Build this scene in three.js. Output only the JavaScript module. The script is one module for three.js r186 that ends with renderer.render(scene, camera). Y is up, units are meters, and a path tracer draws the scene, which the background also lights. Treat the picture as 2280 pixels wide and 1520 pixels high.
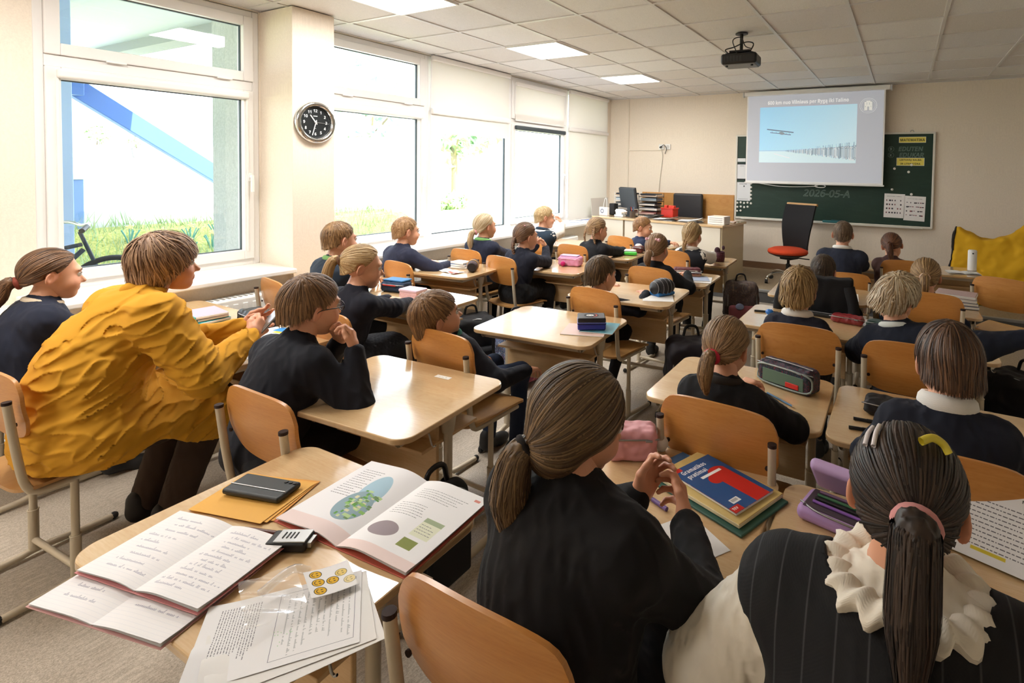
import * as THREE from 'three';
import { RoundedBoxGeometry } from 'three/addons/geometries/RoundedBoxGeometry.js';
import { RectAreaLightUniformsLib } from 'three/addons/lights/RectAreaLightUniformsLib.js';
import { createNoise3D } from 'simplex-noise';

// ---------------------------------------------------------------- camera, sky, sun, exposure
const scene = new THREE.Scene();
const camera = new THREE.PerspectiveCamera(85.13, 2708 / 2206, 0.05, 300);
camera.position.set(0, 1.55, 0);
camera.rotation.set(THREE.MathUtils.degToRad(-1.96), THREE.MathUtils.degToRad(28.72), THREE.MathUtils.degToRad(0.88), 'YXZ');
camera.setViewOffset(2708, 2206, 0, 686, 2280, 1520);
const renderer = new THREE.WebGLRenderer({ antialias: true });
renderer.toneMapping = THREE.LinearToneMapping;
renderer.toneMappingExposure = 1.45;
renderer.shadowMap.enabled = true;
RectAreaLightUniformsLib.init();
scene.background = new THREE.Color().setRGB(0.74, 0.86, 1.0);
scene.backgroundIntensity = 5.5;
const sun = new THREE.DirectionalLight(new THREE.Color().setRGB(1, 0.95, 0.86), 11);
sun.position.set(14, 19, -6);
sun.target.position.set(-8, 0, -4);
sun.castShadow = true;
sun.shadow.mapSize.set(2048, 2048);
Object.assign(sun.shadow.camera, { left: -30, right: 30, top: 30, bottom: -30, near: 1, far: 80 });
scene.add(sun, sun.target);
const PANEL_LIGHT = 18, PANEL_GLOW = 8;

// ---------------------------------------------------------------- helpers
const V = (x, y, z) => new THREE.Vector3(x, y, z);
const rad = THREE.MathUtils.degToRad;
function rng(seed) { let s = seed >>> 0; return () => { s = (s + 0x6d2b79f5) | 0; let t = Math.imul(s ^ (s >>> 15), 1 | s); t = (t + Math.imul(t ^ (t >>> 7), 61 | t)) ^ t; return ((t ^ (t >>> 14)) >>> 0) / 4294967296; }; }
const noise3 = createNoise3D(rng(11));
const taken = new Map();
function numbered(name) { const n = taken.get(name) ?? 0; taken.set(name, n + 1); return n ? name + '_' + String(n).padStart(3, '0') : name; }
function thing(name, label, category, [x, y, z] = [0, 0, 0], turn = 0, group) {
  const o = new THREE.Group(); o.name = numbered(name); o.position.set(x, y, z); o.rotation.y = turn; o.userData = { label, category };
  if (group) o.userData.group = group;
  scene.add(o); return o;
}
function structure(name, label) { const o = new THREE.Group(); o.name = name; o.userData = { label, kind: 'structure' }; scene.add(o); return o; }
function part(parent, name, geometry, material, label) {
  const m = new THREE.Mesh(geometry, material); m.name = name; m.castShadow = m.receiveShadow = true;
  if (label) m.userData.label = label;
  parent.add(m); return m;
}
// merges geometries (position, normal, uv, optional color) into one indexed geometry
function merge(list) {
  let nv = 0, ni = 0; const color = list.some((g) => g.attributes.color);
  for (const g of list) { if (!g.attributes.normal) g.computeVertexNormals(); nv += g.attributes.position.count; ni += g.index ? g.index.count : g.attributes.position.count; }
  const P = new Float32Array(nv * 3), N = new Float32Array(nv * 3), U = new Float32Array(nv * 2), C = color ? new Float32Array(nv * 3).fill(1) : null, I = new Uint32Array(ni);
  let v = 0, i = 0;
  for (const g of list) {
    const n = g.attributes.position.count; P.set(g.attributes.position.array, v * 3); N.set(g.attributes.normal.array, v * 3);
    if (g.attributes.uv) U.set(g.attributes.uv.array, v * 2);
    if (C && g.attributes.color) C.set(g.attributes.color.array, v * 3);
    if (g.index) { const a = g.index.array; for (let k = 0; k < a.length; k++) I[i++] = a[k] + v; } else for (let k = 0; k < n; k++) I[i++] = k + v;
    v += n;
  }
  const out = new THREE.BufferGeometry();
  out.setAttribute('position', new THREE.BufferAttribute(P, 3)); out.setAttribute('normal', new THREE.BufferAttribute(N, 3)); out.setAttribute('uv', new THREE.BufferAttribute(U, 2));
  if (C) out.setAttribute('color', new THREE.BufferAttribute(C, 3));
  out.setIndex(new THREE.BufferAttribute(I, 1)); return out;
}
// uv in metres by the face's main direction
function uvBox(g, s = 1, turned = false) {
  if (!g.attributes.normal) g.computeVertexNormals();
  const p = g.attributes.position, n = g.attributes.normal, u = new Float32Array(p.count * 2);
  for (let i = 0; i < p.count; i++) {
    const x = p.getX(i), y = p.getY(i), z = p.getZ(i), a = Math.abs(n.getX(i)), b = Math.abs(n.getY(i)), c = Math.abs(n.getZ(i));
    let U, W; if (b >= a && b >= c) [U, W] = [x, z]; else if (a >= c) [U, W] = [z, y]; else [U, W] = [x, y];
    if (turned) [U, W] = [W, U];
    u[i * 2] = U * s; u[i * 2 + 1] = W * s;
  }
  g.setAttribute('uv', new THREE.BufferAttribute(u, 2)); return g;
}
const box = (w, h, d, x = 0, y = 0, z = 0) => new THREE.BoxGeometry(w, h, d).translate(x, y, z);
const rbox = (w, h, d, r, x = 0, y = 0, z = 0, seg = 2) => new RoundedBoxGeometry(w, h, d, seg, Math.min(r, w / 2.01, h / 2.01, d / 2.01)).translate(x, y, z);
const span = (x0, x1, y0, y1, z0, z1) => box(Math.abs(x1 - x0), Math.abs(y1 - y0), Math.abs(z1 - z0), (x0 + x1) / 2, (y0 + y1) / 2, (z0 + z1) / 2);
const cyl = (r0, r1, h, x = 0, y = 0, z = 0, n = 16) => new THREE.CylinderGeometry(r0, r1, h, n).translate(x, y, z);
const ball = (r, x = 0, y = 0, z = 0, n = 14) => new THREE.SphereGeometry(r, n, Math.ceil(n * 0.7)).translate(x, y, z);
function rod(a, b, r0, r1 = r0, n = 10) {
  const A = V(...a), B = V(...b), d = B.clone().sub(A), g = new THREE.CylinderGeometry(r1, r0, d.length(), n);
  g.applyQuaternion(new THREE.Quaternion().setFromUnitVectors(V(0, 1, 0), d.clone().normalize())); const m = A.add(B).multiplyScalar(0.5); return g.translate(m.x, m.y, m.z);
}
function tube(points, r, seg = 24, n = 8, closed = false, tension = 0.5) { return new THREE.TubeGeometry(new THREE.CatmullRomCurve3(points.map((p) => V(...p)), closed, 'catmullrom', tension), seg, r, n, closed); }
function lathe(profile, n = 24) { return new THREE.LatheGeometry(profile.map(([r, y]) => new THREE.Vector2(r, y)), n); }
function roundShape(w, h, r) {
  const s = new THREE.Shape(), x = -w / 2, y = -h / 2;
  s.moveTo(x + r, y); s.lineTo(x + w - r, y); s.absarc(x + w - r, y + r, r, -Math.PI / 2, 0); s.lineTo(x + w, y + h - r); s.absarc(x + w - r, y + h - r, r, 0, Math.PI / 2);
  s.lineTo(x + r, y + h); s.absarc(x + r, y + h - r, r, Math.PI / 2, Math.PI); s.lineTo(x, y + r); s.absarc(x + r, y + r, r, Math.PI, 1.5 * Math.PI); return s;
}
// slab lying in xz, its top at y = 0
function slab(w, d, th, r, bevel = 0.002) {
  const g = new THREE.ExtrudeGeometry(roundShape(w - 2 * bevel, d - 2 * bevel, r), { depth: th - 2 * bevel, bevelEnabled: bevel > 0, bevelThickness: bevel, bevelSize: bevel, bevelSegments: 2, curveSegments: 6 });
  return g.rotateX(-Math.PI / 2).translate(0, -th + bevel, 0);
}
// plate with thickness over an outline between bottom(x) and top(x), bent by depth(x, y)
function bentPlate(w, top, bottom, th, depth, nx = 18, ny = 6) {
  const P = [], I = [], at = (side, i, j) => (side * (nx + 1) + i) * (ny + 1) + j;
  for (let s = 0; s < 2; s++) for (let i = 0; i <= nx; i++) for (let j = 0; j <= ny; j++) {
    const t = (1 - Math.cos((i / nx) * Math.PI)) / 2, x = (t - 0.5) * w, y = bottom(x) + ((top(x) - bottom(x)) * j) / ny; P.push(x, y, depth(x, y) + (s ? -th : 0));
  }
  for (let i = 0; i < nx; i++) for (let j = 0; j < ny; j++) {
    let a = at(0, i, j), b = at(0, i + 1, j), c = at(0, i + 1, j + 1), d = at(0, i, j + 1); I.push(a, b, c, a, c, d);
    a = at(1, i, j); b = at(1, i + 1, j); c = at(1, i + 1, j + 1); d = at(1, i, j + 1); I.push(a, c, b, a, d, c);
  }
  const rim = []; for (let i = 0; i <= nx; i++) rim.push([i, 0]); for (let j = 1; j <= ny; j++) rim.push([nx, j]); for (let i = nx - 1; i >= 0; i--) rim.push([i, ny]); for (let j = ny - 1; j > 0; j--) rim.push([0, j]);
  const base = P.length / 3; for (const [i, j] of rim) for (let s = 0; s < 2; s++) { const k = at(s, i, j) * 3; P.push(P[k], P[k + 1], P[k + 2]); }
  for (let k = 0; k < rim.length; k++) { const a = base + k * 2, b = base + ((k + 1) % rim.length) * 2; I.push(a, a + 1, b + 1, a, b + 1, b); }
  const g = new THREE.BufferGeometry(); g.setAttribute('position', new THREE.Float32BufferAttribute(P, 3)); g.setIndex(I); g.computeVertexNormals(); return uvBox(g);
}
// thin sheet (paper) with gentle bend: w along x, d along z, lies on y = 0
function sheet(w, d, lift = () => 0, nx = 10, nz = 10, th = 0.0006) {
  const P = [], U = [], I = [];
  for (let s = 0; s < 2; s++) for (let i = 0; i <= nx; i++) for (let j = 0; j <= nz; j++) { const u = i / nx, v = j / nz; P.push((u - 0.5) * w, lift(u, v) + (s ? 0 : th), (v - 0.5) * d); U.push(u, 1 - v); }
  for (let s = 0; s < 2; s++) for (let i = 0; i < nx; i++) for (let j = 0; j < nz; j++) {
    const o = s * (nx + 1) * (nz + 1), a = o + i * (nz + 1) + j, b = a + nz + 1; if (s) I.push(a, b, b + 1, a, b + 1, a + 1); else I.push(a, b + 1, b, a, a + 1, b + 1);
  }
  const g = new THREE.BufferGeometry(); g.setAttribute('position', new THREE.Float32BufferAttribute(P, 3)); g.setAttribute('uv', new THREE.Float32BufferAttribute(U, 2)); g.setIndex(I); g.computeVertexNormals(); return g;
}

// ---------------------------------------------------------------- textures and materials
function canvasTex(w, h, draw, repeat) {
  const c = document.createElement('canvas'); c.width = w; c.height = h; draw(c.getContext('2d'), w, h);
  const t = new THREE.CanvasTexture(c); t.colorSpace = THREE.SRGBColorSpace; if (repeat) t.wrapS = t.wrapT = THREE.RepeatWrapping; return t;
}
function dataTex(n, f, srgb = true) {
  const d = new Uint8Array(n * n * 4);
  for (let y = 0; y < n; y++) for (let x = 0; x < n; x++) { const [r, g, b] = f(x / n, y / n), k = (y * n + x) * 4; d[k] = r; d[k + 1] = g; d[k + 2] = b; d[k + 3] = 255; }
  const t = new THREE.DataTexture(d, n, n); t.wrapS = t.wrapT = THREE.RepeatWrapping; t.magFilter = THREE.LinearFilter; if (srgb) t.colorSpace = THREE.SRGBColorSpace; t.needsUpdate = true; return t;
}
const TAU = Math.PI * 2;
const tile = (u, v, fu, fv, seed) => noise3(Math.cos(u * TAU) * fu, Math.sin(u * TAU) * fu + seed, Math.cos(v * TAU) * fv + Math.sin(v * TAU) * fv * 0.7 + seed * 3.1);
function woodTex(a, b, seed) {
  return dataTex(512, (u, v) => {
    const wave = tile(u, v, 0.35, 1.6, seed) * 0.5 + 0.5, fine = tile(u, v, 1.2, 30, seed + 5) * 0.5 + 0.5, fl = tile(u, v, 5, 45, seed + 9) * 0.5 + 0.5;
    const t = Math.min(1, Math.max(0, 0.15 + 0.35 * wave + 0.3 * fine + 0.25 * Math.pow(fl, 3))); return a.map((c, i) => c + (b[i] - c) * t);
  });
}
function speckTex(base, amp, seed, n = 512, coarse = 10) {
  const r = rng(seed); return dataTex(n, (u, v) => { const k = (r() - 0.5) * amp + tile(u, v, coarse, coarse, seed) * amp * 0.35; return base.map((c) => Math.max(0, Math.min(255, c + k))); });
}
const std = (color, roughness = 0.6, o = {}) => new THREE.MeshStandardMaterial({ color, roughness, ...o });
const phys = (color, roughness, o = {}) => new THREE.MeshPhysicalMaterial({ color, roughness, ...o });
const birch = woodTex([232, 202, 158], [208, 168, 118], 3), oak = woodTex([222, 170, 100], [188, 128, 62], 21), ply = woodTex([219, 158, 86], [190, 122, 56], 37);
const weave = dataTex(128, (u, v) => { const k = 128 + 90 * Math.sin(u * TAU * 32) * Math.sin(v * TAU * 32) + 30 * noise3(u * 40, v * 40, 2); return [k, k, k]; }, false);
const M = {
  top: phys(0xffffff, 0.25, { map: birch, clearcoat: 1, clearcoatRoughness: 0.12 }),
  edge: std(0xc9a06a, 0.55), panelWood: std(0xffffff, 0.5, { map: birch }), oak: std(0xffffff, 0.5, { map: oak }),
  ply: phys(0xffffff, 0.35, { map: ply, clearcoat: 0.4, clearcoatRoughness: 0.25 }),
  plySeat: phys(0xdcc6a4, 0.4, { map: birch, clearcoat: 0.3, clearcoatRoughness: 0.3 }),
  cream: std(0xcdc0a8, 0.42, { metalness: 0.1 }), chrome: std(0xd8d8d8, 0.15, { metalness: 1 }), steel: std(0xa8a8a6, 0.3, { metalness: 0.9 }),
  black: std(0x141414, 0.5), rubber: std(0x1b1a19, 0.75), darkHole: std(0x2a1712, 0.8), white: std(0xf2f1ee, 0.5), paper: std(0xf1efec, 0.85), pvc: std(0xf0edea, 0.35), pvcDark: std(0x3a4348, 0.5),
  glass: phys(0xffffff, 0.0, { transmission: 1, thickness: 0, ior: 1.5 }), red: std(0xc02a1c, 0.5), zip: std(0x9a9a9a, 0.35, { metalness: 0.8 }),
};
const fabric = (c, o = {}) => std(c, 0.9, { bumpMap: weave, bumpScale: 0.0006, ...o });
const RG = (n) => rng(n * 7919 + 13);
// ---------------------------------------------------------------- the room
const XL = -4.31, XR = 2.6, ZF = -7.92, ZB = 2.2, HC = 2.692, SILL = 0.79;
const wallTex = speckTex([240, 228, 211], 9, 5), floorTex = speckTex([176, 164, 148], 46, 6, 512, 14), tileTex = speckTex([232, 230, 228], 16, 8, 256, 12), podTex = speckTex([150, 132, 106], 22, 9, 256, 6);
const wallMat = std(0xffffff, 0.85, { map: wallTex, bumpMap: wallTex, bumpScale: 0.0015 });
const floorMat = phys(0xffffff, 0.42, { map: floorTex, clearcoat: 0.15, clearcoatRoughness: 0.35 });
const tileMats = [0, 1, 2].map((i) => std([0xffffff, 0xf8f8fa, 0xf6f3f0][i], 0.9, { map: tileTex, bumpMap: tileTex, bumpScale: 0.001 }));
const barMat = std(0xdcdad8, 0.45), extMat = std(0x8f9492, 0.9), skirtMat = std(0x75573c, 0.6);
const S_floor = structure('floor', 'grey speckled linoleum floor of the classroom');
part(S_floor, 'linoleum', uvBox(span(XL - 0.3, XR + 0.3, -0.2, 0, ZF - 0.2, ZB + 0.2), 1.3), floorMat);
const S_pod = structure('floor_platform', 'low brown platform along the blackboard wall with grey step edge');
part(S_pod, 'deck', uvBox(span(XL, XR, 0.001, 0.145, ZF, -6.45), 1.2), std(0xffffff, 0.6, { map: podTex }));
part(S_pod, 'step_edge', rbox(XR - XL, 0.03, 0.05, 0.008, (XL + XR) / 2, 0.137, -6.452), std(0x8f8f8d, 0.5));
part(S_pod, 'riser', span(XL, XR, 0.001, 0.122, -6.45, -6.44), std(0x5d5d5e, 0.7));
const wall = (name, label, g) => { const o = structure(name, label); part(o, 'plaster', uvBox(g, 1), wallMat); return o; };
const S_front = wall('wall_front', 'cream wall behind the blackboard', span(XL - 0.3, XR + 0.3, -0.2, HC + 0.3, ZF - 0.25, ZF));
wall('wall_right', 'cream side wall opposite the windows', span(XR, XR + 0.25, -0.2, HC + 0.3, ZF, ZB));
wall('wall_back', 'cream rear wall behind the photographer', span(XL - 0.3, XR + 0.3, -0.2, HC + 0.3, ZB, ZB + 0.25));
const S_left = structure('wall_left', 'cream window wall with low parapet under the sills');
part(S_left, 'plaster', uvBox(merge([span(XL - 0.26, XL + 0.36, 0, SILL - 0.04, ZF, -2.67), span(XL - 0.26, XL + 0.36, 0, SILL - 0.04, -2.34, ZB), span(XL - 0.26, XL, 0, SILL - 0.04, -2.67, -2.34), span(XL - 0.26, XL, SILL - 0.04, HC + 0.3, -1.117, ZB), span(XL - 0.26, XL, SILL - 0.04, HC + 0.3, -2.67, -2.33), span(XL - 0.26, XL, SILL - 0.04, HC + 0.3, ZF, -7.8), span(XL - 0.26, XL, HC - 0.004, HC + 0.3, -7.8, -1.117)])), wallMat);
const S_pil = structure('wall_pillar', 'cream pillar between the windows carrying the clock');
part(S_pil, 'plaster', uvBox(rbox(0.415, HC, 0.33, 0.006, XL + 0.2, HC / 2, -2.505)), wallMat);
const S_base = structure('baseboard_front', 'brown skirting board below the blackboard');
part(S_base, 'board', uvBox(span(XL, XR, 0.145, 0.235, ZF, ZF + 0.018)), skirtMat); part(S_base, 'moulding', span(XL, XR, 0.145, 0.165, ZF, ZF + 0.035), skirtMat);
const S_sill = structure('trim_1', 'white window sills along the parapet');
const sillMat = std(0xf4f0ea, 0.35);
part(S_sill, 'sill', rbox(0.46, 0.035, 1.32, 0.01, XL + 0.215, SILL - 0.018, -1.69), sillMat); part(S_sill, 'sill', rbox(0.46, 0.035, 5.24, 0.01, XL + 0.215, SILL - 0.018, -5.295), sillMat);
const S_panel = structure('trim_2', 'oak veneer wall panel behind the teacher desk');
part(S_panel, 'veneer', uvBox(rbox(1.5, 0.5, 0.018, 0.004, -2.95, 0.94, ZF + 0.01)), M.oak);
const S_cond = structure('trim_3', 'cream cable trunking running down and along the front wall');
const condMat = std(0xeadfce, 0.6);
part(S_cond, 'duct', rbox(0.022, 1.55, 0.016, 0.004, -3.97, 1.91, ZF + 0.008), condMat); part(S_cond, 'duct', rbox(0.62, 0.02, 0.016, 0.004, -3.67, 1.86, ZF + 0.008), condMat);

// ceiling: T-bars and tiles
const S_ceil = structure('ceiling', 'suspended ceiling of white mineral tiles in a metal grid');
part(S_ceil, 'slab', span(XL - 0.3, XR + 0.3, HC + 0.25, HC + 0.45, ZF - 0.2, ZB + 0.2), std(0xdddddd, 0.9));
const gx = [XL], gz = [ZF]; for (let x = -3.97; x < XR; x += 0.6) gx.push(x); gx.push(XR); for (let z = -7.65; z < ZB - 0.05; z += 0.6) gz.push(z); gz.push(ZB);
for (const x of gx) part(S_ceil, 'grid_bar', span(x - 0.012, x + 0.012, HC, HC + 0.03, ZF, ZB), barMat);
for (const z of gz) part(S_ceil, 'grid_bar', span(XL, XR, HC + 0.0004, HC + 0.03, z - 0.012, z + 0.012), barMat);
const tileGeo = new Map(), rT = RG(1), lampAt = [];
for (let i = 0; i + 1 < gx.length; i++) for (let j = 0; j + 1 < gz.length; j++) {
  const w = gx[i + 1] - gx[i] - 0.02, d = gz[j + 1] - gz[j] - 0.02, cx = (gx[i] + gx[i + 1]) / 2, cz = (gz[j] + gz[j + 1]) / 2, lamp = Math.abs(cx + 3.07) < 0.1 && [-6.15, -4.35, -2.55, -0.75, 1.05].some((z) => Math.abs(z - cz) < 0.1);
  if (lamp) { lampAt.push([cx, cz]); continue; }
  const key = w.toFixed(2) + d.toFixed(2); if (!tileGeo.has(key)) tileGeo.set(key, uvBox(box(w, 0.016, d), 1.7));
  const t = part(S_ceil, 'tile', tileGeo.get(key), tileMats[Math.floor(rT() * 3)]); t.position.set(cx, HC + 0.014 + rT() * 0.004, cz);
}
const glowMat = new THREE.MeshStandardMaterial({ color: 0xffffff, emissive: 0xffffff, emissiveIntensity: PANEL_GLOW, roughness: 0.6 });
lampAt.sort((a, b) => a[1] - b[1]).forEach(([x, z], i) => {
  const t = thing('ceiling_light', ['square lit panel lamp nearest the blackboard wall', 'square lit panel lamp above the middle of the window row', 'square lit panel lamp beside the clock pillar', 'square lit panel lamp above the mustard jacket', 'square lit panel lamp at the rear of the room'][i], 'ceiling lamp', [x, HC - 0.012, z], 0, 'panel lamps in the ceiling');
  part(t, 'frame', merge([span(-0.295, 0.295, 0, 0.04, 0.28, 0.295), span(-0.295, 0.295, 0, 0.04, -0.295, -0.28), span(-0.295, -0.28, 0, 0.04, -0.28, 0.28), span(0.28, 0.295, 0, 0.04, -0.28, 0.28)]), M.white);
  const dg = part(t, 'diffuser', rbox(0.56, 0.012, 0.56, 0.005, 0, 0.012, 0), glowMat); dg.castShadow = false;
  const l = new THREE.RectAreaLight(new THREE.Color().setRGB(1, 0.96, 0.9), PANEL_LIGHT, 0.56, 0.56); l.position.set(0, -0.004, 0); l.rotation.x = -Math.PI / 2; t.add(l);
});

// windows
const blindMat = phys(0xf3efe8, 0.95, { transmission: 0.25, thickness: 0, side: THREE.DoubleSide }), gasket = std(0x4a555b, 0.6);
function frameRect(o, name, z0, z1, y0, y1, w, x0, x1, m) {   // four rails around an opening
  const b = (g) => part(o, name, g, m), X = (x0 + x1) / 2, D = x1 - x0;
  b(rbox(D, y1 - y0, w, 0.006, X, (y0 + y1) / 2, z0 - w / 2)); b(rbox(D, y1 - y0, w, 0.006, X, (y0 + y1) / 2, z1 + w / 2));
  b(rbox(D, w, z0 - z1 - 2 * w, 0.006, X, y0 + w / 2, (z0 + z1) / 2)); b(rbox(D, w, z0 - z1 - 2 * w, 0.006, X, y1 - w / 2, (z0 + z1) / 2));
}
function windowUnit(n, label, z0, z1, o) {
  const w = structure('window_' + n, label), T = 2.125, y1 = HC - 0.01;
  frameRect(w, 'outer_frame', z0, z1, SILL, y1, 0.045, XL - 0.075, XL - 0.005, M.pvc);
  part(w, 'transom', rbox(0.07, 0.07, z0 - z1 - 0.09, 0.006, XL - 0.04, T, (z0 + z1) / 2), M.pvc);
  for (const [k, a, b] of [['lower', SILL + 0.045, T - 0.035], ['upper', T + 0.035, y1 - 0.045]]) {
    let g = 0.004;
    if (o.sash) { g = 0.068; frameRect(w, 'sash', z0 - 0.045, z1 + 0.045, a, b, g, XL - 0.08, XL + 0.012, M.pvc); }
    const A = a + g, B = b - g, Z0 = z0 - 0.045 - g, Z1 = z1 + 0.045 + g;
    frameRect(w, 'gasket', Z0 + 0.004, Z1 - 0.004, A - 0.004, B + 0.004, 0.01, XL - 0.055, XL - 0.03, gasket);
    part(w, 'pane', box(0.004, B - A, Z0 - Z1, XL - 0.05, (A + B) / 2, (Z0 + Z1) / 2), M.glass);
    const drop = o[k];
    if (drop !== undefined) {   // roller blind: cassette and fabric
      const W = Z0 - Z1 + 0.05, zc = (Z0 + Z1) / 2;
      const c = part(w, 'blind_cassette', rbox(0.045, 0.055, W, 0.016, XL + 0.03, B + 0.03, zc, 3), o.open && k === 'lower' ? M.pvcDark : M.pvc);
      if (drop > 0.02) { part(w, 'blind_fabric', box(0.0015, drop, W - 0.02, XL + 0.02, B + 0.012 - drop / 2, zc), blindMat); part(w, 'blind_bar', rbox(0.012, 0.014, W - 0.02, 0.005, XL + 0.02, B + 0.012 - drop, zc), M.pvc); }
      for (const s of [-1, 1]) part(w, 'guide_rail', rbox(0.012, B - A + 0.02, 0.016, 0.004, XL + 0.016, (A + B) / 2, zc + s * (W / 2 - 0.006)), M.pvc);
    }
    if (o.sash && k === 'lower') { const zh = z1 + 0.045 + 0.034; part(w, 'handle', merge([rbox(0.014, 0.07, 0.03, 0.005, XL + 0.018, 1.45, zh), rod([XL + 0.02, 1.45, zh], [XL + 0.055, 1.45, zh], 0.009), rbox(0.014, 0.13, 0.022, 0.006, XL + 0.055, 1.4, zh)]), M.white); }
    if (o.sash && k === 'upper') for (const f of [0.3, 0.8]) part(w, 'hinge', rbox(0.012, 0.012, 0.1, 0.004, XL + 0.016, a - 0.002, z0 + (z1 - z0) * f), M.white);
  }
  return w;
}
windowUnit(1, 'white plastic window left of the clock pillar', -1.117, -2.33, { sash: true, lower: 0.001 });
windowUnit(2, 'white opening window just right of the clock pillar', -2.67, -3.985, { sash: true, lower: 0.001 });
windowUnit(3, 'fixed window with upper blind drawn and lower blind a little lowered', -3.985, -5.29, { upper: 0.5, lower: 0.19 });
windowUnit(4, 'opening window with dark open blind cassette', -5.29, -6.59, { sash: true, upper: 0.44, lower: 0.001, open: true });
windowUnit(5, 'corner window with both blinds fully drawn', -6.59, -7.8, { upper: 0.5, lower: 1.3 });

// radiators under the sills
const radMat = std(0xf1efe9, 0.4);
for (const [z0, z1, y, l] of [[-0.9, -2.2, 0.66, 'white panel radiator under the window left of the pillar'], [-2.85, -4.5, 0.64, 'long white panel radiator under the window right of the pillar'], [-4.9, -6.2, 0.64, 'white panel radiator below the far window sill']]) {
  const r = thing('radiator', l, 'radiator', [XL + 0.42, 0, (z0 + z1) / 2]), L = z0 - z1;
  part(r, 'panel', rbox(0.1, y - 0.12, L, 0.02, 0, (y + 0.12) / 2, 0), radMat);
  const gr = []; for (let i = 0; i < L / 0.035; i++) gr.push(box(0.07, 0.004, 0.014, 0, y + 0.001, -L / 2 + 0.03 + i * 0.0345)); part(r, 'top_grille', merge(gr), std(0x9b9a95, 0.5));
  const fl = []; for (let i = 0; i < L / 0.06; i++) fl.push(rbox(0.008, y - 0.2, 0.03, 0.003, 0.052, (y + 0.12) / 2, -L / 2 + 0.04 + i * 0.06)); part(r, 'ribs', merge(fl), radMat);
  part(r, 'valve', merge([rod([0.02, 0.1, L / 2 + 0.03], [0.02, 0.1, L / 2 - 0.02], 0.012), rod([0.02, 0, L / 2 + 0.03], [0.02, 0.1, L / 2 + 0.03], 0.01), rbox(0.04, 0.06, 0.05, 0.01, 0.02, 0.13, L / 2 + 0.03)]), M.white);
}

// ---------------------------------------------------------------- outside
const GY = 0.12, rO = RG(2);
const lawnTex = dataTex(256, (u, v) => { const k = tile(u, v, 9, 9, 4) * 0.5 + 0.5, f = rO(); return [150 + 60 * k + 30 * f, 170 + 40 * k + 26 * f, 96 + 50 * k + 30 * f]; });
const paveTex = speckTex([190, 190, 192], 24, 12, 256, 8);
const S_lawn = structure('ground_lawn', 'sunlit pale lawn and ground beyond the windows');
part(S_lawn, 'turf', uvBox(span(-90, -6.4, -0.6, GY, -80, 30), 0.25), std(0xffffff, 1, { map: lawnTex }));
const S_path = structure('ground_paving', 'concrete slab path along the outside of the building'), paveMats = [0xffffff, 0xececec, 0xdfe2e6].map((c) => std(c, 0.9, { map: paveTex }));
part(S_path, 'bedding', span(-6.4, XL - 0.26, -0.6, GY - 0.03, -30, 20), std(0x8a8a86, 1));
for (let i = 0; i < 4; i++) for (let j = 0; j < 24; j++) part(S_path, 'slab', uvBox(rbox(0.42, 0.05, 0.42, 0.006)), paveMats[Math.floor(rO() * 3)]).position.set(-4.82 - i * 0.43, GY - 0.025, 1.5 - j * 0.43);
const S_roof = structure('roof_overhang', 'grey concrete canopy projecting above the left window');
part(S_roof, 'soffit', uvBox(span(-9.0, XL - 0.26, 2.9, 3.15, -2.95, 6)), std(0xb9c1c4, 0.9)); part(S_roof, 'fascia', span(-9.1, -9.0, 2.82, 3.2, -2.95, 6), extMat);
part(S_roof, 'ridge_beam', span(-9.0, XL - 0.26, 2.8, 2.9, -2.95, -2.75), extMat);
const S_top = structure('roof_slab', 'flat roof above the classroom'); part(S_top, 'deck', span(XL - 0.35, XR + 0.35, HC + 0.46, HC + 0.7, ZF - 0.4, ZB + 0.4), extMat);
const S_ep = structure('exterior_pier', 'grey rendered pier outside between the windows'); part(S_ep, 'render', uvBox(span(-5.05, XL - 0.27, -0.3, 2.9, -2.66, -2.36)), std(0xffffff, 0.95, { map: speckTex([172, 176, 174], 20, 31, 256, 5) }));
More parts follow.
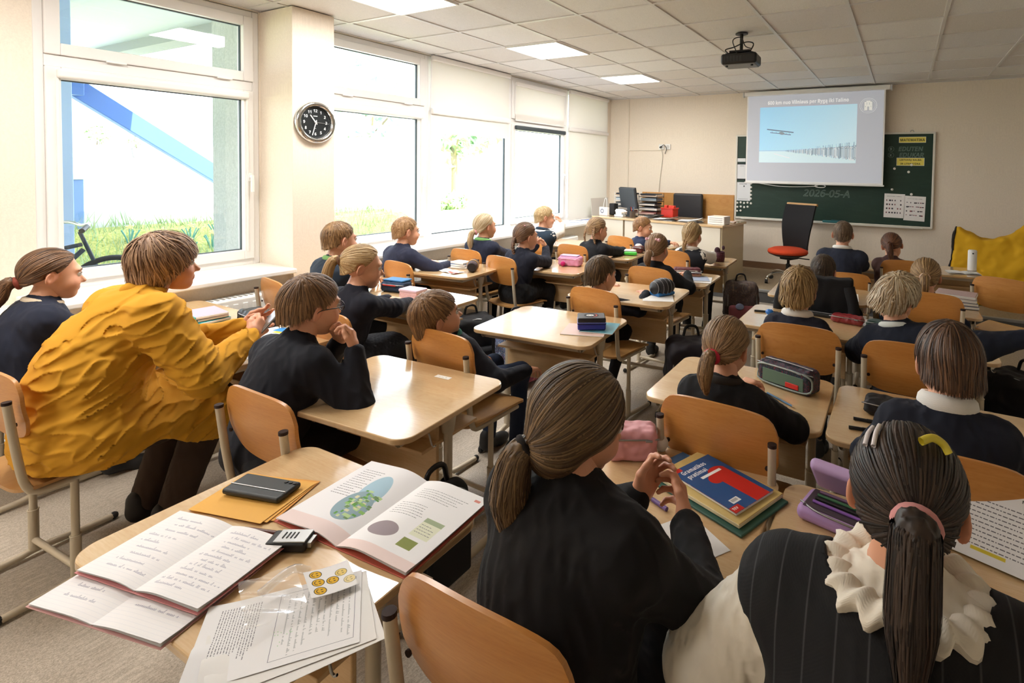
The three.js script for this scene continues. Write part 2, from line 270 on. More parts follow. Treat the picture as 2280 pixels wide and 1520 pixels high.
{
  const p = thing('steel_post', 'pale blue steel post outside at the left of the window', 'post', [-6.2, GY, -1.78]);
  part(p, 'shaft', rbox(0.1, 2.78, 0.09, 0.008, 0, 1.39, 0), std(0x9fb9dc, 0.6)); part(p, 'base_plate', rbox(0.2, 0.02, 0.2, 0.004, 0, 0.01, 0), std(0x8fa7c6, 0.6));
  const s = thing('stair_stringer', 'pale blue sloping steel beam of the outside stair', 'beam', [-8, 0, -3.1]);
  const sm = std(0x4d73b5, 0.6), a = V(0, 2.36, 0.72), b = V(0, 1.2, -0.95), d = b.clone().sub(a);
  const g = rbox(0.12, 0.2, d.length(), 0.01); g.applyQuaternion(new THREE.Quaternion().setFromUnitVectors(V(0, 0, -1), d.clone().normalize())); const c = a.clone().add(b).multiplyScalar(0.5); part(s, 'beam', g.translate(c.x, c.y, c.z), sm);
  part(s, 'landing', rbox(0.9, 0.14, 0.5, 0.01, -0.3, 2.33, 0.92), sm); part(s, 'support_leg', rod([0, GY, 1.05], [0, 2.28, 1.05], 0.05), sm); part(s, 'support_leg', rod([0, GY, -0.9], [0, 1.22, -0.9], 0.05), sm);
  const q = thing('ramp_wall', 'white sloping parapet wall of the outside ramp', 'wall', [-9.2, GY, -4.2]);
  const sh = new THREE.Shape([[-2.2, 0], [4.5, 0], [4.5, 2.1], [1.2, 1.85], [-2.2, 0.95]].map((t) => new THREE.Vector2(...t)));
  part(q, 'parapet', uvBox(new THREE.ExtrudeGeometry(sh, { depth: 0.2, bevelEnabled: false }).rotateY(Math.PI / 2)), std(0xf4f6f8, 0.9)); 
  const k = V(0, 1.85 - 0.95, -3.4); const cg = rbox(0.3, 0.06, k.length(), 0.01); cg.applyQuaternion(new THREE.Quaternion().setFromUnitVectors(V(0, 0, -1), k.clone().normalize())); part(q, 'coping', cg.translate(0.1, 1.43, 0.5), std(0xdfe8f2, 0.9));
  const e = thing('retaining_wall', 'low white retaining wall by the flower bank', 'wall', [-7.62, GY, -2.6]);
  part(e, 'body', rbox(0.12, 0.9, 1.1, 0.01, 0, 0.45, -0.2), std(0xeef2f6, 0.9)); part(e, 'pier', rbox(0.2, 1.24, 0.1, 0.01, 0, 0.62, 0.34), std(0x7f9fd6, 0.9)); part(e, 'cap', rbox(0.24, 0.05, 0.14, 0.008, 0, 1.26, 0.34), std(0xdde6f2, 0.9));
}
{ // flower bank: earth wedge, grass blades, daffodils
  const b = structure('ground_bank', 'grassy bank rising beyond the slab path');
  const sh = new THREE.Shape([[0, 0], [1.35, 0], [1.35, 0.72], [1.0, 0.68], [0.35, 0.3]].map((t) => new THREE.Vector2(...t)));
  part(b, 'earth', uvBox(new THREE.ExtrudeGeometry(sh, { depth: 4.2, bevelEnabled: false }).rotateY(Math.PI).translate(-6.15, GY, -1.9), 0.5), std(0xe8e0c8, 1, { map: lawnTex }));
  const blade = new THREE.ConeGeometry(0.006, 0.16, 3).translate(0, 0.08, 0), im = new THREE.InstancedMesh(blade, std(0xd2dcc0, 0.9), 2600), m4 = new THREE.Matrix4(), q = new THREE.Quaternion(), col = new THREE.Color();
  for (let i = 0; i < 2600; i++) { const t = rO(), z = -2 - rO() * 3.9, y = t < 0.26 ? t * 0.86 * 1.35 : 0.3 + (t - 0.26) * 0.62; q.setFromEuler(new THREE.Euler((rO() - 0.5) * 0.9, rO() * 6, (rO() - 0.5) * 0.9)); m4.compose(V(-6.15 - t * 1.3, GY + y - 0.02, z - 0.02), q, V(1, 0.6 + rO(), 1)); im.setMatrixAt(i, m4); im.setColorAt(i, col.setHSL(0.2 + rO() * 0.12, 0.3, 0.5 + rO() * 0.22)); }
  im.name = 'grass_blades'; im.userData = { label: 'long grass growing on the bank outside', kind: 'stuff', category: 'grass' }; scene.add(im);
  const leaf = std(0x6fa9a0, 0.7, { side: THREE.DoubleSide }), pet = std(0xf6eeb0, 0.7);
  [[-6.75, -2.62], [-6.9, -2.74], [-6.7, -2.9], [-6.95, -3.02], [-6.8, -3.16], [-7.0, -2.5], [-7.0, -3.3]].forEach(([x, z], i) => {
    const f = thing('daffodil', ['pale daffodil in the leafy clump by the low wall', 'second pale daffodil from the low wall', 'pale daffodil in the middle of the bank', 'tall pale daffodil right of the middle of the bank', 'pale daffodil near the pier', 'daffodil closest to the white retaining wall', 'rearmost daffodil beside the pier'][i], 'flower', [x, GY + 0.35 + (-6.7 - x) * 0.5, z], 0, 'daffodils on the bank');
    part(f, 'stem', rod([0, -0.05, 0], [0.02, 0.24, 0.01], 0.005), leaf);
    for (let k = 0; k < 5; k++) { const a = k * 1.26 + i; part(f, 'leaf', tube([[0, -0.05, 0], [Math.cos(a) * 0.03, 0.12, Math.sin(a) * 0.03], [Math.cos(a) * 0.08, 0.22, Math.sin(a) * 0.08]], 0.007, 6, 4), leaf); }
    const h = []; for (let k = 0; k < 6; k++) h.push(new THREE.SphereGeometry(0.02, 6, 4).scale(1, 0.35, 0.6).translate(0.022, 0, 0).rotateY(k * 1.047)); part(f, 'bloom', merge([...h.map((g) => g.rotateZ(1.2)), cyl(0.012, 0.009, 0.022, 0, 0, 0, 8).rotateZ(1.2)]).translate(0.02, 0.25, 0.01), pet);
  });
}
{ // bicycle leaning outside the left window
  const b = thing('bicycle', 'dark bicycle parked outside under the left window', 'bicycle', [-5.55, GY, -1.35], 0.12), dk = std(0x27303c, 0.5);
  for (const [z, n] of [[-0.53, 'front_wheel'], [0.53, 'rear_wheel']]) {
    const w = part(b, n, new THREE.TorusGeometry(0.315, 0.022, 8, 40).rotateY(Math.PI / 2).translate(0, 0.335, z), M.rubber), sp = []; for (let k = 0; k < 14; k++) { const a = (k / 14) * TAU; sp.push(rod([0, 0.335, z], [0, 0.335 + Math.cos(a) * 0.3, z + Math.sin(a) * 0.3], 0.0015, 0.0015, 4)); } part(w, 'spokes', merge(sp), M.steel);
  }
  part(b, 'frame', merge([rod([0, 0.33, 0.53], [0, 0.3, 0.08], 0.012), rod([0, 0.3, 0.08], [0, 0.72, 0.2], 0.016), rod([0, 0.3, 0.08], [0, 0.74, -0.36], 0.018), rod([0, 0.7, 0.19], [0, 0.78, -0.35], 0.016), rod([0, 0.33, 0.53], [0, 0.7, 0.19], 0.011), rod([0, 0.34, -0.53], [0, 0.88, -0.34], 0.014)]), dk);
  part(b, 'saddle', rbox(0.14, 0.05, 0.26, 0.022, 0, 0.8, 0.22), M.black);
  const h = part(b, 'handlebar', tube([[-0.28, 0.92, -0.24], [-0.15, 0.95, -0.33], [0, 0.93, -0.35], [0.15, 0.95, -0.33], [0.28, 0.92, -0.24]], 0.012), M.steel); for (const s of [-1, 1]) part(h, 'grip', rod([s * 0.21, 0.937, -0.29], [s * 0.3, 0.915, -0.22], 0.018), M.black);
}
// trees and shrubs: trunk and a crown of leaf tufts
const tuftGeo = (() => { const g = []; const r = RG(9); for (let i = 0; i < 9; i++) { const t = new THREE.ConeGeometry(0.16, 0.5, 4).translate(0, 0.25, 0).rotateX(r() * 2.6).rotateY(r() * 6.3); g.push(t); } return merge(g); })();
function crown(o, name, list, mat, n, seed, sc) {
  const r = RG(seed), g = [];
  const e = new THREE.Euler(), m = new THREE.Matrix4(), q = new THREE.Quaternion();
  for (let i = 0; i < n; i++) { const [x, y, z, rx, ry, rz] = list[Math.floor(r() * list.length)]; const a = r() * TAU, b = Math.acos(2 * r() - 1), k = Math.pow(r(), 0.4); q.setFromEuler(e.set(r() * 6, r() * 6, r() * 6)); const s = sc * (0.6 + r() * 0.8); m.compose(V(x + rx * k * Math.sin(b) * Math.cos(a), y + ry * k * Math.cos(b), z + rz * k * Math.sin(b) * Math.sin(a)), q, V(s, s, s)); g.push(tuftGeo.clone().applyMatrix4(m)); }
  return part(o, name, merge(g), mat);
}
const bark = std(0x8a7a66, 0.95), leaf1 = std(0xa8c898, 0.9, { side: THREE.DoubleSide }), leaf2 = std(0xa3c4b4, 0.9, { side: THREE.DoubleSide }), leaf3 = std(0xb4cf9c, 0.9, { side: THREE.DoubleSide });
[['conifer_tree', 'tall conifer standing on the lawn behind the window right of the pillar', -15, -11.5, leaf2, [[0, 3.6, 0, 1.7, 1.2, 1.7], [0, 5.4, 0, 1.3, 1.3, 1.3], [0.4, 2.2, 0.6, 1.6, 0.5, 1.8]], 70, 0.8],
 ['broadleaf_tree', 'light green tree seen through the third window', -17, -17.2, leaf1, [[0, 2.3, 0, 1.6, 0.9, 1.6], [0.6, 3.3, -0.8, 1.4, 1, 1.4]], 90, 0.7],
 ['broadleaf_tree', 'small bluish tree near the open blind cassette', -13.5, -22.5, leaf2, [[0, 2.6, 0, 1.5, 1.1, 1.5]], 80, 0.7]].forEach(([n, l, x, z, m, list, cnt, sc], i) => {
  const t = thing(n, l, 'tree', [x, GY, z], 0, 'trees outside'); part(t, 'trunk', tube([[0, -0.1, 0], [0.06, 1.2, 0.04], [-0.04, 2.6, 0.02], [0.02, 4, 0]], 0.14, 10, 7), bark); part(t, 'branches', merge([rod([0, 1.8, 0], [0.9, 2.9, 0.6], 0.06, 0.02), rod([0, 2, 0], [-0.8, 3, -0.7], 0.06, 0.02), rod([0, 2.3, 0], [0.2, 3.4, -0.9], 0.05, 0.02)]), bark); crown(t, 'crown', list, m, cnt, 40 + i, sc);
});
[['shrub', 'long green hedge on the lawn beyond the window right of the pillar', -16, -13.3, leaf1, [[0, 0.35, 0, 1.2, 0.4, 1.6], [-0.4, 0.4, 2.6, 1, 0.45, 1.4]], 260, 0.6], ['shrub', 'low green shrub seen through the third window', -13.5, -13.2, leaf1, [[0, 0.25, 0, 0.6, 0.25, 1.1]], 120, 0.45]].forEach(([n, l, x, z, m, list, c, s], i) => { const t = thing(n, l, 'shrub', [x, GY, z], 0); part(t, 'stems', merge([rod([0, 0, 0], [0.2, 0.5, 0.3], 0.03), rod([0, 0, 0], [-0.2, 0.5, 0.9], 0.03)]), bark); crown(t, 'foliage', list, m, c, 60 + i, s); });
[[-12, -3.86, 1], [-12, -4.4, 0.85]].forEach(([x, z, s], i) => {
  const t = thing('potted_shrub', ['potted green shrub above the ramp, nearer the blue post', 'potted green shrub above the ramp, farther from the blue post'][i], 'plant', [x, 1.62, z], 0, 'potted shrubs'); t.scale.setScalar(s);
  part(t, 'pot', lathe([[0.001, 0], [0.07, 0], [0.1, 0.2], [0.085, 0.2], [0.08, 0.16], [0.001, 0.16]], 14), std(0x6b6a68, 0.7)); part(t, 'stem', rod([0, 0.15, 0], [0, 0.4, 0], 0.012), bark); crown(t, 'foliage', [[0, 0.42, 0, 0.2, 0.14, 0.2]], leaf3, 70, 70 + i, 0.17);
});
{ const t = structure('ground_terrace', 'raised white terrace behind the outside ramp'); part(t, 'body', uvBox(span(-20, -11.5, -0.3, 1.62, -6.5, 6)), std(0xf2f2ee, 0.9)); }
// ---------------------------------------------------------------- school desks and chairs
const DW = 0.7, DD = 0.56;
const deskGeo = (() => {
  const g = {};
  g.top = uvBox(slab(DW, DD, 0.02, 0.055, 0.004), 1.1);
  g.side = (s) => merge([tube([[s * 0.29, -0.035, 0.24], [s * 0.29, -0.035, -0.24]], 0.014, 4, 8), rod([s * 0.29, -0.04, 0], [s * 0.29, -0.1, 0], 0.03, 0.022)]);
  g.shelf = uvBox(rbox(0.56, 0.012, 0.3, 0.003, 0, -0.13, -0.03), 1);
  g.panel = uvBox(rbox(0.54, 0.27, 0.014, 0.004, 0, -0.175, 0.03), 1);
  g.cap = rbox(0.026, 0.03, 0.028, 0.008);
  return g;
})();
const deskTops = [0, 1, 2, 3].map((i) => { const m = M.top.clone(); m.map = birch.clone(); m.map.offset.set(i * 0.23, i * 0.37); m.map.needsUpdate = true; return m; });
const sleeve = new THREE.CylinderGeometry(1, 1, 1, 12);
let deskCount = 0;
function desk(x, z, turn, h, label, w = DW) {
  const t = thing('school_desk', label, 'desk', [x, 0, z], turn, 'birch school desks'); t.scale.set(w / DW, 1, 1);
  const top = part(t, 'tabletop', deskGeo.top, deskTops[deskCount++ % 4]); top.position.y = h;
  for (const e of [-0.22, 0.22]) part(t, 'apron', rbox(0.58, 0.03, 0.018, 0.004, 0, -0.036, e), M.cream).position.y = h;
  const pn = part(t, 'modesty_panel', deskGeo.panel, M.panelWood); pn.position.y = h;
  const sf = part(t, 'book_shelf', deskGeo.shelf, M.panelWood); sf.position.y = h;
  for (const s of [-1, 1]) {
    part(t, 'leg', merge([deskGeo.side(s).translate(0, h, 0), rod([s * 0.29, h - 0.08, 0], [s * 0.29, 0.3, 0], 0.016), rod([s * 0.29, 0.34, 0], [s * 0.29, 0.05, 0], 0.021), new THREE.TorusGeometry(0.02, 0.003, 6, 14).rotateX(Math.PI / 2).translate(s * 0.29, 0.34, 0)]), M.cream);
    part(t, 'foot', tube([[s * 0.29, 0.028, 0.25], [s * 0.29, 0.034, 0.1], [s * 0.29, 0.045, 0], [s * 0.29, 0.034, -0.1], [s * 0.29, 0.028, -0.25]], 0.016, 14, 8), M.cream);
    for (const e of [-1, 1]) { const c = part(t, 'foot_cap', deskGeo.cap, M.rubber); c.position.set(s * 0.29, 0.018, e * 0.25); }
    part(t, 'hook', tube([[s * 0.31, h - 0.05, 0.12], [s * 0.325, h - 0.09, 0.12], [s * 0.34, h - 0.085, 0.12]], 0.003, 6, 5), M.steel);
  }
  part(t, 'crossbar', rod([-0.29, 0.22, 0], [0.29, 0.22, 0], 0.012), M.cream);
  return t;
}
const HL = 0.68, HR = 0.62, DESKS = {};
const deskSpec = [
  ['F', -1.25, -0.735, 1, HL, 'birch desk in the left foreground covered with open notebooks and sheets'],
  ['T2', -3.55, -1.46, 0, HL, 'birch desk under the left window with teal books'],
  ['T1', -2.83, -1.46, 0, HL, 'birch desk in front of the person in the mustard jacket'],
  ['A', -1.73, -1.41, 4, HL, 'empty glossy birch desk beside the person with glasses'],
  ['B', -1.70, -2.48, 5, HL, 'glossy birch desk carrying the blue pencil box'],
  ['C', -1.62, -3.29, 5, 0.71, 'birch desk carrying the striped helmet-shaped pencil case'],
  ['D', -1.72, -4.33, 3, 0.63, 'birch desk carrying the maroon pencil case'],
  ['E', -1.84, -5.3, 3, 0.63, 'birch desk carrying the purple pencil cup near the platform'],
  ['E2', -2.6, -5.85, 6, HL, 'birch desk just in front of the teacher counter'],
  ['L1b', -2.80, -2.45, 1, HL, 'birch desk carrying the pink tin box'],
  ['L1b2', -3.52, -2.55, 0, HL, 'birch desk close to the clock pillar with a dark blue pencil case'],
  ['L1c', -3.26, -3.27, 6, 0.71, 'birch desk carrying the dark pencil roll and book stack'],
  ['L1d', -3.42, -4.12, 3, HL, 'birch desk by the window in front of the long pale ponytail'],
  ['L1e', -3.42, -5.28, 3, HL, 'birch desk by the far window sill'],
  ['pink', -2.71, -3.98, 6, HL, 'birch desk carrying the pink pencil case with pompom'],
  ['green', -2.66, -4.88, 6, HL, 'birch desk carrying the clear pencil case with green lid'],
  ['nL', -0.64, -1.385, 0, HR, 'birch desk in the foreground carrying the blue grammar book'],
  ['nR', 0.065, -1.39, 0, HR, 'birch desk in the right foreground carrying the lilac pencil case'],
  ['mL', -0.58, -2.28, 1, HR, 'birch desk carrying the dark pencil case with green mesh window'],
  ['mR', 0.125, -2.28, 0, HR, 'birch desk carrying two black pens'],
  ['tL', -0.54, -3.53, 0, HR, 'birch desk carrying the blue sharpener'],
  ['tR', 0.11, -3.50, 0, HR, 'birch desk carrying the orange sharpener card'],
  ['fL', -0.55, -4.43, 1, HR, 'birch desk ahead of the blond row on its left side'],
  ['fR', 0.13, -4.45, 1, HR, 'birch desk ahead of the blond row with blue binders'],
  ['pL', -0.45, -6.05, 3, HR, 'leftmost birch desk of the row nearest the blackboard'],
  ['pR', 0.31, -6.12, 3, HR, 'birch desk nearest the yellow bean bag'],
];
for (const [k, x, z, a, h, l] of deskSpec) { DESKS[k] = { x, z, a: rad(a), h }; desk(x, z, rad(a), h, l, 'nLnRmLmRtLtRfLfRpLpR'.includes(k) && k.length === 2 && h === HR ? 0.69 : 0.71); }
// white name stickers on two desks are parts of those desks
function onDesk(k, dx, dz, dy = 0) { const d = DESKS[k], c = Math.cos(d.a), s = Math.sin(d.a); return [d.x + dx * c + dz * s, d.h + dy + 0.0006, d.z - dx * s + dz * c]; }
// chair parts
const chairGeo = (() => {
  const g = {}, w = 0.385, half = w / 2;
  const top = (x) => 0.868 + 0.01 * (1 - (x / half) ** 2) - 0.018 * Math.pow(Math.abs(x / half), 4) - 0.05 * Math.pow(Math.abs(x / half), 14), bot = (x) => 0.635 - 0.012 * (1 - (x / half) ** 2) + 0.075 * Math.pow(Math.abs(x / half), 7);
  g.back = bentPlate(w, top, bot, 0.011, (x, y) => 0.195 - 0.5 * x * x + (y - 0.74) * 0.14 + 0.012 * Math.sin((y - 0.64) * 14), 22, 8);
  const st = bentPlate(0.37, (x) => 0.2 - 0.05 * Math.pow(Math.abs(x / 0.185), 8), (x) => -0.2 + 0.04 * Math.pow(Math.abs(x / 0.185), 8), 0.012, (x, y) => -0.012 * (1 - (x / 0.19) ** 2) * (y < 0 ? 1 : 0.7) - (y > 0.14 ? (y - 0.14) * 0.35 : 0), 18, 10);
  g.seat = st.rotateX(-Math.PI / 2).translate(0, 0.46, 0); uvBox(g.seat, 1, true);
  g.post = (s) => tube([[s * 0.182, 0.79, 0.222], [s * 0.18, 0.63, 0.205], [s * 0.176, 0.495, 0.186], [s * 0.173, 0.443, 0.165], [s * 0.169, 0.428, 0.12], [s * 0.167, 0.428, -0.13]], 0.0125, 26, 9, false, 0.35);
  g.leg = (s) => merge([rod([s * 0.167, 0.43, 0.05], [s * 0.167, 0.17, 0.05], 0.0125), rod([s * 0.167, 0.2, 0.05], [s * 0.167, 0.03, 0.05], 0.0165), new THREE.TorusGeometry(0.0155, 0.0025, 6, 12).rotateX(Math.PI / 2).translate(s * 0.167, 0.2, 0.05)]);
  g.foot = (s) => tube([[s * 0.167, 0.016, 0.25], [s * 0.167, 0.02, 0.1], [s * 0.167, 0.028, 0.04], [s * 0.167, 0.02, -0.08], [s * 0.167, 0.016, -0.2]], 0.0135, 14, 8);
  g.bar = rod([-0.167, 0.07, 0.05], [0.167, 0.07, 0.05], 0.011); const low = (q) => q.scale(1, 0.937, 1), { post, leg } = g; low(g.back); low(g.seat); g.post = (s) => low(post(s)); g.leg = (s) => low(leg(s));
  return g;
})();
const plyMats = [0, 1, 2].map((i) => { const m = M.ply.clone(); m.map = ply.clone(); m.map.offset.set(i * 0.31, i * 0.17); m.map.needsUpdate = true; return m; });
const [postG, legG, footG] = ['post', 'leg', 'foot'].map((k) => [-1, 1].map((s) => chairGeo[k](s)));
let chairCount = 0;
function chair(x, z, turn, label, exact, size = 1) {   // x, z of the seat's middle
  const t = thing('school_chair', label, 'chair', [x, 0, z], rad(turn), 'plywood school chairs'); t.scale.setScalar(size);
  part(t, 'backrest', chairGeo.back, plyMats[chairCount++ % 3]); part(t, 'seat', chairGeo.seat, M.plySeat);
  [0, 1].forEach((i) => {
    const s = i ? 1 : -1; part(t, 'post', postG[i], M.cream); const c = part(t, 'post_cap', cyl(0.0135, 0.0135, 0.01, s * 0.182, 0.743, 0.2225, 12), M.darkHole);
    part(t, 'leg', legG[i], M.cream); part(t, 'foot', footG[i], M.cream);
    for (const e of [0.25, -0.2]) { const k = part(t, 'foot_cap', ball(0.016, s * 0.167, 0.016, e, 8), M.rubber); }
    part(t, 'screw', cyl(0.007, 0.007, 0.005, 0, 0, 0, 8).rotateX(Math.PI / 2).translate(s * 0.163, 0.656, 0.196), M.darkHole);
  });
  part(t, 'crossbar', chairGeo.bar, M.cream);
  return t;
}
const chairSpec = [   // middle of the seat from the posts' place
  [-1.9, -1.23, 0, 'plywood chair of the person wearing glasses'], [-1.88, -2.04, -2, 'plywood chair with a head leaning over its backrest'], [-1.71, -3.21, -7, 'plywood chair at the striped pencil case desk'],
  [-3.02, -3.86, -11, 'plywood chair of the person with hands at the mouth'], [-0.52, -1.95, -2, 'plywood chair in front of the blue grammar book'], [-0.45, -3.05, 1, 'plywood chair in front of the dark mesh pencil case'],
  [0.05, -3.01, 1, 'plywood chair right behind the person stretching an arm'], [-1.63, -3.87, -6, 'plywood chair of the person with pink hair bows', 1], [-3.38, -3.77, -4, 'plywood chair of the long pale ponytail by the window', 1],
  [-3.54, -3.2, -8, 'plywood chair between the pillar window and the pink tin'], [-2.9, -4.82, -9, 'plywood chair right behind the pink pencil case'], [-2.8, -5.72, -15, 'plywood chair nearest the teacher counter'],
  [-0.645, -0.925, 0, 'plywood chair in the foreground beside the loose sheets'], [-1.93, -5.05, -6, 'plywood chair in front of the maroon pencil case'], [0.72, -4.85, -25, 'plywood chair at the right edge near the bean bag', 1],
  [-3.66, -2.28, -10, 'plywood chair below the sill beside the clock pillar'], [-2.78, -0.8, 4, 'plywood chair under the mustard jacket', 1], [-3.6, -0.9, 4, 'plywood chair at the left picture edge', 1],
  [-2.66, -1.98, 0, 'plywood chair of the blond ponytail by the pink tin'], [0.09, -0.93, 0, 'plywood chair under the pinstripe vest'], [0.13, -1.96, 0, 'plywood chair in front of the lilac pencil case'],
  [-0.49, -4.04, 0, 'plywood chair with a black jacket over its back', 1], [0.15, -4.04, 0, 'plywood chair at the blue binders desk', 1], [-0.38, -5.12, 0, 'plywood chair under the short-haired person nearest the board', 1, 0.86], [0.02, -5.52, 2, 'plywood chair in the row nearest the blackboard', 1, 0.97],
  [-3.5, -4.95, -6, 'plywood chair at the window under the dark vest'],
];
for (const c of chairSpec) { if (!c[4]) { c[0] *= 0.944; c[1] = (c[1] + 0.222) * 0.944 - 0.205; } chair(...c); }

// ---------------------------------------------------------------- front wall: blackboard, screen, notices
const ZW = ZF + 0.002;
{
  const b = thing('blackboard', 'dark green chalkboard with white frame on the front wall', 'blackboard', [-0.925, 0.865, ZF]);
  const boardTex = canvasTex(2048, 1000, (c, w, h) => {
    c.fillStyle = '#17362b'; c.fillRect(0, 0, w, h); const r = RG(5);
    for (let i = 0; i < 500; i++) { c.strokeStyle = `rgba(190,215,200,${0.008 + r() * 0.016})`; c.lineWidth = 6 + r() * 26; const x = r() * w, y = r() * h; c.beginPath(); c.moveTo(x, y); c.lineTo(x + (r() - 0.5) * 420, y + (r() - 0.5) * 70); c.stroke(); }
    const ink = (t, x, y, s, sk, al) => { c.save(); c.translate(x, y); c.transform(1, 0, sk, 1, 0, 0); c.font = `${s}px sans-serif`; c.lineWidth = 3.4; c.strokeStyle = `rgba(228,236,228,${al})`; c.strokeText(t, 0, 0); c.restore(); };
    const px = (x) => ((x + 2.17) / 2.49) * w, py = (y) => ((2.065 - y) / 1.2) * h;
    ink('2026-05-A', px(-1.23), py(1.21), 108, -0.18, 0.5); ink('EDUTEN', px(-0.07), py(1.845), 62, -0.15, 0.42); ink('EDUKAR', px(-0.06), py(1.765), 62, -0.15, 0.42);
    c.lineWidth = 3; c.strokeStyle = 'rgba(220,230,220,0.5)'; for (const y of [1.87, 1.79]) { c.beginPath(); c.arc(px(-0.15), py(y), 27, 0, 7); c.stroke(); } ink('9', px(-0.165), py(1.855), 36, 0, 0.5); ink('x', px(-0.165), py(1.775), 36, 0, 0.5);
  });
  part(b, 'panel', new THREE.BoxGeometry(2.47, 1.18, 0.012).translate(0, 0.6, 0.016), std(0xffffff, 0.55, { map: boardTex }));
  const fm = std(0xe6e2d8, 0.4);
  part(b, 'frame_rail', rbox(2.5, 0.024, 0.03, 0.006, 0, 1.2, 0.018), fm); part(b, 'frame_rail', rbox(2.5, 0.03, 0.03, 0.006, 0, 0, 0.018), fm); part(b, 'frame_rail', rbox(0.026, 1.22, 0.03, 0.006, -1.247, 0.6, 0.018), fm); part(b, 'frame_rail', rbox(0.026, 1.22, 0.03, 0.006, 1.247, 0.6, 0.018), fm);
  part(b, 'chalk_tray', rbox(2.3, 0.014, 0.07, 0.004, 0, -0.006, 0.06), fm);
  for (const x of [-0.98, 1.0]) part(b, 'hanger', tube([[x - 0.02, 1.21, 0.01], [x - 0.012, 1.235, 0.01], [x + 0.012, 1.235, 0.01], [x + 0.02, 1.21, 0.01]], 0.004, 8, 5), M.steel);
}
{ // projection screen
  const s = thing('projection_screen', 'pulled-down white projection screen showing a slide', 'screen', [-1.12, 1.39, -7.78]);
  const slide = canvasTex(1536, 1096, (c, w, h) => {
    c.fillStyle = '#b7bac2'; c.fillRect(0, 0, w, h);
    c.fillStyle = '#f4f6fa'; c.font = 'bold 62px sans-serif'; c.textAlign = 'center'; c.fillText('600 km nuo Vilniaus per Rygą iki Talino', w * 0.46, 118, 930);
    const x0 = 150, x1 = 1262, y0 = 150, y1 = 858, g = c.createLinearGradient(x0, y0, x1, y1); g.addColorStop(0, '#9fd2f3'); g.addColorStop(0.55, '#b9e1f6'); g.addColorStop(1, '#d5edf6');
    c.save(); c.beginPath(); c.rect(x0, y0, x1 - x0, y1 - y0); c.clip(); c.fillStyle = g; c.fillRect(x0, y0, x1 - x0, y1 - y0);
    c.fillStyle = '#cfe6ee'; c.beginPath(); c.moveTo(x0, 715); c.lineTo(x1, 690); c.lineTo(x1, y1); c.lineTo(x0, y1); c.fill();
    c.strokeStyle = '#eef8fb'; c.lineWidth = 6; c.beginPath(); c.moveTo(330, 745); c.lineTo(520, 800); c.stroke(); c.fillStyle = '#a8c4d2'; c.fillRect(x0, 704, 420, 9);
    const r = RG(77); for (let i = 0; i < 300; i++) { const t = Math.pow(i / 300, 0.8), x = 470 + t * 790, hh = 14 + t * 120, y = 720 + t * 95; const k = r(); c.fillStyle = k < 0.3 ? 'rgba(120,138,150,.75)' : k < 0.55 ? 'rgba(222,228,230,.9)' : 'rgba(166,190,204,.85)'; c.fillRect(x, y - hh * (0.85 + r() * 0.4), 3 + t * 9, hh); c.beginPath(); c.arc(x + 3 + t * 3, y - hh * (1 + r() * 0.25), 2 + t * 6, 0, 7); c.fill(); if (r() < 0.12) { c.lineWidth = 1 + t * 3; c.strokeStyle = 'rgba(130,150,160,.8)'; c.beginPath(); c.moveTo(x, y - hh); c.lineTo(x + (r() - 0.5) * 26, y - hh * 1.6); c.stroke(); } }
    c.strokeStyle = '#70808a'; c.lineWidth = 13; c.beginPath(); c.moveTo(240, 432); c.lineTo(560, 478); c.stroke(); c.lineWidth = 9; c.beginPath(); c.moveTo(280, 474); c.lineTo(530, 508); c.stroke(); c.fillStyle = '#8d9aa2'; c.beginPath(); c.ellipse(420, 486, 34, 18, 0.2, 0, 7); c.fill(); c.lineWidth = 3; for (const x of [300, 350, 470, 510]) { c.beginPath(); c.moveTo(x, 444 + (x - 240) * 0.14); c.lineTo(x + 8, 478 + (x - 280) * 0.13); c.stroke(); }
    c.restore();
    c.strokeStyle = '#eff2f4'; c.lineWidth = 6; c.setLineDash([7, 6]); c.beginPath(); c.arc(1376, 176, 88, 0, 7); c.stroke(); c.setLineDash([]); c.lineWidth = 2; c.beginPath(); c.arc(1376, 176, 72, 0, 7); c.stroke();
    c.fillStyle = '#f3f4ec'; c.fillRect(1336, 168, 80, 62); for (const x of [1336, 1364, 1393]) c.fillRect(x, 132, 22, 40); c.fillRect(1356, 118, 40, 20); c.fillStyle = '#b7bac2'; c.fillRect(1366, 186, 20, 44); c.fillRect(1343, 180, 8, 14); c.fillRect(1401, 180, 8, 14);
  });
  part(s, 'case', rbox(1.86, 0.06, 0.07, 0.012, 0.01, 1.255, 0.01), M.white); for (const x of [-0.93, 0.95]) part(s, 'end_cap', rbox(0.02, 0.075, 0.08, 0.01, x, 1.25, 0.01), std(0xdddddd, 0.4));
  part(s, 'cloth', new THREE.BoxGeometry(1.77, 1.24, 0.002).translate(0, 0.62, 0), std(0xffffff, 0.9));
  const sl = part(s, 'slide', new THREE.PlaneGeometry(1.735, 1.2).translate(0, 0.625, 0.002), new THREE.MeshStandardMaterial({ color: 0xffffff, map: slide, roughness: 0.9, emissive: 0xffffff, emissiveMap: slide, emissiveIntensity: 0.32 }), 'projected slide'); sl.castShadow = false;
  part(s, 'bottom_bar', rbox(1.8, 0.022, 0.022, 0.008, 0, -0.004, 0), M.white);
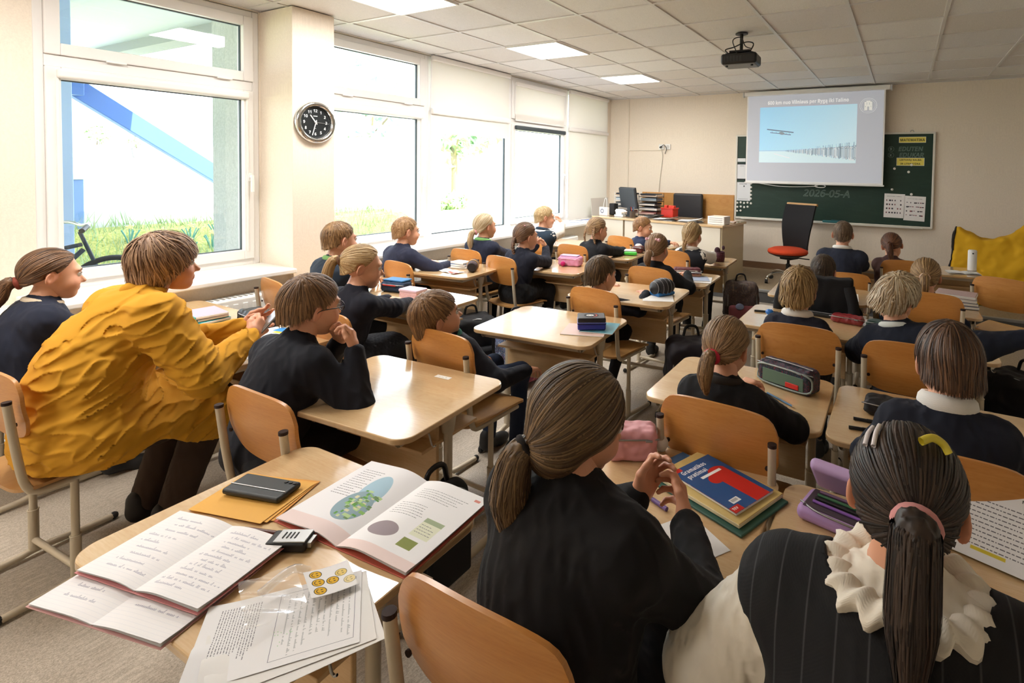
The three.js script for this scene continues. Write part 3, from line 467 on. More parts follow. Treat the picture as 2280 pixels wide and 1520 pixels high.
  part(s, 'pull_cord', tube([[-0.7, -0.01, 0.005], [-0.4, -0.045, 0.03], [-0.12, -0.045, 0.03], [0.1, -0.03, 0.02]], 0.004, 20, 5), M.white); part(s, 'cord_handle', tube([[0.06, -0.03, 0.02], [0.1, -0.012, 0.02], [0.17, -0.012, 0.02], [0.2, -0.03, 0.02], [0.17, -0.045, 0.02], [0.1, -0.045, 0.02]], 0.005, 20, 5, true), M.white);
  for (const x of [-0.8, 0.8]) part(s, 'wall_bracket', rbox(0.03, 0.03, 0.14, 0.004, x, 1.25, -0.07), M.white);
}
const notice = (label, x, y, w, h, draw, tilt = 0, cat = 'notice', px = 256) => { const t = thing('notice_sheet', label, cat, [x, y, ZF + 0.0235]); t.rotation.z = tilt; part(t, 'sheet', rbox(w, h, 0.0015, 0.0005), std(0xffffff, 0.8, { map: canvasTex(px, Math.round((px * h) / w), draw) })); return t; };
const fit = (g) => g;
const strip = (lines) => (c, w, h) => { c.fillStyle = '#f2e26c'; c.fillRect(0, 0, w, h); c.strokeStyle = '#fff'; c.lineWidth = 6; c.strokeRect(0, 0, w, h); c.fillStyle = '#20201a'; c.textAlign = 'center'; lines.forEach((l, i) => { c.font = `bold ${(h / lines.length) * 0.62}px sans-serif`; c.fillText(l, w / 2, (h / lines.length) * (i + 0.74), w * 0.92); }); };
notice('yellow strip reading MATEMATIKA at the top right of the board', 0.08, 1.98, 0.3, 0.075, strip(['MATEMATIKA']));
notice('yellow two-line strip reading LIETUVIŲ KALBA IR LITERATŪRA', 0.065, 1.7, 0.31, 0.1, strip(['LIETUVIŲ KALBA', 'IR LITERATŪRA']));
const calDraw = (seed, rows) => (c, w, h) => { const r = RG(seed); c.fillStyle = '#f4f1ef'; c.fillRect(0, 0, w, h); c.fillStyle = '#55505a'; for (let i = 0; i < 14; i++) c.fillRect(w * 0.14 + i * w * 0.05, h * 0.1, w * 0.03 * r() + 2, h * 0.018); for (let j = 0; j < 4; j++) for (let i = 0; i < (rows ? 6 : 9); i++) { c.fillStyle = r() < 0.35 ? '#8a4b50' : '#3b3740'; if (r() < 0.85) c.fillRect(w * 0.1 + (i * w * 0.82) / (rows ? 6 : 9), h * (0.25 + j * 0.17), w * (0.04 + r() * 0.06), h * (rows ? 0.06 : 0.025 + r() * 0.03)); } };
notice('white number chart on the left at the lower right of the board', -0.1, 1.13, 0.235, 0.31, calDraw(3, true), -0.015, 'poster'); notice('white printed chart on the right at the lower right of the board', 0.13, 1.105, 0.235, 0.315, calDraw(8, false), -0.03, 'poster');
notice('white sheet with dark top band at the left edge of the board', -2.09, 1.54, 0.15, 0.24, (c, w, h) => { c.fillStyle = '#eceef2'; c.fillRect(0, 0, w, h); c.fillStyle = '#23272a'; c.fillRect(0, 0, w, h * 0.06); c.fillRect(0, h * 0.93, w, h * 0.07); c.fillStyle = '#777'; c.fillRect(w * 0.3, h * 0.14, w * 0.4, h * 0.02); });
notice('white sheet with small print above the rows of round magnets', -2.06, 1.25, 0.2, 0.27, (c, w, h) => { c.fillStyle = '#e9ecef'; c.fillRect(0, 0, w, h); c.fillStyle = '#333'; for (let i = 0; i < 7; i++) { c.fillRect(w * (0.2 + i * 0.08), h * 0.08, w * 0.05, h * 0.03); c.fillRect(w * (0.15 + i * 0.1), h * 0.9, w * 0.06, h * 0.02); } c.fillRect(w * 0.5, h * 0.17, w * 0.07, h * 0.09); });
notice('plain white strip pinned high on the left of the board', -2.1, 1.71, 0.12, 0.05, (c, w, h) => { c.fillStyle = '#eef0f2'; c.fillRect(0, 0, w, h); });
const magGeo = lathe([[0.0001, 0], [0.015, 0], [0.016, 0.004], [0.014, 0.009], [0.0001, 0.01]], 14).rotateX(Math.PI / 2), magMat = std(0xf0eee6, 0.4);
const mag = (x, y, l, g) => { const t = thing('round_magnet', l, 'magnet', [x, y, ZF + 0.0245], 0, g); part(t, 'cap', magGeo, magMat); };
const magNear = ['just below the two-line yellow strip', 'right of the middle under the two-line yellow strip', 'above the number chart', 'holding the right printed chart', 'on the top edge of the two-line strip'];
[[-0.11, 1.61], [0.05, 1.57], [-0.13, 1.34], [0.09, 1.285], [0.08, 1.66]].forEach(([x, y], i) => mag(x, y, 'white round magnet ' + magNear[i]));
for (let j = 0; j < 3; j++) for (let i = 0; i < [5, 4, 2][j]; i++) mag(-2.145 + i * 0.05 + (j === 1 ? 0.002 : 0), 1.08 - j * 0.06 + (i % 2) * 0.008, 'small white round magnet in the rows at the lower left of the board', 'magnet rows on the board');
for (let j = 0; j < 5; j++) mag(-1.948, 1.37 - j * 0.055, 'small white round magnet in the column beside the small-print sheet', 'magnet column on the board');
{ const t = thing('board_sponge', 'teal sponge cloth lying on the chalk tray', 'sponge', [-0.86, 0.868, ZF + 0.06]); part(t, 'cloth', rbox(0.2, 0.03, 0.05, 0.014, 0, 0.014, 0), fabric(0x3f7d83)); part(t, 'backing', rbox(0.12, 0.02, 0.04, 0.008, 0.07, 0.03, 0), fabric(0x2f5d66)); }
{ const t = thing('wall_socket', 'white wall socket with a plug on the front wall', 'socket', [-3.3, 1.91, ZF]); for (const x of [-0.08, 0.03]) part(t, 'plate', rbox(0.09, 0.085, 0.02, 0.008, x, 0, 0.012), M.white); part(t, 'outlet', cyl(0.028, 0.028, 0.004, 0, 0, 0, 18).rotateX(Math.PI / 2).translate(0.03, 0, 0.022), std(0xd8d6d2, 0.5)); part(t, 'plug', rod([-0.08, 0, 0.02], [-0.075, -0.01, 0.07], 0.016), M.black);
  part(t, 'cable', tube([[-0.075, -0.01, 0.065], [-0.05, -0.08, 0.05], [-0.06, -0.2, 0.01], [-0.1, -0.55, 0.008], [-0.13, -1.0, 0.012]], 0.006, 30, 6), std(0xc8bfae, 0.5)); part(t, 'cable', tube([[-0.075, -0.01, 0.065], [-0.02, 0.03, 0.06], [0.02, -0.03, 0.05], [-0.01, -0.11, 0.03]], 0.005, 16, 5), M.black); }
{ // clock on the pillar
  const t = thing('wall_clock', 'round chrome clock with black face on the pillar', 'clock', [-3.902, 1.865, -2.505], Math.PI / 2);
  part(t, 'rim', lathe([[0.118, 0.0], [0.155, 0.0], [0.158, 0.02], [0.15, 0.036], [0.135, 0.044], [0.122, 0.036], [0.118, 0.02]], 48).rotateX(Math.PI / 2), M.chrome);
  const face = canvasTex(512, 512, (c) => { c.fillStyle = '#1d2123'; c.fillRect(0, 0, 512, 512); c.translate(256, 256); c.fillStyle = '#e9ecec'; c.textAlign = 'center'; c.textBaseline = 'middle'; c.font = 'bold 62px sans-serif'; for (let i = 1; i <= 12; i++) { const a = (i / 12) * TAU; c.fillText(String(i), Math.sin(a) * 182, -Math.cos(a) * 182); } for (let i = 0; i < 60; i++) { const a = (i / 60) * TAU; c.fillRect(Math.sin(a) * 236 - 2, -Math.cos(a) * 236 - 2, 5, 5); } c.fillRect(-34, -104, 68, 12); c.fillRect(-12, 92, 24, 5); });
  part(t, 'face', new THREE.CircleGeometry(0.122, 48).translate(0, 0, 0.014), std(0xffffff, 0.4, { map: face }));
  const hand = (a, l, w, z) => box(w, l, 0.0015, 0, l / 2 - 0.018, z).rotateZ(-a);
  part(t, 'hour_hand', hand(rad(322), 0.085, 0.008, 0.018), M.white); part(t, 'minute_hand', hand(rad(196), 0.12, 0.006, 0.021), M.white); part(t, 'second_hand', hand(rad(93), 0.12, 0.0016, 0.024), std(0xaaaaaa, 0.4)); part(t, 'hub', cyl(0.006, 0.006, 0.014, 0, 0.02, 0).rotateX(Math.PI / 2), M.white);
}
{ // projector
  const t = thing('projector', 'black projector hanging from the ceiling', 'projector', [-1.22, 2.47, -4.5], rad(3)); t.scale.set(0.86, 0.88, 0.86);
  part(t, 'body', rbox(0.34, 0.1, 0.26, 0.025, 0, 0, 0, 3), std(0x17181a, 0.4)); part(t, 'underside', rbox(0.3, 0.012, 0.22, 0.005, 0, -0.05, 0), std(0x7d7f80, 0.5)); part(t, 'lens', cyl(0.038, 0.042, 0.05, 0, 0, 0, 20).rotateX(Math.PI / 2).translate(0.07, 0, -0.14), M.black); part(t, 'lens_glass', cyl(0.03, 0.03, 0.004, 0, 0, 0, 20).rotateX(Math.PI / 2).translate(0.07, 0, -0.166), phys(0x223044, 0.05));
  part(t, 'ceiling_mount', merge([rod([0, 0.05, 0], [0, 0.252, 0], 0.016), cyl(0.06, 0.06, 0.01, 0, 0.248, 0), rbox(0.2, 0.02, 0.16, 0.006, 0, 0.075, 0)]), M.black);
  for (const [a, b] of [[-1, 1], [1, 1], [0, -1]]) part(t, 'bracket_arm', rod([0, 0.08, 0], [a * 0.13, 0.05, b * 0.09], 0.009), M.black);
  part(t, 'cable', tube([[0.1, 0.05, 0.1], [0.13, 0.13, 0.08], [0.05, 0.16, 0.04], [-0.06, 0.12, 0.05], [-0.13, 0.09, 0.1], [-0.1, 0.05, 0.12]], 0.006, 30, 6), M.black); part(t, 'cable', tube([[-0.02, 0.05, 0.1], [-0.07, 0.18, 0.06], [0, 0.21, 0.03], [0.05, 0.12, 0.06], [0.12, 0.08, 0.11]], 0.005, 26, 6), M.black);
  part(t, 'vent', merge([0, 1, 2, 3, 4, 5].map((i) => box(0.02, 0.05, 0.004, -0.13 + i * 0.03, 0, 0.131))), std(0x2c2d2f, 0.6)); for (const s of [-1, 1]) part(t, 'foot', cyl(0.012, 0.012, 0.015, s * 0.12, -0.062, 0.08, 10), M.black);
}

// ---------------------------------------------------------------- teacher counter and what stands on it
const TD = { x: -2.9, z: -7.0, a: rad(-7), h: 0.87 };
const onT = (dx, dz, dy = 0) => [TD.x + dx * Math.cos(TD.a) + dz * Math.sin(TD.a), TD.h + dy + 0.001, TD.z - dx * Math.sin(TD.a) + dz * Math.cos(TD.a)];
{
  const t = thing('teacher_counter', 'long pale birch teacher desk on the platform', 'desk', [TD.x, 0.145, TD.z], TD.a), H = TD.h - 0.145;
  part(t, 'worktop', uvBox(slab(2.04, 0.78, 0.028, 0.01, 0.003)), M.top).position.y = H;
  const pl = std(0xeadfcb, 0.5, { bumpMap: birch, bumpScale: 0.0005 });
  part(t, 'front_panel', uvBox(rbox(0.5, H - 0.03, 0.018, 0.003, -0.73, (H - 0.03) / 2, 0.36)), pl); part(t, 'front_panel', uvBox(rbox(1.43, H - 0.03, 0.018, 0.003, 0.262, (H - 0.03) / 2, 0.36)), pl); part(t, 'panel_gap', rbox(0.012, H - 0.03, 0.01, 0.002, -0.466, (H - 0.03) / 2, 0.362), std(0x8a7355, 0.6));
  for (const x of [-0.985, 0.985]) part(t, 'side_panel', uvBox(rbox(0.02, H - 0.03, 0.7, 0.003, x, (H - 0.03) / 2, 0), 1, true), std(0xe3d2ae, 0.5)); part(t, 'handle', rbox(0.012, 0.1, 0.02, 0.004, -0.6, H * 0.55, 0.375), M.steel);
}
{ // monitor seen from behind
  const t = thing('computer_monitor', 'dark computer monitor turned away on the teacher counter', 'monitor', onT(-0.55, 0.07), rad(-28)), mk = std(0x3a4047, 0.5);
  const s = part(t, 'back_shell', rbox(0.38, 0.3, 0.045, 0.015, 0, 0.27, 0).rotateX(0.18), mk); part(s, 'vent_slots', box(0.18, 0.012, 0.004, 0, 0.35, -0.04).rotateX(0.18).translate(0, 0, 0.06), M.black); part(t, 'screen', box(0.35, 0.26, 0.003, 0, 0.27, -0.0245).rotateX(0.18), M.black); part(t, 'bezel', rbox(0.385, 0.305, 0.02, 0.006, 0, 0.27, -0.016).rotateX(0.18), M.black);
  part(t, 'stand_neck', rbox(0.07, 0.16, 0.03, 0.01, 0, 0.09, 0.03), mk); part(t, 'stand_base', lathe([[0.0001, 0], [0.12, 0], [0.12, 0.008], [0.03, 0.02], [0.0001, 0.022]], 24).scale(1, 1, 0.75), mk);
}
const trayCols = [[0xc9a9a0, 0x8d5a58], [0xd9d3cc, 0x63666e], [0xe7e2da, 0x3d4148], [0xcfd6d8, 0x7b8a94], [0xdfc9b0, 0x2d3036]];
[[-0.8, -0.2, 'wire tray tower full of papers left of the monitor'], [-0.4, -0.25, 'paper tray tower behind the monitor']].forEach(([dx, dz, l], k) => {
  const t = thing('letter_tray', l, 'tray', onT(dx, dz), TD.a + 0.05), r = RG(80 + k);
  for (const s of [-1, 1]) for (const d of [-1, 1]) part(t, 'wire_post', rod([s * 0.15, 0, d * 0.11], [s * 0.15, 0.33, d * 0.11], 0.004, 0.004, 6), k ? M.black : M.white);
  for (let i = 0; i < 5; i++) { part(t, 'tray', rbox(0.31, 0.008, 0.23, 0.002, 0, 0.012 + i * 0.066, 0), k ? M.black : M.white); for (let j = 0; j < 2; j++) part(t, 'paper_stack', rbox(0.28 - r() * 0.03, 0.018 + r() * 0.014, 0.21, 0.002, (r() - 0.5) * 0.04, 0.032 + i * 0.066 + j * 0.016, (r() - 0.5) * 0.03), std(trayCols[i][j], 0.8)); }
});
{ const t = thing('storage_box', 'red plastic box on the teacher counter', 'box', onT(-0.06, -0.2), TD.a), m = M.red; part(t, 'bin', rbox(0.2, 0.13, 0.16, 0.015, 0, 0.066, 0), m); part(t, 'rim', rbox(0.215, 0.016, 0.175, 0.006, 0, 0.128, 0), m); for (const s of [-0.06, 0.02, 0.07]) part(t, 'content', rbox(0.05, 0.04, 0.06, 0.01, s, 0.15, 0.02 * s * 10), std(0xd9402c, 0.6)); }
{ const t = thing('small_box', 'white box with a ring emblem at the left of the teacher counter', 'box', onT(-0.9, 0.24), TD.a - 0.1); part(t, 'carton', new RoundedBoxGeometry(0.16, 0.12, 0.05, 2, 0.006).translate(0, 0.061, 0), M.white); part(t, 'ring_print', new THREE.TorusGeometry(0.026, 0.006, 6, 24).scale(1, 1, 0.15).translate(-0.02, 0.065, 0.026), std(0x5a5f7c, 0.6)); part(t, 'strap', tube([[-0.02, 0.12, 0], [0, 0.24, -0.01], [0.03, 0.24, -0.01], [0.05, 0.12, 0]], 0.004, 14, 5), M.white); }
{ const t = thing('desk_speaker', 'black loudspeaker box left of the monitor', 'speaker', onT(-0.86, 0.06), TD.a); part(t, 'cabinet', rbox(0.1, 0.17, 0.1, 0.01, 0, 0.086, 0), M.black); part(t, 'grille', rbox(0.08, 0.14, 0.006, 0.003, 0, 0.086, 0.052), std(0x2c2c2e, 0.8)); }
{ const t = thing('tissue_bundle', 'crumpled white tissues by the monitor foot', 'tissues', onT(-0.62, 0.24), 0), g = []; const r = RG(91); for (let i = 0; i < 9; i++) g.push(new THREE.IcosahedronGeometry(0.03 + r() * 0.02, 0).scale(1.4, 0.5 + r(), 0.8).rotateY(r() * 6).translate((r() - 0.5) * 0.12, 0.03 + r() * 0.05, (r() - 0.5) * 0.08)); part(t, 'folds', merge(g), std(0xf1f1ee, 0.8)); part(t, 'carton', rbox(0.14, 0.03, 0.1, 0.006, 0, 0.016, 0), std(0xdfe6ea, 0.8)); }
{ const t = thing('pen_pot', 'dark mesh pen pot beside the monitor', 'pot', onT(-0.42, 0.22)); part(t, 'cup', lathe([[0.0001, 0], [0.04, 0], [0.043, 0.09], [0.039, 0.09], [0.036, 0.006], [0.0001, 0.006]], 18), std(0x4c4038, 0.5)); for (let i = 0; i < 4; i++) part(t, 'pen', rod([0.01 * i - 0.015, 0.01, 0], [0.024 * i - 0.04, 0.15, 0.02 * (i % 2)], 0.004, 0.004, 6), [M.black, M.red, std(0x2b4f9c, 0.5), M.steel][i]); }
[[-0.2, 0.05, 0.2, 'loose white papers beside the red box'], [0.14, 0.22, -0.3, 'wide open papers in the middle of the teacher counter'], [0.5, 0.2, 0.1, 'white papers left of the white basket']].forEach(([dx, dz, a, l], k) => {
  const t = thing('paper_pile', l, 'papers', onT(dx, dz), TD.a + a), r = RG(95 + k); for (let i = 0; i < 4; i++) { const p = part(t, 'sheet', sheet(0.3, 0.21, (u, v) => 0.012 * Math.pow(u, 3) * i, 6, 4), M.paper); p.position.set((r() - 0.5) * 0.08, 0.002 + i * 0.004, (r() - 0.5) * 0.05); p.rotation.y = (r() - 0.5) * 0.7; } if (k === 0) part(t, 'dark_folder', rbox(0.24, 0.012, 0.18, 0.004, 0.02, 0.03, -0.02), M.black); });
{ const t = thing('desk_basket', 'white plastic basket with papers at the right end of the teacher counter', 'basket', onT(0.88, 0.2), TD.a); for (const s of [-1, 1]) part(t, 'side', rbox(0.008, 0.1, 0.18, 0.003, s * 0.11, 0.051, 0), M.white); for (const s of [-1, 1]) part(t, 'side', rbox(0.22, 0.1, 0.008, 0.003, 0, 0.051, s * 0.09), M.white); for (let i = 0; i < 3; i++) part(t, 'slot_row', box(0.18, 0.008, 0.002, 0, 0.03 + i * 0.024, 0.0945), std(0xb5b3b0, 0.6)); part(t, 'bottom', box(0.215, 0.006, 0.175, 0, 0.004, 0), M.white); part(t, 'content', rbox(0.2, 0.06, 0.16, 0.01, 0, 0.07, 0), std(0xf0d9bc, 0.8)); }
{ const t = thing('exercise_book', 'pinkish book at the right corner of the teacher counter', 'book', onT(0.88, -0.08), TD.a + 0.2); part(t, 'cover', rbox(0.2, 0.014, 0.15, 0.003, 0, 0.008, 0), std(0xd9b9a8, 0.7)); part(t, 'page_block', rbox(0.192, 0.01, 0.146, 0.002, -0.002, 0.008, 0.004), M.paper); }
{ // black office chair behind the counter
  const t = thing('office_chair', 'black leather office chair behind the teacher counter', 'chair', [-2.85, 0.145, -7.58], Math.PI + 0.1), k = std(0x2b2c30, 0.5);
  part(t, 'backrest', rbox(0.46, 0.62, 0.07, 0.03, 0, 0.74, 0.2).rotateX(0), k); part(t, 'seam_pad', rbox(0.4, 0.2, 0.02, 0.01, 0, 0.93, 0.24), k); for (const x of [-0.1, 0.1]) part(t, 'seam', rod([x, 0.5, 0.24], [x, 0.82, 0.24], 0.006), M.black); part(t, 'seat', rbox(0.48, 0.09, 0.46, 0.035, 0, 0.45, -0.02), k); part(t, 'gas_lift', rod([0, 0.08, 0], [0, 0.42, 0], 0.025), M.steel); for (let i = 0; i < 5; i++) { const a = i * 1.2566; const l = part(t, 'base_arm', rod([0, 0.09, 0], [Math.cos(a) * 0.27, 0.06, Math.sin(a) * 0.27], 0.018), M.black); part(l, 'caster', ball(0.025, Math.cos(a) * 0.28, 0.026, Math.sin(a) * 0.28), M.black); }
}
{ // orange swivel chair
  const t = thing('swivel_chair', 'swivel chair with orange seat and tall black back before the board', 'chair', [-1.25, 0.145, -7.05], rad(158)), bk = std(0x131316, 0.85);
  const back = bentPlate(0.42, (x) => 0.98, (x) => 0.36 + 0.2 * Math.pow(Math.abs(x / 0.21), 3) * 0.3, 0.03, (x, y) => 0.22 - 0.5 * x * x + (y - 0.5) * 0.16 - 0.05 * Math.sin((y - 0.36) * 5), 16, 14); const P = back.attributes.position; for (let i = 0; i < P.count; i++) { const y = P.getY(i); P.setX(i, P.getX(i) * (0.8 + 0.2 * Math.min(1, Math.max(0, (y - 0.45) / 0.3)))); } back.computeVertexNormals();
  part(t, 'backrest', back, bk); part(t, 'head_rail', rbox(0.43, 0.035, 0.04, 0.012, 0, 0.985, 0.285), std(0xc79a62, 0.5));
  part(t, 'seat', lathe([[0.0001, 0.0], [0.2, 0.0], [0.245, 0.03], [0.24, 0.06], [0.18, 0.085], [0.0001, 0.09]], 32).translate(0, 0.36, -0.02), fabric(0xd2451a)); part(t, 'seat_shell', lathe([[0.0001, -0.02], [0.16, -0.012], [0.235, 0.018], [0.235, 0.024], [0.0001, 0.01]], 28).translate(0, 0.355, -0.02), M.black);
  part(t, 'lever', rod([-0.1, 0.33, 0], [-0.27, 0.33, 0.03], 0.007), M.black); part(t, 'mechanism', rbox(0.16, 0.05, 0.2, 0.015, 0, 0.325, 0.02), M.black); part(t, 'gas_lift', merge([rod([0, 0.08, 0], [0, 0.24, 0], 0.03), rod([0, 0.2, 0], [0, 0.34, 0], 0.018)]), M.black);
  for (let i = 0; i < 5; i++) { const a = i * 1.2566 + 0.2, c = Math.cos(a), s = Math.sin(a), l = part(t, 'base_arm', tube([[c * 0.03, 0.12, s * 0.03], [c * 0.17, 0.13, s * 0.17], [c * 0.27, 0.09, s * 0.27], [c * 0.29, 0.05, s * 0.29]], 0.014, 14, 8), M.chrome); part(l, 'caster', cyl(0.026, 0.026, 0.035, 0, 0, 0, 14).rotateX(Math.PI / 2).rotateY(a).translate(c * 0.29, 0.026, s * 0.29), M.black); }
}
// ---------------------------------------------------------------- distance fields and their meshes
function nets(f, lo, hi, cell) {
  const n = [0, 1, 2].map((i) => Math.max(2, Math.ceil((hi[i] - lo[i]) / cell) + 1)), [nx, ny, nz] = n, vals = new Float32Array(nx * ny * nz), B = 5, R = B * cell * 0.9 * 1.5;
  for (let bz = 0; bz < nz; bz += B) for (let by = 0; by < ny; by += B) for (let bx = 0; bx < nx; bx += B) {
    const d = f(lo[0] + (bx + B / 2) * cell, lo[1] + (by + B / 2) * cell, lo[2] + (bz + B / 2) * cell), far = Math.abs(d) > R;
    for (let z = bz; z < Math.min(nz, bz + B); z++) for (let y = by; y < Math.min(ny, by + B); y++) for (let x = bx; x < Math.min(nx, bx + B); x++) vals[(z * ny + y) * nx + x] = far ? d : f(lo[0] + x * cell, lo[1] + y * cell, lo[2] + z * cell);
  }
  const ids = new Int32Array(nx * ny * nz).fill(-1), P = [], I = [], C = [[0, 0, 0], [1, 0, 0], [0, 1, 0], [1, 1, 0], [0, 0, 1], [1, 0, 1], [0, 1, 1], [1, 1, 1]], E = [[0, 1], [2, 3], [4, 5], [6, 7], [0, 2], [1, 3], [4, 6], [5, 7], [0, 4], [1, 5], [2, 6], [3, 7]], v = new Float32Array(8);
  const sy = nx, sz = nx * ny;
  for (let z = 0; z < nz - 1; z++) for (let y = 0; y < ny - 1; y++) for (let x = 0; x < nx - 1; x++) {
    const o = z * sz + y * sy + x; let neg = 0;
    for (let k = 0; k < 8; k++) { v[k] = vals[o + C[k][0] + C[k][1] * sy + C[k][2] * sz]; if (v[k] < 0) neg++; }
    if (neg === 0 || neg === 8) continue;
    let ax = 0, ay = 0, az = 0, c = 0;
    for (const [a, b] of E) if (v[a] < 0 !== v[b] < 0) { const t = v[a] / (v[a] - v[b]), A = C[a], Q = C[b]; ax += A[0] + (Q[0] - A[0]) * t; ay += A[1] + (Q[1] - A[1]) * t; az += A[2] + (Q[2] - A[2]) * t; c++; }
    ids[o] = P.length / 3; P.push(lo[0] + (x + ax / c) * cell, lo[1] + (y + ay / c) * cell, lo[2] + (z + az / c) * cell);
  }
  const quad = (a, b, c, d, flip) => { if (a < 0 || b < 0 || c < 0 || d < 0) return; if (flip) I.push(a, b, c, a, c, d); else I.push(a, c, b, a, d, c); };
  for (let z = 1; z < nz - 1; z++) for (let y = 1; y < ny - 1; y++) for (let x = 1; x < nx - 1; x++) {
    const o = z * sz + y * sy + x, s = vals[o] < 0;
    if (s !== vals[o + 1] < 0) quad(ids[o], ids[o - sy], ids[o - sy - sz], ids[o - sz], s);
    if (s !== vals[o + sy] < 0) quad(ids[o], ids[o - sz], ids[o - sz - 1], ids[o - 1], s);
    if (s !== vals[o + sz] < 0) quad(ids[o], ids[o - 1], ids[o - 1 - sy], ids[o - sy], s);
  }
  const N = new Float32Array(P.length), e = cell * 0.6;
  for (let i = 0; i < P.length; i += 3) { const x = P[i], y = P[i + 1], z = P[i + 2]; let a = f(x + e, y, z) - f(x - e, y, z), b = f(x, y + e, z) - f(x, y - e, z), c = f(x, y, z + e) - f(x, y, z - e); const l = Math.hypot(a, b, c) || 1; N[i] = a / l; N[i + 1] = b / l; N[i + 2] = c / l; }
  const g = new THREE.BufferGeometry(); g.setAttribute('position', new THREE.Float32BufferAttribute(P, 3)); g.setAttribute('normal', new THREE.BufferAttribute(N, 3)); g.setIndex(I); return g;
}
const smin = (a, b, k) => { const h = Math.max(k - Math.abs(a - b), 0) / k; return Math.min(a, b) - h * h * k * 0.25; }, smax = (a, b, k) => -smin(-a, -b, k);
const ellip = (x, y, z, a, b, c) => { const p = x / a, q = y / b, r = z / c, k0 = Math.hypot(p, q, r), k1 = Math.hypot(p / a, q / b, r / c); return k1 < 1e-9 ? -Math.min(a, b, c) : (k0 * (k0 - 1)) / k1; };
// tapered capsule, widened along one axis
function cone(a, b, ra, rb, k = 0.03, axis, wide = 1) {
  const u = axis ? [axis.x, axis.y, axis.z] : null, s = 1 - 1 / wide; let bx = b.x - a.x, by = b.y - a.y, bz = b.z - a.z;
  if (u) { const t = (bx * u[0] + by * u[1] + bz * u[2]) * s; bx -= u[0] * t; by -= u[1] * t; bz -= u[2] * t; }
  const bb = bx * bx + by * by + bz * bz + 1e-9;
  return { k, a, b, r: Math.max(ra, rb) * wide, d: (x, y, z) => { let px = x - a.x, py = y - a.y, pz = z - a.z; if (u) { const t = (px * u[0] + py * u[1] + pz * u[2]) * s; px -= u[0] * t; py -= u[1] * t; pz -= u[2] * t; } const h = Math.min(1, Math.max(0, (px * bx + py * by + pz * bz) / bb)); return Math.hypot(px - bx * h, py - by * h, pz - bz * h) - (ra + (rb - ra) * h); } };
}
function field(prims, wrinkle) { return (x, y, z) => { let d = 1e3; for (const p of prims) { const q = p.d(x, y, z); d = d > 900 ? q : smin(d, q, p.k); } return wrinkle && Math.abs(d) < 0.06 ? d + wrinkle(x, y, z) : d; }; }
function meshOf(prims, cell, wrinkle, cut) {
  const lo = [1e3, 1e3, 1e3], hi = [-1e3, -1e3, -1e3];
  for (const p of prims) for (const q of [p.a, p.b]) [q.x, q.y, q.z].forEach((c, i) => { lo[i] = Math.min(lo[i], c - p.r - 0.03); hi[i] = Math.max(hi[i], c + p.r + 0.03); });
  const f0 = field(prims, wrinkle); return nets(cut ? (x, y, z) => Math.max(f0(x, y, z), cut(x, y, z)) : f0, lo, hi, cell);
}
function paint(g, f) { const p = g.attributes.position, c = new Float32Array(p.count * 3); for (let i = 0; i < p.count; i++) { const [r, h, b] = f(p.getX(i), p.getY(i), p.getZ(i)); c[i * 3] = r; c[i * 3 + 1] = h; c[i * 3 + 2] = b; } g.setAttribute('color', new THREE.BufferAttribute(c, 3)); return g; }
const lin = (hex) => { const c = new THREE.Color(hex); return [c.r, c.g, c.b]; }, mixc = (a, b, t) => a.map((v, i) => v + (b[i] - v) * t);

// head: face towards -z, crown up, about 0.225 high
const headShape = (ears) => (x, y, z) => {
  const ax = Math.abs(x);
  let d = ellip(x, y - 0.03, z - 0.012, 0.075, 0.086, 0.093);
  d = smin(d, ellip(x, y + 0.028, z + 0.026, 0.059, 0.082, 0.066), 0.03);
  d = smin(d, Math.hypot(x, y + 0.092, z + 0.062) - 0.02, 0.035);
  d = smin(d, Math.hypot(ax - 0.033, y + 0.04, z + 0.06) - 0.026, 0.03);
  d = smin(d, ellip(x, y - 0.022, z + 0.082, 0.045, 0.014, 0.014), 0.02);
  d = smax(d, -(Math.hypot(ax - 0.03, y - 0.002, z + 0.102) - 0.015), 0.014);
  const t = Math.min(1, Math.max(0, (0.004 - y) / 0.036)); d = smin(d, Math.hypot(x, y + 0.036 * t - 0.004, z + 0.083 + 0.022 * t) - (0.006 + 0.006 * t), 0.012);
  d = smin(d, Math.hypot(ax - 0.009, y + 0.036, z + 0.094) - 0.0065, 0.006);
  d = smin(d, ellip(x, y + 0.06, z + 0.088, 0.021, 0.006, 0.007), 0.006); d = smin(d, ellip(x, y + 0.07, z + 0.086, 0.017, 0.006, 0.007), 0.006);
  const ex = ax - 0.079, ey = y + 0.004, ez = z - 0.014 + ey * 0.2; let ear = ellip(ex - ez * 0.5, ey, ez, 0.011, 0.031, 0.019); ear = smax(ear, -(ellip(ex - 0.012, ey - 0.002, ez + 0.002, 0.008, 0.019, 0.011)), 0.006); return ears ? smin(d, ear, 0.01) : d;
};
const headCache = new Map();
function headGeo(cell, ears = true) {
  const key = cell + (ears ? 0 : 1); if (!headCache.has(key)) headCache.set(key, nets(headShape(ears), [-0.1, -0.13, -0.13], [0.1, 0.13, 0.13], cell)); return headCache.get(key).clone();
}
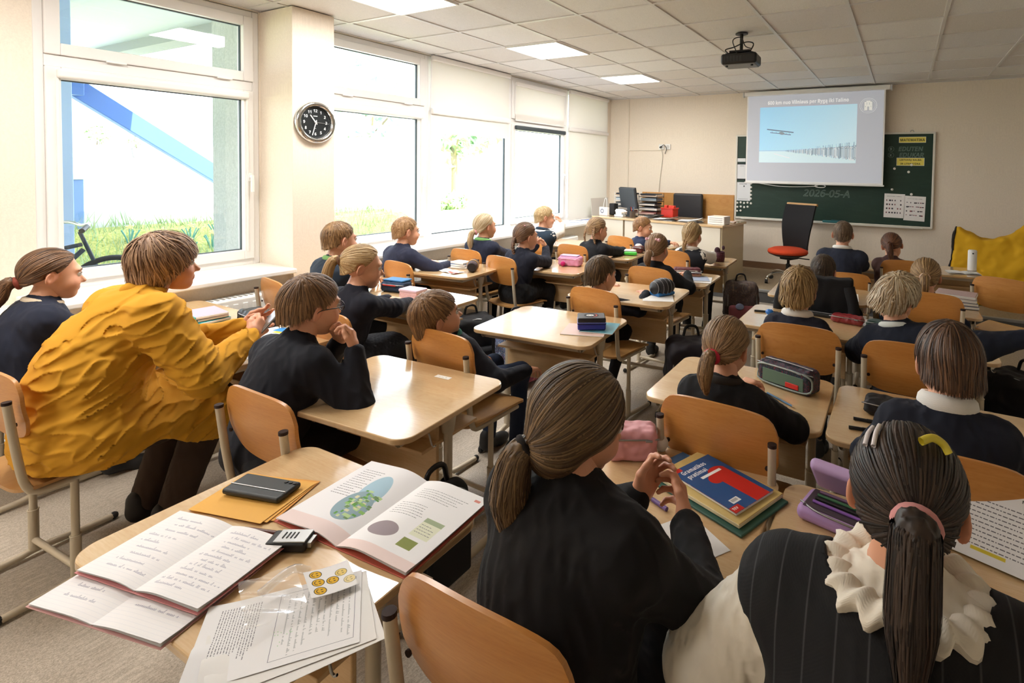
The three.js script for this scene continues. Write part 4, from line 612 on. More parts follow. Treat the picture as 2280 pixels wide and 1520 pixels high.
function head(cell, skin, brow, iris, ears) {
  const lip = mixc(skin, lin(0xb0555a), 0.45), flush = mixc(skin, lin(0xd07058), 0.25);
  const g = paint(headGeo(cell, ears), (x, y, z) => { const ax = Math.abs(x); if (z < -0.08 && y < -0.053 && y > -0.077 && ax < 0.021) return lip; if (ax > 0.07) return flush; const c = Math.hypot(ax - 0.04, y + 0.03, z + 0.07); return mixc(flush, skin, Math.min(1, Math.max(0, (c - 0.01) / 0.03))); });
  const out = [g];
  for (const s of [-1, 1]) {
    const e = new THREE.SphereGeometry(0.0125, 16, 12).rotateX(-Math.PI / 2); const iw = [0.75, 0.74, 0.72], dk = [0.01, 0.01, 0.012], ir = lin(iris); paint(e, (x, y, z) => { const r = Math.hypot(x, y) / 0.0125; return z < 0 ? (r < 0.26 ? dk : r < 0.5 ? ir : iw) : iw; }); out.push(e.translate(s * 0.03, 0.001, -0.082));
    for (const [yy, r] of [[0.0095, 0.0022]]) { const lash = tube([[s * 0.017, yy - 0.004, -0.0905], [s * 0.03, yy, -0.0945], [s * 0.043, yy - 0.005, -0.087]], r, 8, 5); out.push(paint(lash, () => mixc(brow, skin, 0.25))); }
    out.push(paint(tube([[s * 0.013, 0.021, -0.095], [s * 0.03, 0.026, -0.0935], [s * 0.048, 0.02, -0.081]], 0.0033, 10, 5).scale(1, 1, 1), () => mixc(brow, skin, 0.15)));
  }
  return merge(out);
}
// hand: wrist at the origin, fingers along +x, thumb towards +z, palm facing -y
const handCache = new Map();
function handGeo(curl, cell, thumb = 0.5, spread = 0.02) {
  const key = [curl, cell, thumb, spread].join();
  if (!handCache.has(key)) {
    const prims = [], lens = [[0.034, 0.024, 0.019], [0.039, 0.027, 0.02], [0.036, 0.025, 0.019], [0.028, 0.02, 0.017]];
    prims.push(cone(V(-0.03, 0, 0), V(0.012, 0, 0), 0.021, 0.022, 0.02, V(0, 0, 1), 1.25));
    for (let i = 0; i < 4; i++) {
      const z = 0.03 - i * 0.02, k = V(0.072 - Math.abs(i - 1) * 0.005, 0.002, z), len = lens[i];
      prims.push(cone(V(0.008, 0, z * 0.55), k, 0.0145, 0.0115, 0.014));
      let a = 0, p = k.clone();
      for (let j = 0; j < 3; j++) { a += curl * (j === 0 ? 0.8 : j === 1 ? 1.15 : 0.8) * (1 + i * 0.06); const q = p.clone().add(V(Math.cos(a) * len[j], -Math.sin(a) * len[j], (1.5 - i) * spread * 0.35 * (j === 0 ? 1 : 0.3))); prims.push(cone(p, q, 0.0098 - j * 0.0009, 0.0092 - j * 0.0011, 0.005)); p = q; }
    }
    const t0 = V(0.012, -0.004, 0.024), t1 = V(0.04, -0.012 - thumb * 0.016, 0.046 - thumb * 0.012), t2 = V(0.067, -0.018 - thumb * 0.022, 0.05 - thumb * 0.026), t3 = V(0.088, -0.02 - thumb * 0.02, 0.047 - thumb * 0.032);
    prims.push(cone(t0, t1, 0.016, 0.0122, 0.014), cone(t1, t2, 0.0118, 0.0105, 0.006), cone(t2, t3, 0.0102, 0.0085, 0.005));
    handCache.set(key, meshOf(prims, cell));
  }
  return handCache.get(key).clone();
}
// ---------------------------------------------------------------- hair
const E0 = { c: [0, 0.03, 0.014], r: [0.078, 0.089, 0.097] };
function hairCap(o, p) {   // < 0 inside the cap of hair
  const t = o.thick, q = ellip(p[0], p[1] - E0.c[1], p[2] - E0.c[2], E0.r[0] + t * (o.wide ?? 1), E0.r[1] + t, E0.r[2] + t), nape = ellip(p[0], p[1] + 0.05, p[2] - 0.05, 0.062 + t, 0.07, 0.05 + t);
  return smin(q, nape, 0.03);
}
function hairLine(o, y, z, x) { // > 0 where there is no hair
  const line = (z0, y0, z1, y1) => { const l = Math.hypot(z1 - z0, y1 - y0), nz = (y1 - y0) / l, ny = -(z1 - z0) / l; return (z - z0) * nz + (y - y0) * ny; };
  const a = line(-0.105, o.brow ?? 0.06, o.earZ ?? -0.005, o.earY ?? 0.0), b = line(o.earZ ?? -0.005, (o.earY ?? 0.0) - 0.01, 0.1, o.nape ?? -0.15), d = smax(a, b, 0.015); return o.cover ? d : Math.max(d, -ellip(Math.abs(x) - 0.09, y + 0.006, z - 0.012, 0.032, 0.036, 0.026));
}
function ribbon(P, N, I, C, pts, nrm, w, col) {
  const base = P.length / 3, n = pts.length; const t = V(), s = V();
  for (let i = 0; i < n; i++) { t.subVectors(pts[Math.min(n - 1, i + 1)], pts[Math.max(0, i - 1)]); s.crossVectors(t, nrm[i]).normalize(); const k = (w * (i === n - 1 ? 0.15 : 1 - 0.35 * (i / n))) / 2; for (const e of [-1, 1]) { P.push(pts[i].x + s.x * k * e, pts[i].y + s.y * k * e, pts[i].z + s.z * k * e); const m = nrm[i]; const nl = 1 / Math.hypot(1, 0.5); N.push((m.x + s.x * 0.5 * e) * nl, (m.y + s.y * 0.5 * e) * nl, (m.z + s.z * 0.5 * e) * nl); C.push(...col); } if (i) { const a = base + i * 2; I.push(a - 2, a - 1, a, a - 1, a + 1, a); } }
}
function ribbonsGeo(P, N, I, C) { const g = new THREE.BufferGeometry(); g.setAttribute('position', new THREE.Float32BufferAttribute(P, 3)); g.setAttribute('normal', new THREE.Float32BufferAttribute(N, 3)); g.setAttribute('color', new THREE.Float32BufferAttribute(C, 3)); g.setIndex(I); return g; }
function hairColor(o, r) { const a = lin(o.c1), b = lin(o.c2); return mixc(a, b, Math.pow(r(), 1.2)); }
function capHair(o, seed, strands, cell) {
  const r = RG(seed), flow = o.flow, crown = V(...(o.crown ?? [0.01, 0.118, 0.05])), tie = o.tie ? V(...o.tie) : null;
  const rough = o.rough ?? 0.003;
  const f = (x, y, z) => smax(hairCap(o, [x, y, z]) + noise3(x * 38 + seed, y * 38, z * 38) * rough + noise3(x * 110, y * 60 + seed, z * 110) * rough * 0.5, hairLine(o, y, z, x), 0.012);
  const base = nets(f, [-0.14, -0.15, -0.15], [0.14, 0.165, 0.17], cell), c1 = lin(o.c1), c2 = lin(o.c2);
  paint(base, (x, y, z) => { let u; if (tie) { u = Math.atan2(x - tie.x, y - tie.y) * 6; } else u = Math.atan2(x - crown.x, z - crown.z) * 5; const t = 0.35 + 0.3 * noise3(u, seed, (tie ? 0 : y) * 8) + 0.2 * noise3(u * 3.3, seed + 4, y * 10); return mixc(c1, c2, Math.min(1, Math.max(0, t))); });
  const P = [], N = [], I = [], C = [], step = 0.0125, n = o.steps ?? 7, p = V(), d = V(), nor = V();
  const grad = (q) => { const e = 0.003, h = (a, b, c) => hairCap(o, [a, b, c]); return V(h(q.x + e, q.y, q.z) - h(q.x - e, q.y, q.z), h(q.x, q.y + e, q.z) - h(q.x, q.y - e, q.z), h(q.x, q.y, q.z + e) - h(q.x, q.y, q.z - e)).normalize(); };
  for (let k = 0; k < strands; k++) {
    const a = r() * TAU, b = Math.acos(2 * r() - 1); p.set(Math.sin(b) * Math.cos(a) * 0.12, E0.c[1] + Math.cos(b) * 0.13, E0.c[2] + Math.sin(b) * Math.sin(a) * 0.13);
    for (let m = 0; m < 4; m++) { nor.copy(grad(p)); p.addScaledVector(nor, -hairCap(o, [p.x, p.y, p.z])); }
    if (hairLine(o, p.y, p.z, p.x) > -0.003) continue;
    const pts = [], nr = [], lift = 0.0005 + r() * (o.lift ?? 0.004), wob = (r() - 0.5) * (o.wild ?? 0.5);
    for (let i = 0; i < n; i++) {
      nor.copy(grad(p)); pts.push(p.clone().addScaledVector(nor, lift * Math.sin(0.3 + (i / n) * 2.4) + (o.tip ?? 0) * Math.pow(i / n, 2))); nr.push(nor.clone());
      if (tie) { d.subVectors(tie, p); if (d.length() < step * 1.2) break; d.normalize(); } else if (flow) d.set(...flow(p, crown)); else d.subVectors(p, crown).add(V(0, -0.02, 0)).normalize();
      d.x += wob * 0.35 + noise3(p.x * 20, p.y * 20, p.z * 20 + seed) * 0.3 * (o.wild ?? 0.5); d.z += wob * 0.3; d.addScaledVector(nor, -d.dot(nor)).normalize(); p.addScaledVector(d, step); for (let m = 0; m < 2; m++) p.addScaledVector(nor.copy(grad(p)), -hairCap(o, [p.x, p.y, p.z])); if (hairLine(o, p.y, p.z, p.x) > (o.over ?? 0.008)) break;
    }
    if (pts.length > 2) ribbon(P, N, I, C, pts, nr, (o.width ?? 0.0042) * (0.6 + r() * 0.8), hairColor(o, r));
  }
  return merge([base, ribbonsGeo(P, N, I, C)]);
}
// a tail or lock following points with radii
function tailHair(o, pts, radii, seed, strands, cell) {
  const r = RG(seed), curve = new THREE.CatmullRomCurve3(pts.map((p) => V(...p))), prims = [], m = 14, at = (t) => { const x = t * (radii.length - 1), i = Math.min(radii.length - 2, Math.floor(x)); return radii[i] + (radii[i + 1] - radii[i]) * (x - i); };
  for (let i = 0; i < m; i++) prims.push(cone(curve.getPoint(i / m), curve.getPoint((i + 1) / m), at(i / m) * 0.82, at((i + 1) / m) * 0.82, 0.01));
  const g = meshOf(prims, cell, (x, y, z) => noise3(x * 60 + seed, y * 18, z * 60) * 0.004); const c1 = lin(o.c1), c2 = lin(o.c2); paint(g, (x, y, z) => mixc(c1, c2, Math.min(1, Math.max(0, 0.35 + 0.4 * noise3(x * 55, y * 9, z * 55 + seed)))));
  const P = [], N = [], I = [], C = [], fr = curve.computeFrenetFrames(m, false);
  for (let k = 0; k < strands; k++) {
    const a = r() * TAU, q = 0.75 + r() * 0.3, end = 0.7 + r() * 0.34, st = r() * 0.12, ps = [], ns = [], wa = r() * 6, wv = (o.wave ?? 0.12);
    for (let i = 0; i <= 9; i++) { const t = Math.min(1, st + (i / 9) * (end - st)), c = curve.getPoint(t), j = Math.min(m, Math.round(t * m)), b = a + Math.sin(t * 5 + wa) * wv, n = fr.normals[j].clone().multiplyScalar(Math.cos(b)).addScaledVector(fr.binormals[j], Math.sin(b)); ps.push(c.addScaledVector(n, at(t) * q + (i === 9 ? (r() - 0.5) * 0.006 : 0))); ns.push(n); }
    ribbon(P, N, I, C, ps, ns, 0.004 * (0.6 + r() * 0.8), hairColor(o, r));
  }
  return merge([g, ribbonsGeo(P, N, I, C)]);
}
function braidHair(o, pts, r0, r1, n, seed) {
  const curve = new THREE.CatmullRomCurve3(pts.map((p) => V(...p))), g = [], r = RG(seed), side = V();
  for (let i = 0; i < n; i++) { const t = i / n, c = curve.getPoint(t), d = curve.getTangent(t), R = r0 + (r1 - r0) * t; side.crossVectors(d, V(0, 0.1, 1)).normalize(); for (const s of [-1, 1]) { const e = new THREE.SphereGeometry(R, 10, 8).scale(0.62, 1.25, 0.75).rotateZ(s * 0.55); e.applyQuaternion(new THREE.Quaternion().setFromUnitVectors(V(0, -1, 0), d)); const k = c.clone().addScaledVector(side, s * R * 0.5); const col = hairColor(o, r); g.push(paint(e.translate(k.x, k.y, k.z), (x, y, z) => mixc(col, lin(o.c1), 0.5 + 0.5 * Math.sin((y + x * s) * 900)))); } }
  const e = curve.getPoint(1); g.push(paint(new THREE.ConeGeometry(r1 * 1.1, r1 * 5, 8).rotateX(Math.PI).translate(e.x, e.y - r1 * 2, e.z), () => lin(o.c2))); return merge(g);
}
const hairMat = std(0xffffff, 0.5, { vertexColors: true, side: THREE.DoubleSide }), skinMat = phys(0xffffff, 0.5, { vertexColors: true, sheen: 0.15 });

// ---------------------------------------------------------------- people
const SKIN = { a: lin(0xe3ab8b), b: lin(0xdb9e7c), c: lin(0xecb99c) };
const clothMats = new Map();
function cloth(hex, stripes) {
  const key = hex + (stripes || ''); if (clothMats.has(key)) return clothMats.get(key);
  const m = phys(hex, 0.92, { bumpMap: weave, bumpScale: 0.0008, sheen: 0.06, sheenRoughness: 0.6 });
  clothMats.set(key, m); return m;
}
const shoeGeo = (() => { const up = V(0, 0.045, -0.02); return nets(field([cone(V(0, 0.045, 0.02), V(0, 0.03, -0.1), 0.036, 0.028, 0.02), cone(V(0, 0.06, 0.02), V(0, 0.09, 0.025), 0.032, 0.034, 0.03), cone(V(0, 0.022, -0.08), V(0, 0.022, -0.13), 0.034, 0.026, 0.02)]), [-0.06, -0.02, -0.19], [0.06, 0.15, 0.09], 0.008); })();
const ones = V(1, 1, 1);
let personCount = 0;
function person(o) {
  { // keep the back in front of the chair's backrest: move away along the line of sight
    const L = rad(o.lean ?? 8), back = Math.sin(L) * 0.3 * ((o.top - 0.265 * (o.hs ?? 1) - 0.437) / (0.09 + 0.36 * Math.cos(L))) + 0.05, pz = o.z + back; let best = 9, cz = 0; for (const c of chairSpec) { const d = Math.hypot(c[0] - o.x, c[1] - pz); if (d < best) { best = d; cz = c[1]; } }
    const dz = pz - cz - 0.03; if (!o.keep) { const f = (o.z - dz) / o.z; o = { ...o, x: o.x * f, z: o.z * f, top: 1.55 - (1.55 - o.top) * f }; }
  }
  const seed = 300 + personCount++ * 17, near = o.near ?? 0, S = o.seat ?? 0.437, hs = o.hs ?? 1, lean = rad(o.lean ?? 8), tilt = rad(o.tilt ?? 0), g = o.girth ?? 1, hp = o.head ?? {};
  const up = V(Math.sin(tilt), Math.cos(lean) * Math.cos(tilt), -Math.sin(lean)).normalize(), k = (o.top - 0.265 * hs - S) / (0.09 + 0.36 * up.y), adult = k > 1.15;
  const pel = V(0, S + 0.09 * k, 0), nb = pel.clone().addScaledVector(up, 0.36 * k), mid = pel.clone().lerp(nb, 0.5).add(V(0, 0, o.hunch ?? 0.01));
  const neckDir = up.clone().lerp(V(0, 1, 0), 0.4).add(V(0, 0, -(o.poke ?? 0.15))).normalize(), hc = nb.clone().addScaledVector(neckDir, 0.142 * hs);
  const right = V(1, 0, 0).applyAxisAngle(V(0, 1, 0), rad(o.twist ?? 0)); right.addScaledVector(up, -right.dot(up)).normalize();
  const root = thing('person', o.label, 'person', [0, 0, 0], rad(o.yaw ?? 0)), off = V(hc.x, 0, hc.z).applyAxisAngle(V(0, 1, 0), rad(o.yaw ?? 0)); root.position.set(o.x - off.x, 0, o.z - off.z);
  const inv = (w) => V(w[0] - root.position.x, w[1], w[2] - root.position.z).applyAxisAngle(V(0, 1, 0), -rad(o.yaw ?? 0));
  const sw = 0.128 * k * (o.shoulder ?? 1), A = adult ? k * 0.92 : Math.max(0.9, k), sh = [-1, 1].map((s) => nb.clone().addScaledVector(up, -0.055 * k).addScaledVector(right, s * sw)), arms = [];
  const skin = o.skin ?? SKIN.a;
  [-1, 1].forEach((s, i) => {
    const spec = (s < 0 ? o.armL : o.armR) ?? {}; const a = sh[i]; let w = spec.hand ? inv(spec.hand) : V(s * 0.07, S + 0.27, -0.3);
    const L1 = 0.235 * A, L2 = 0.215 * A; let d = w.clone().sub(a), len = d.length(); if (len > (L1 + L2) * 0.985) { d.multiplyScalar(((L1 + L2) * 0.985) / len); w = a.clone().add(d); len = d.length(); }
    const dir = d.clone().normalize(), pole = spec.pole ? V(...spec.pole) : V(s * 0.7, -0.6, 0.35), x = (len * len + L1 * L1 - L2 * L2) / (2 * len), hgt = Math.sqrt(Math.max(0.0004, L1 * L1 - x * x)); pole.addScaledVector(dir, -pole.dot(dir)).normalize();
    const e = a.clone().addScaledVector(dir, x).addScaledVector(pole, hgt); arms.push({ s, a, e, w, spec });
  });
  const hips = [-1, 1].map((s) => V(s * 0.075 * k * g, S + 0.065 * k, 0.02)), knees = [-1, 1].map((s, i) => V(s * (o.knee ?? 0.1), S + 0.045 * k, -0.37 * Math.min(1.15, k) + 0.02)), ankles = [-1, 1].map((s, i) => V(s * (o.knee ?? 0.1), 0.09, -0.37 * Math.min(1.15, k) + (o.feet ?? 0.05)));
  const torso = (e) => [cone(pel.clone().add(V(0, 0.02, 0)), mid, 0.108 * k * g + e, 0.1 * k * g + e, 0.04, right, 1.2), cone(mid, nb.clone().addScaledVector(up, -0.1 * k), 0.1 * k * g + e, 0.1 * k * g + e, 0.05, right, 1.25), cone(sh[0], sh[1], 0.054 * k * g + e, 0.054 * k * g + e, 0.05), cone(nb.clone().addScaledVector(up, -0.06 * k), nb.clone().addScaledVector(neckDir, 0.02), 0.075 * k + e * 0.6, 0.05 * hs + e * 0.5, 0.04)];
  const upper = (e, puff = 0) => arms.flatMap(({ a, e: el, w }) => [cone(a, el, 0.05 * A * (o.arm ?? 1) + e, 0.04 * A * (o.arm ?? 1) + e + puff, 0.03), cone(el, w.clone().lerp(el, 0.06), 0.039 * A * (o.arm ?? 1) + e + puff, 0.027 * A + e * 0.8 + puff * 0.2, 0.025)]);
  const legs = (e, w = 1) => [0, 1].flatMap((i) => [cone(hips[i], knees[i], 0.078 * k * g * w + e, 0.056 * k * w + e, 0.03), cone(knees[i], ankles[i], 0.052 * k + e, 0.036 * k + e, 0.03)]);
  const cell = near > 1 ? 0.009 : near ? 0.012 : 0.015;
  // body: one surface, with its own finely meshed head and hands
  const bodyPrims = [...torso(-0.004), ...upper(-0.004), ...arms.map(({ e, w }) => cone(e, w, 0.034 * A, 0.023 * A, 0.02)), ...legs(-0.004), cone(nb.clone().addScaledVector(up, -0.03 * k), hc.clone().add(V(0, -0.05, 0.018)), 0.052 * hs, 0.047 * hs, 0.03)];
  const hq = new THREE.Quaternion().setFromEuler(new THREE.Euler(rad(hp.pitch ?? 0), rad(hp.yaw ?? 0), rad(hp.roll ?? 0), 'YXZ')), hm = new THREE.Matrix4().compose(hc, hq, ones.clone().multiplyScalar(hs));
  const brow = lin(o.hair.c1), pieces = [paint(meshOf(bodyPrims, cell * 1.15), () => skin), head(near ? 0.0042 : 0.006, skin, brow, o.iris ?? 0x6d8596, !o.hair.cover).applyMatrix4(hm)];
  arms.forEach(({ s, e, w, spec }) => {
    const f = (spec.dir ? V(...spec.dir) : w.clone().sub(e)).normalize(), n = spec.palm ? V(...spec.palm) : V(0, -1, 0); n.addScaledVector(f, -n.dot(f)).normalize(); const y = n.clone().negate(), z = V().crossVectors(f, y), hk = (adult ? 1.02 : 0.8) * (spec.size ?? 1);
    const gh = handGeo(spec.curl ?? 0.45, near ? 0.0045 : 0.007, spec.thumb ?? 0.5), flip = s > 0 ? -1 : 1; // thumb towards the body's middle
    const m = new THREE.Matrix4().makeBasis(f.clone().multiplyScalar(hk), y.clone().multiplyScalar(hk), z.clone().multiplyScalar(hk * flip)).setPosition(w.clone().addScaledVector(f, 0.012));
    gh.applyMatrix4(m); if (flip < 0) { const a = gh.index.array; for (let i = 0; i < a.length; i += 3) { const q = a[i]; a[i] = a[i + 1]; a[i + 1] = q; } }
    // normals after a mirrored matrix stay correct: they are transformed, the winding is swapped
    pieces.push(paint(gh, () => mixc(skin, lin(0xd98a6c), 0.18)));
  });
  const body = part(root, 'body', merge(pieces), skinMat);
  // clothes
  const fold = (amp, fr, seams) => (x, y, z) => { if (seams) { const q = Math.abs(y - (nb.y - 0.12 - 0.35 * Math.abs(x) + (z - nb.z) * 0.12)); let d = z > nb.z - 0.02 && q < 0.012 ? 0.0035 * (1 - q / 0.012) : 0; const n = noise3(x * 5 + 3, y * 15 + z * 8, z * 6), m = noise3(x * 12, y * 30 + z * 16, z * 12); return d - amp * (Math.pow(1 - Math.abs(n), 3) - 0.35) - amp * 0.3 * m; } const n = noise3(x * fr + seed, y * fr * 0.55 + x * fr * 0.7, z * fr); return -amp * (1 - Math.abs(n)) + amp * 0.55; };
  const T = o.cloth ?? {}, tc = T.color ?? 0x171b26;
  if (T.vest) {
    part(root, 'blouse', meshOf([...torso(0.006), ...upper(0.012, T.puff ?? 0.012)], cell, fold(0.006, 22)), cloth(T.blouse ?? 0xece6da));
    const vest = meshOf(torso(0.016), cell, fold(0.002, 14), (x, y, z) => { const q = V(x, y, z).sub(nb); return 0.098 * k - Math.hypot(q.x, q.y * 0.9 - 0.04, q.z + 0.01) ; });
    const vm = part(root, 'vest', vest, cloth(tc)); if (T.stripes) vm.material = stripeMat(tc);
    if (T.stripes) { const p = vest.attributes.position, u = new Float32Array(p.count * 2); for (let i = 0; i < p.count; i++) { u[i * 2] = p.getX(i) * 6; u[i * 2 + 1] = p.getY(i) * 6; } vest.setAttribute('uv', new THREE.BufferAttribute(u, 2)); }
  } else part(root, T.name ?? 'sweater', meshOf([...torso(0.014), ...upper(T.loose ?? 0.012), ...(T.extra ? T.extra({ pel, S, k, g, right, nb }) : [])], T.cell ?? cell, fold(T.fold ?? 0.005, T.foldFr ?? 16, T.seams), T.cut ? T.cut({ pel, nb, S }) : undefined), cloth(tc));
  if (o.skirt) part(root, 'skirt', meshOf([cone(pel, pel.clone().add(V(0, -0.03, -0.02)), 0.13 * k, 0.15 * k, 0.04, right, 1.25), cone(V(0, S + 0.06, 0), V(0, S + 0.045, -0.33 * k), 0.12 * k, 0.1 * k, 0.05, right, 1.6)], cell, fold(0.006, 26)), cloth(o.skirt));
  part(root, o.skirt ? 'tights' : 'trousers', meshOf([cone(pel.clone().add(V(0, -0.01, 0)), pel, 0.105 * k * g, 0.105 * k * g, 0.04, right, 1.25), ...legs(0.01)], cell * 1.2, fold(0.004, 18)), cloth(o.pants ?? 0x15161c));
  for (let i = 0; i < 2; i++) { const s = part(root, 'shoe', shoeGeo, o.shoe ? std(o.shoe, 0.6) : M.rubber); s.position.set(ankles[i].x, 0, ankles[i].z); s.scale.setScalar(adult ? 1.2 : 1); s.rotation.y = (i ? -1 : 1) * 0.12; }
  if (o.collar) { const ring = new THREE.TorusGeometry(0.058 * hs, 0.017, 10, 30).rotateX(Math.PI / 2).scale(1.08, o.collarTall ?? 1.0, 1); ring.applyQuaternion(new THREE.Quaternion().setFromUnitVectors(V(0, 1, 0), neckDir)); const p = nb.clone().addScaledVector(neckDir, o.collarY ?? 0.018); part(root, 'collar', ring.translate(p.x, p.y, p.z), cloth(o.collar)); }
  // hair
  const H = o.hair, st = (n) => Math.round(n * (near > 1 ? 2.2 : near ? 1.3 : 0.75)), hg = [capHair({ thick: 0.012, ...H }, seed, st(1000), near ? 0.0045 : 0.0065)];
  for (const t of H.tails ?? []) hg.push(tailHair(H, t.pts, t.r, seed + 3, st(t.n ?? 200), near ? 0.005 : 0.007));
  for (const t of H.braids ?? []) hg.push(braidHair(H, t.pts, t.r0 ?? 0.018, t.r1 ?? 0.009, t.n ?? 11, seed + 5));
  const hair = part(root, 'hair', merge(hg), hairMat); hair.applyMatrix4(hm);
  for (const b of H.extra ?? []) { const m = part(hair, b.name, b.geo, b.mat); }
  if (o.after) o.after(root, { hm, nb, pel, arms, hc, k, up, right });
  return root;
}
const stripeTex = dataTex(128, (u) => { const k = (u * 4) % 1 < 0.06 ? 62 : 22; return [k, k + 1, k + 4]; });
const stripeMat = (c) => std(0xffffff, 0.9, { map: stripeTex, bumpMap: weave, bumpScale: 0.0006 });
const rest = (x, z, h, s = 1) => ({ armL: { hand: [x - 0.1 * s, h + 0.03, z - 0.24], dir: [0.6, -0.1, -0.7], curl: 0.4 }, armR: { hand: [x + 0.1 * s, h + 0.03, z - 0.24], dir: [-0.6, -0.1, -0.7], curl: 0.4 } });
const HAIR = {
  brown: { c1: 0x4a3222, c2: 0x8a6444 }, dark: { c1: 0x1d1512, c2: 0x46352b }, blond: { c1: 0x9a7648, c2: 0xd9bd8c }, pale: { c1: 0xb3956a, c2: 0xe9dabb }, light: { c1: 0x6e4f31, c2: 0xb18a5c }, chestnut: { c1: 0x5a3722, c2: 0xa6713f },
};
const shortHair = (c, o = {}) => ({ ...HAIR[c], thick: 0.01, wide: 0.45, brow: 0.056, earY: 0.002, nape: -0.122, steps: 5, lift: 0.003, ...o });
const scrunchie = (p, r, hex, tubeR = 0.012) => ({ name: 'hair_tie', geo: new THREE.TorusGeometry(r, tubeR, 8, 18).rotateX(0.5).translate(...p), mat: fabric(hex) });
const pony = (c, tie, drop, o = {}) => { const [x, y, z] = tie; return { ...HAIR[c], thick: 0.009, brow: 0.064, earY: 0.01, nape: -0.135, tie, steps: 11, over: 0.004, rough: 0.002, wild: 0.2, tails: [{ pts: [[x, y, z - 0.012], [x, y + 0.004, z + 0.03], [x + (o.sx ?? 0) * 0.4, y - drop * 0.45, z + 0.055], [x + (o.sx ?? 0), y - drop, z + (o.back ?? 0.03)]], r: [0.016, 0.027, 0.03, 0.012], n: 190, ...(o.tail ?? {}) }], extra: [scrunchie([x, y, z + 0.004], 0.02, o.tieHex ?? 0x35302e, o.tieR)], ...o }; };
const NAVY = { color: 0x1b2133 }, BLACKTOP = { color: 0x111216 };

// back left: the two beside the window
person({ label: 'person in navy sweater seated at the left picture edge under the window', keep: true, x: -3.5, z: -0.96, top: 1.14, lean: 14, yaw: -4, near: 1, ...rest(-3.5, -1.05, HL), cloth: NAVY, girth: 1.1, head: { yaw: -6, pitch: -3 }, hair: pony('brown', [0, -0.028, 0.112], 0.14, { wave: 0.5, back: 0.09, tieHex: 0x8a4030, wild: 0.5 }), collar: 0xcab9a0 });
person({
  label: 'person in mustard yellow jacket leaning on the desk with a phone', x: -2.74, z: -1.1, top: 1.262, hs: 0.99, lean: 25, hunch: 0.05, girth: 1.06, shoulder: 1.2, arm: 1.25, near: 2, seat: 0.44, yaw: 4, poke: 0.4, twist: -8, keep: true,
  cloth: { name: 'jacket', color: 0xcf9420, loose: 0.016, fold: 0.01, foldFr: 13, cell: 0.0065, seams: true, extra: ({ pel, S, k, g }) => [cone(pel.clone().add(V(0, -0.06, 0.02)), pel.clone().add(V(0, 0.12, 0.0)), 0.15, 0.145, 0.06, V(1, 0, 0), 1.4), cone(pel.clone().add(V(0.02, -0.05, -0.02)), pel.clone().add(V(0.02, -0.08, -0.33)), 0.17, 0.165, 0.08, V(1, 0, 0), 1.5)], cut: ({ pel, S }) => (x, y, z) => S + 0.01 - 0.1 * Math.min(1, Math.max(0, (-0.16 - z) / 0.25)) + 0.035 * Math.exp(-(((z + 0.13) / 0.08) ** 2)) - y },
  armR: { hand: [-2.5, 0.79, -1.31], dir: [-0.35, 0.35, -0.85], palm: [-0.85, -0.3, 0.3], curl: 0.75, pole: [0.6, -0.9, -0.1], thumb: 0.2 }, armL: { hand: [-2.66, 0.79, -1.36], dir: [0.3, 0.3, -0.9], palm: [0.6, 0.2, 0.6], curl: 0.6, pole: [-0.6, -0.8, 0.1], thumb: 0.3 },
  pants: 0x3a2a1e, shoe: 0x171310, feet: 0.18, head: { yaw: -26, pitch: 2 }, iris: 0x5a6a70, skin: SKIN.b,
  hair: { c1: 0x6a4c38, c2: 0xc09a78, thick: 0.026, wide: 0.95, brow: 0.05, earZ: -0.012, earY: -0.05, nape: -0.125, cover: true, steps: 8, lift: 0.01, wild: 1.1, rough: 0.006, over: 0.016, width: 0.005 },
  after: (root, { nb, up, right }) => { const col = nets(field([cone(nb.clone().addScaledVector(right, -0.07).add(V(0, 0.012, -0.03)), nb.clone().add(V(0, 0.03, 0.05)), 0.022, 0.024, 0.03), cone(nb.clone().addScaledVector(right, 0.07).add(V(0, 0.012, -0.03)), nb.clone().add(V(0, 0.03, 0.05)), 0.022, 0.024, 0.03)]), [nb.x - 0.14, nb.y - 0.06, nb.z - 0.12], [nb.x + 0.14, nb.y + 0.1, nb.z + 0.12], 0.008); part(root, 'collar', col, cloth(0xcf9420)); },
});
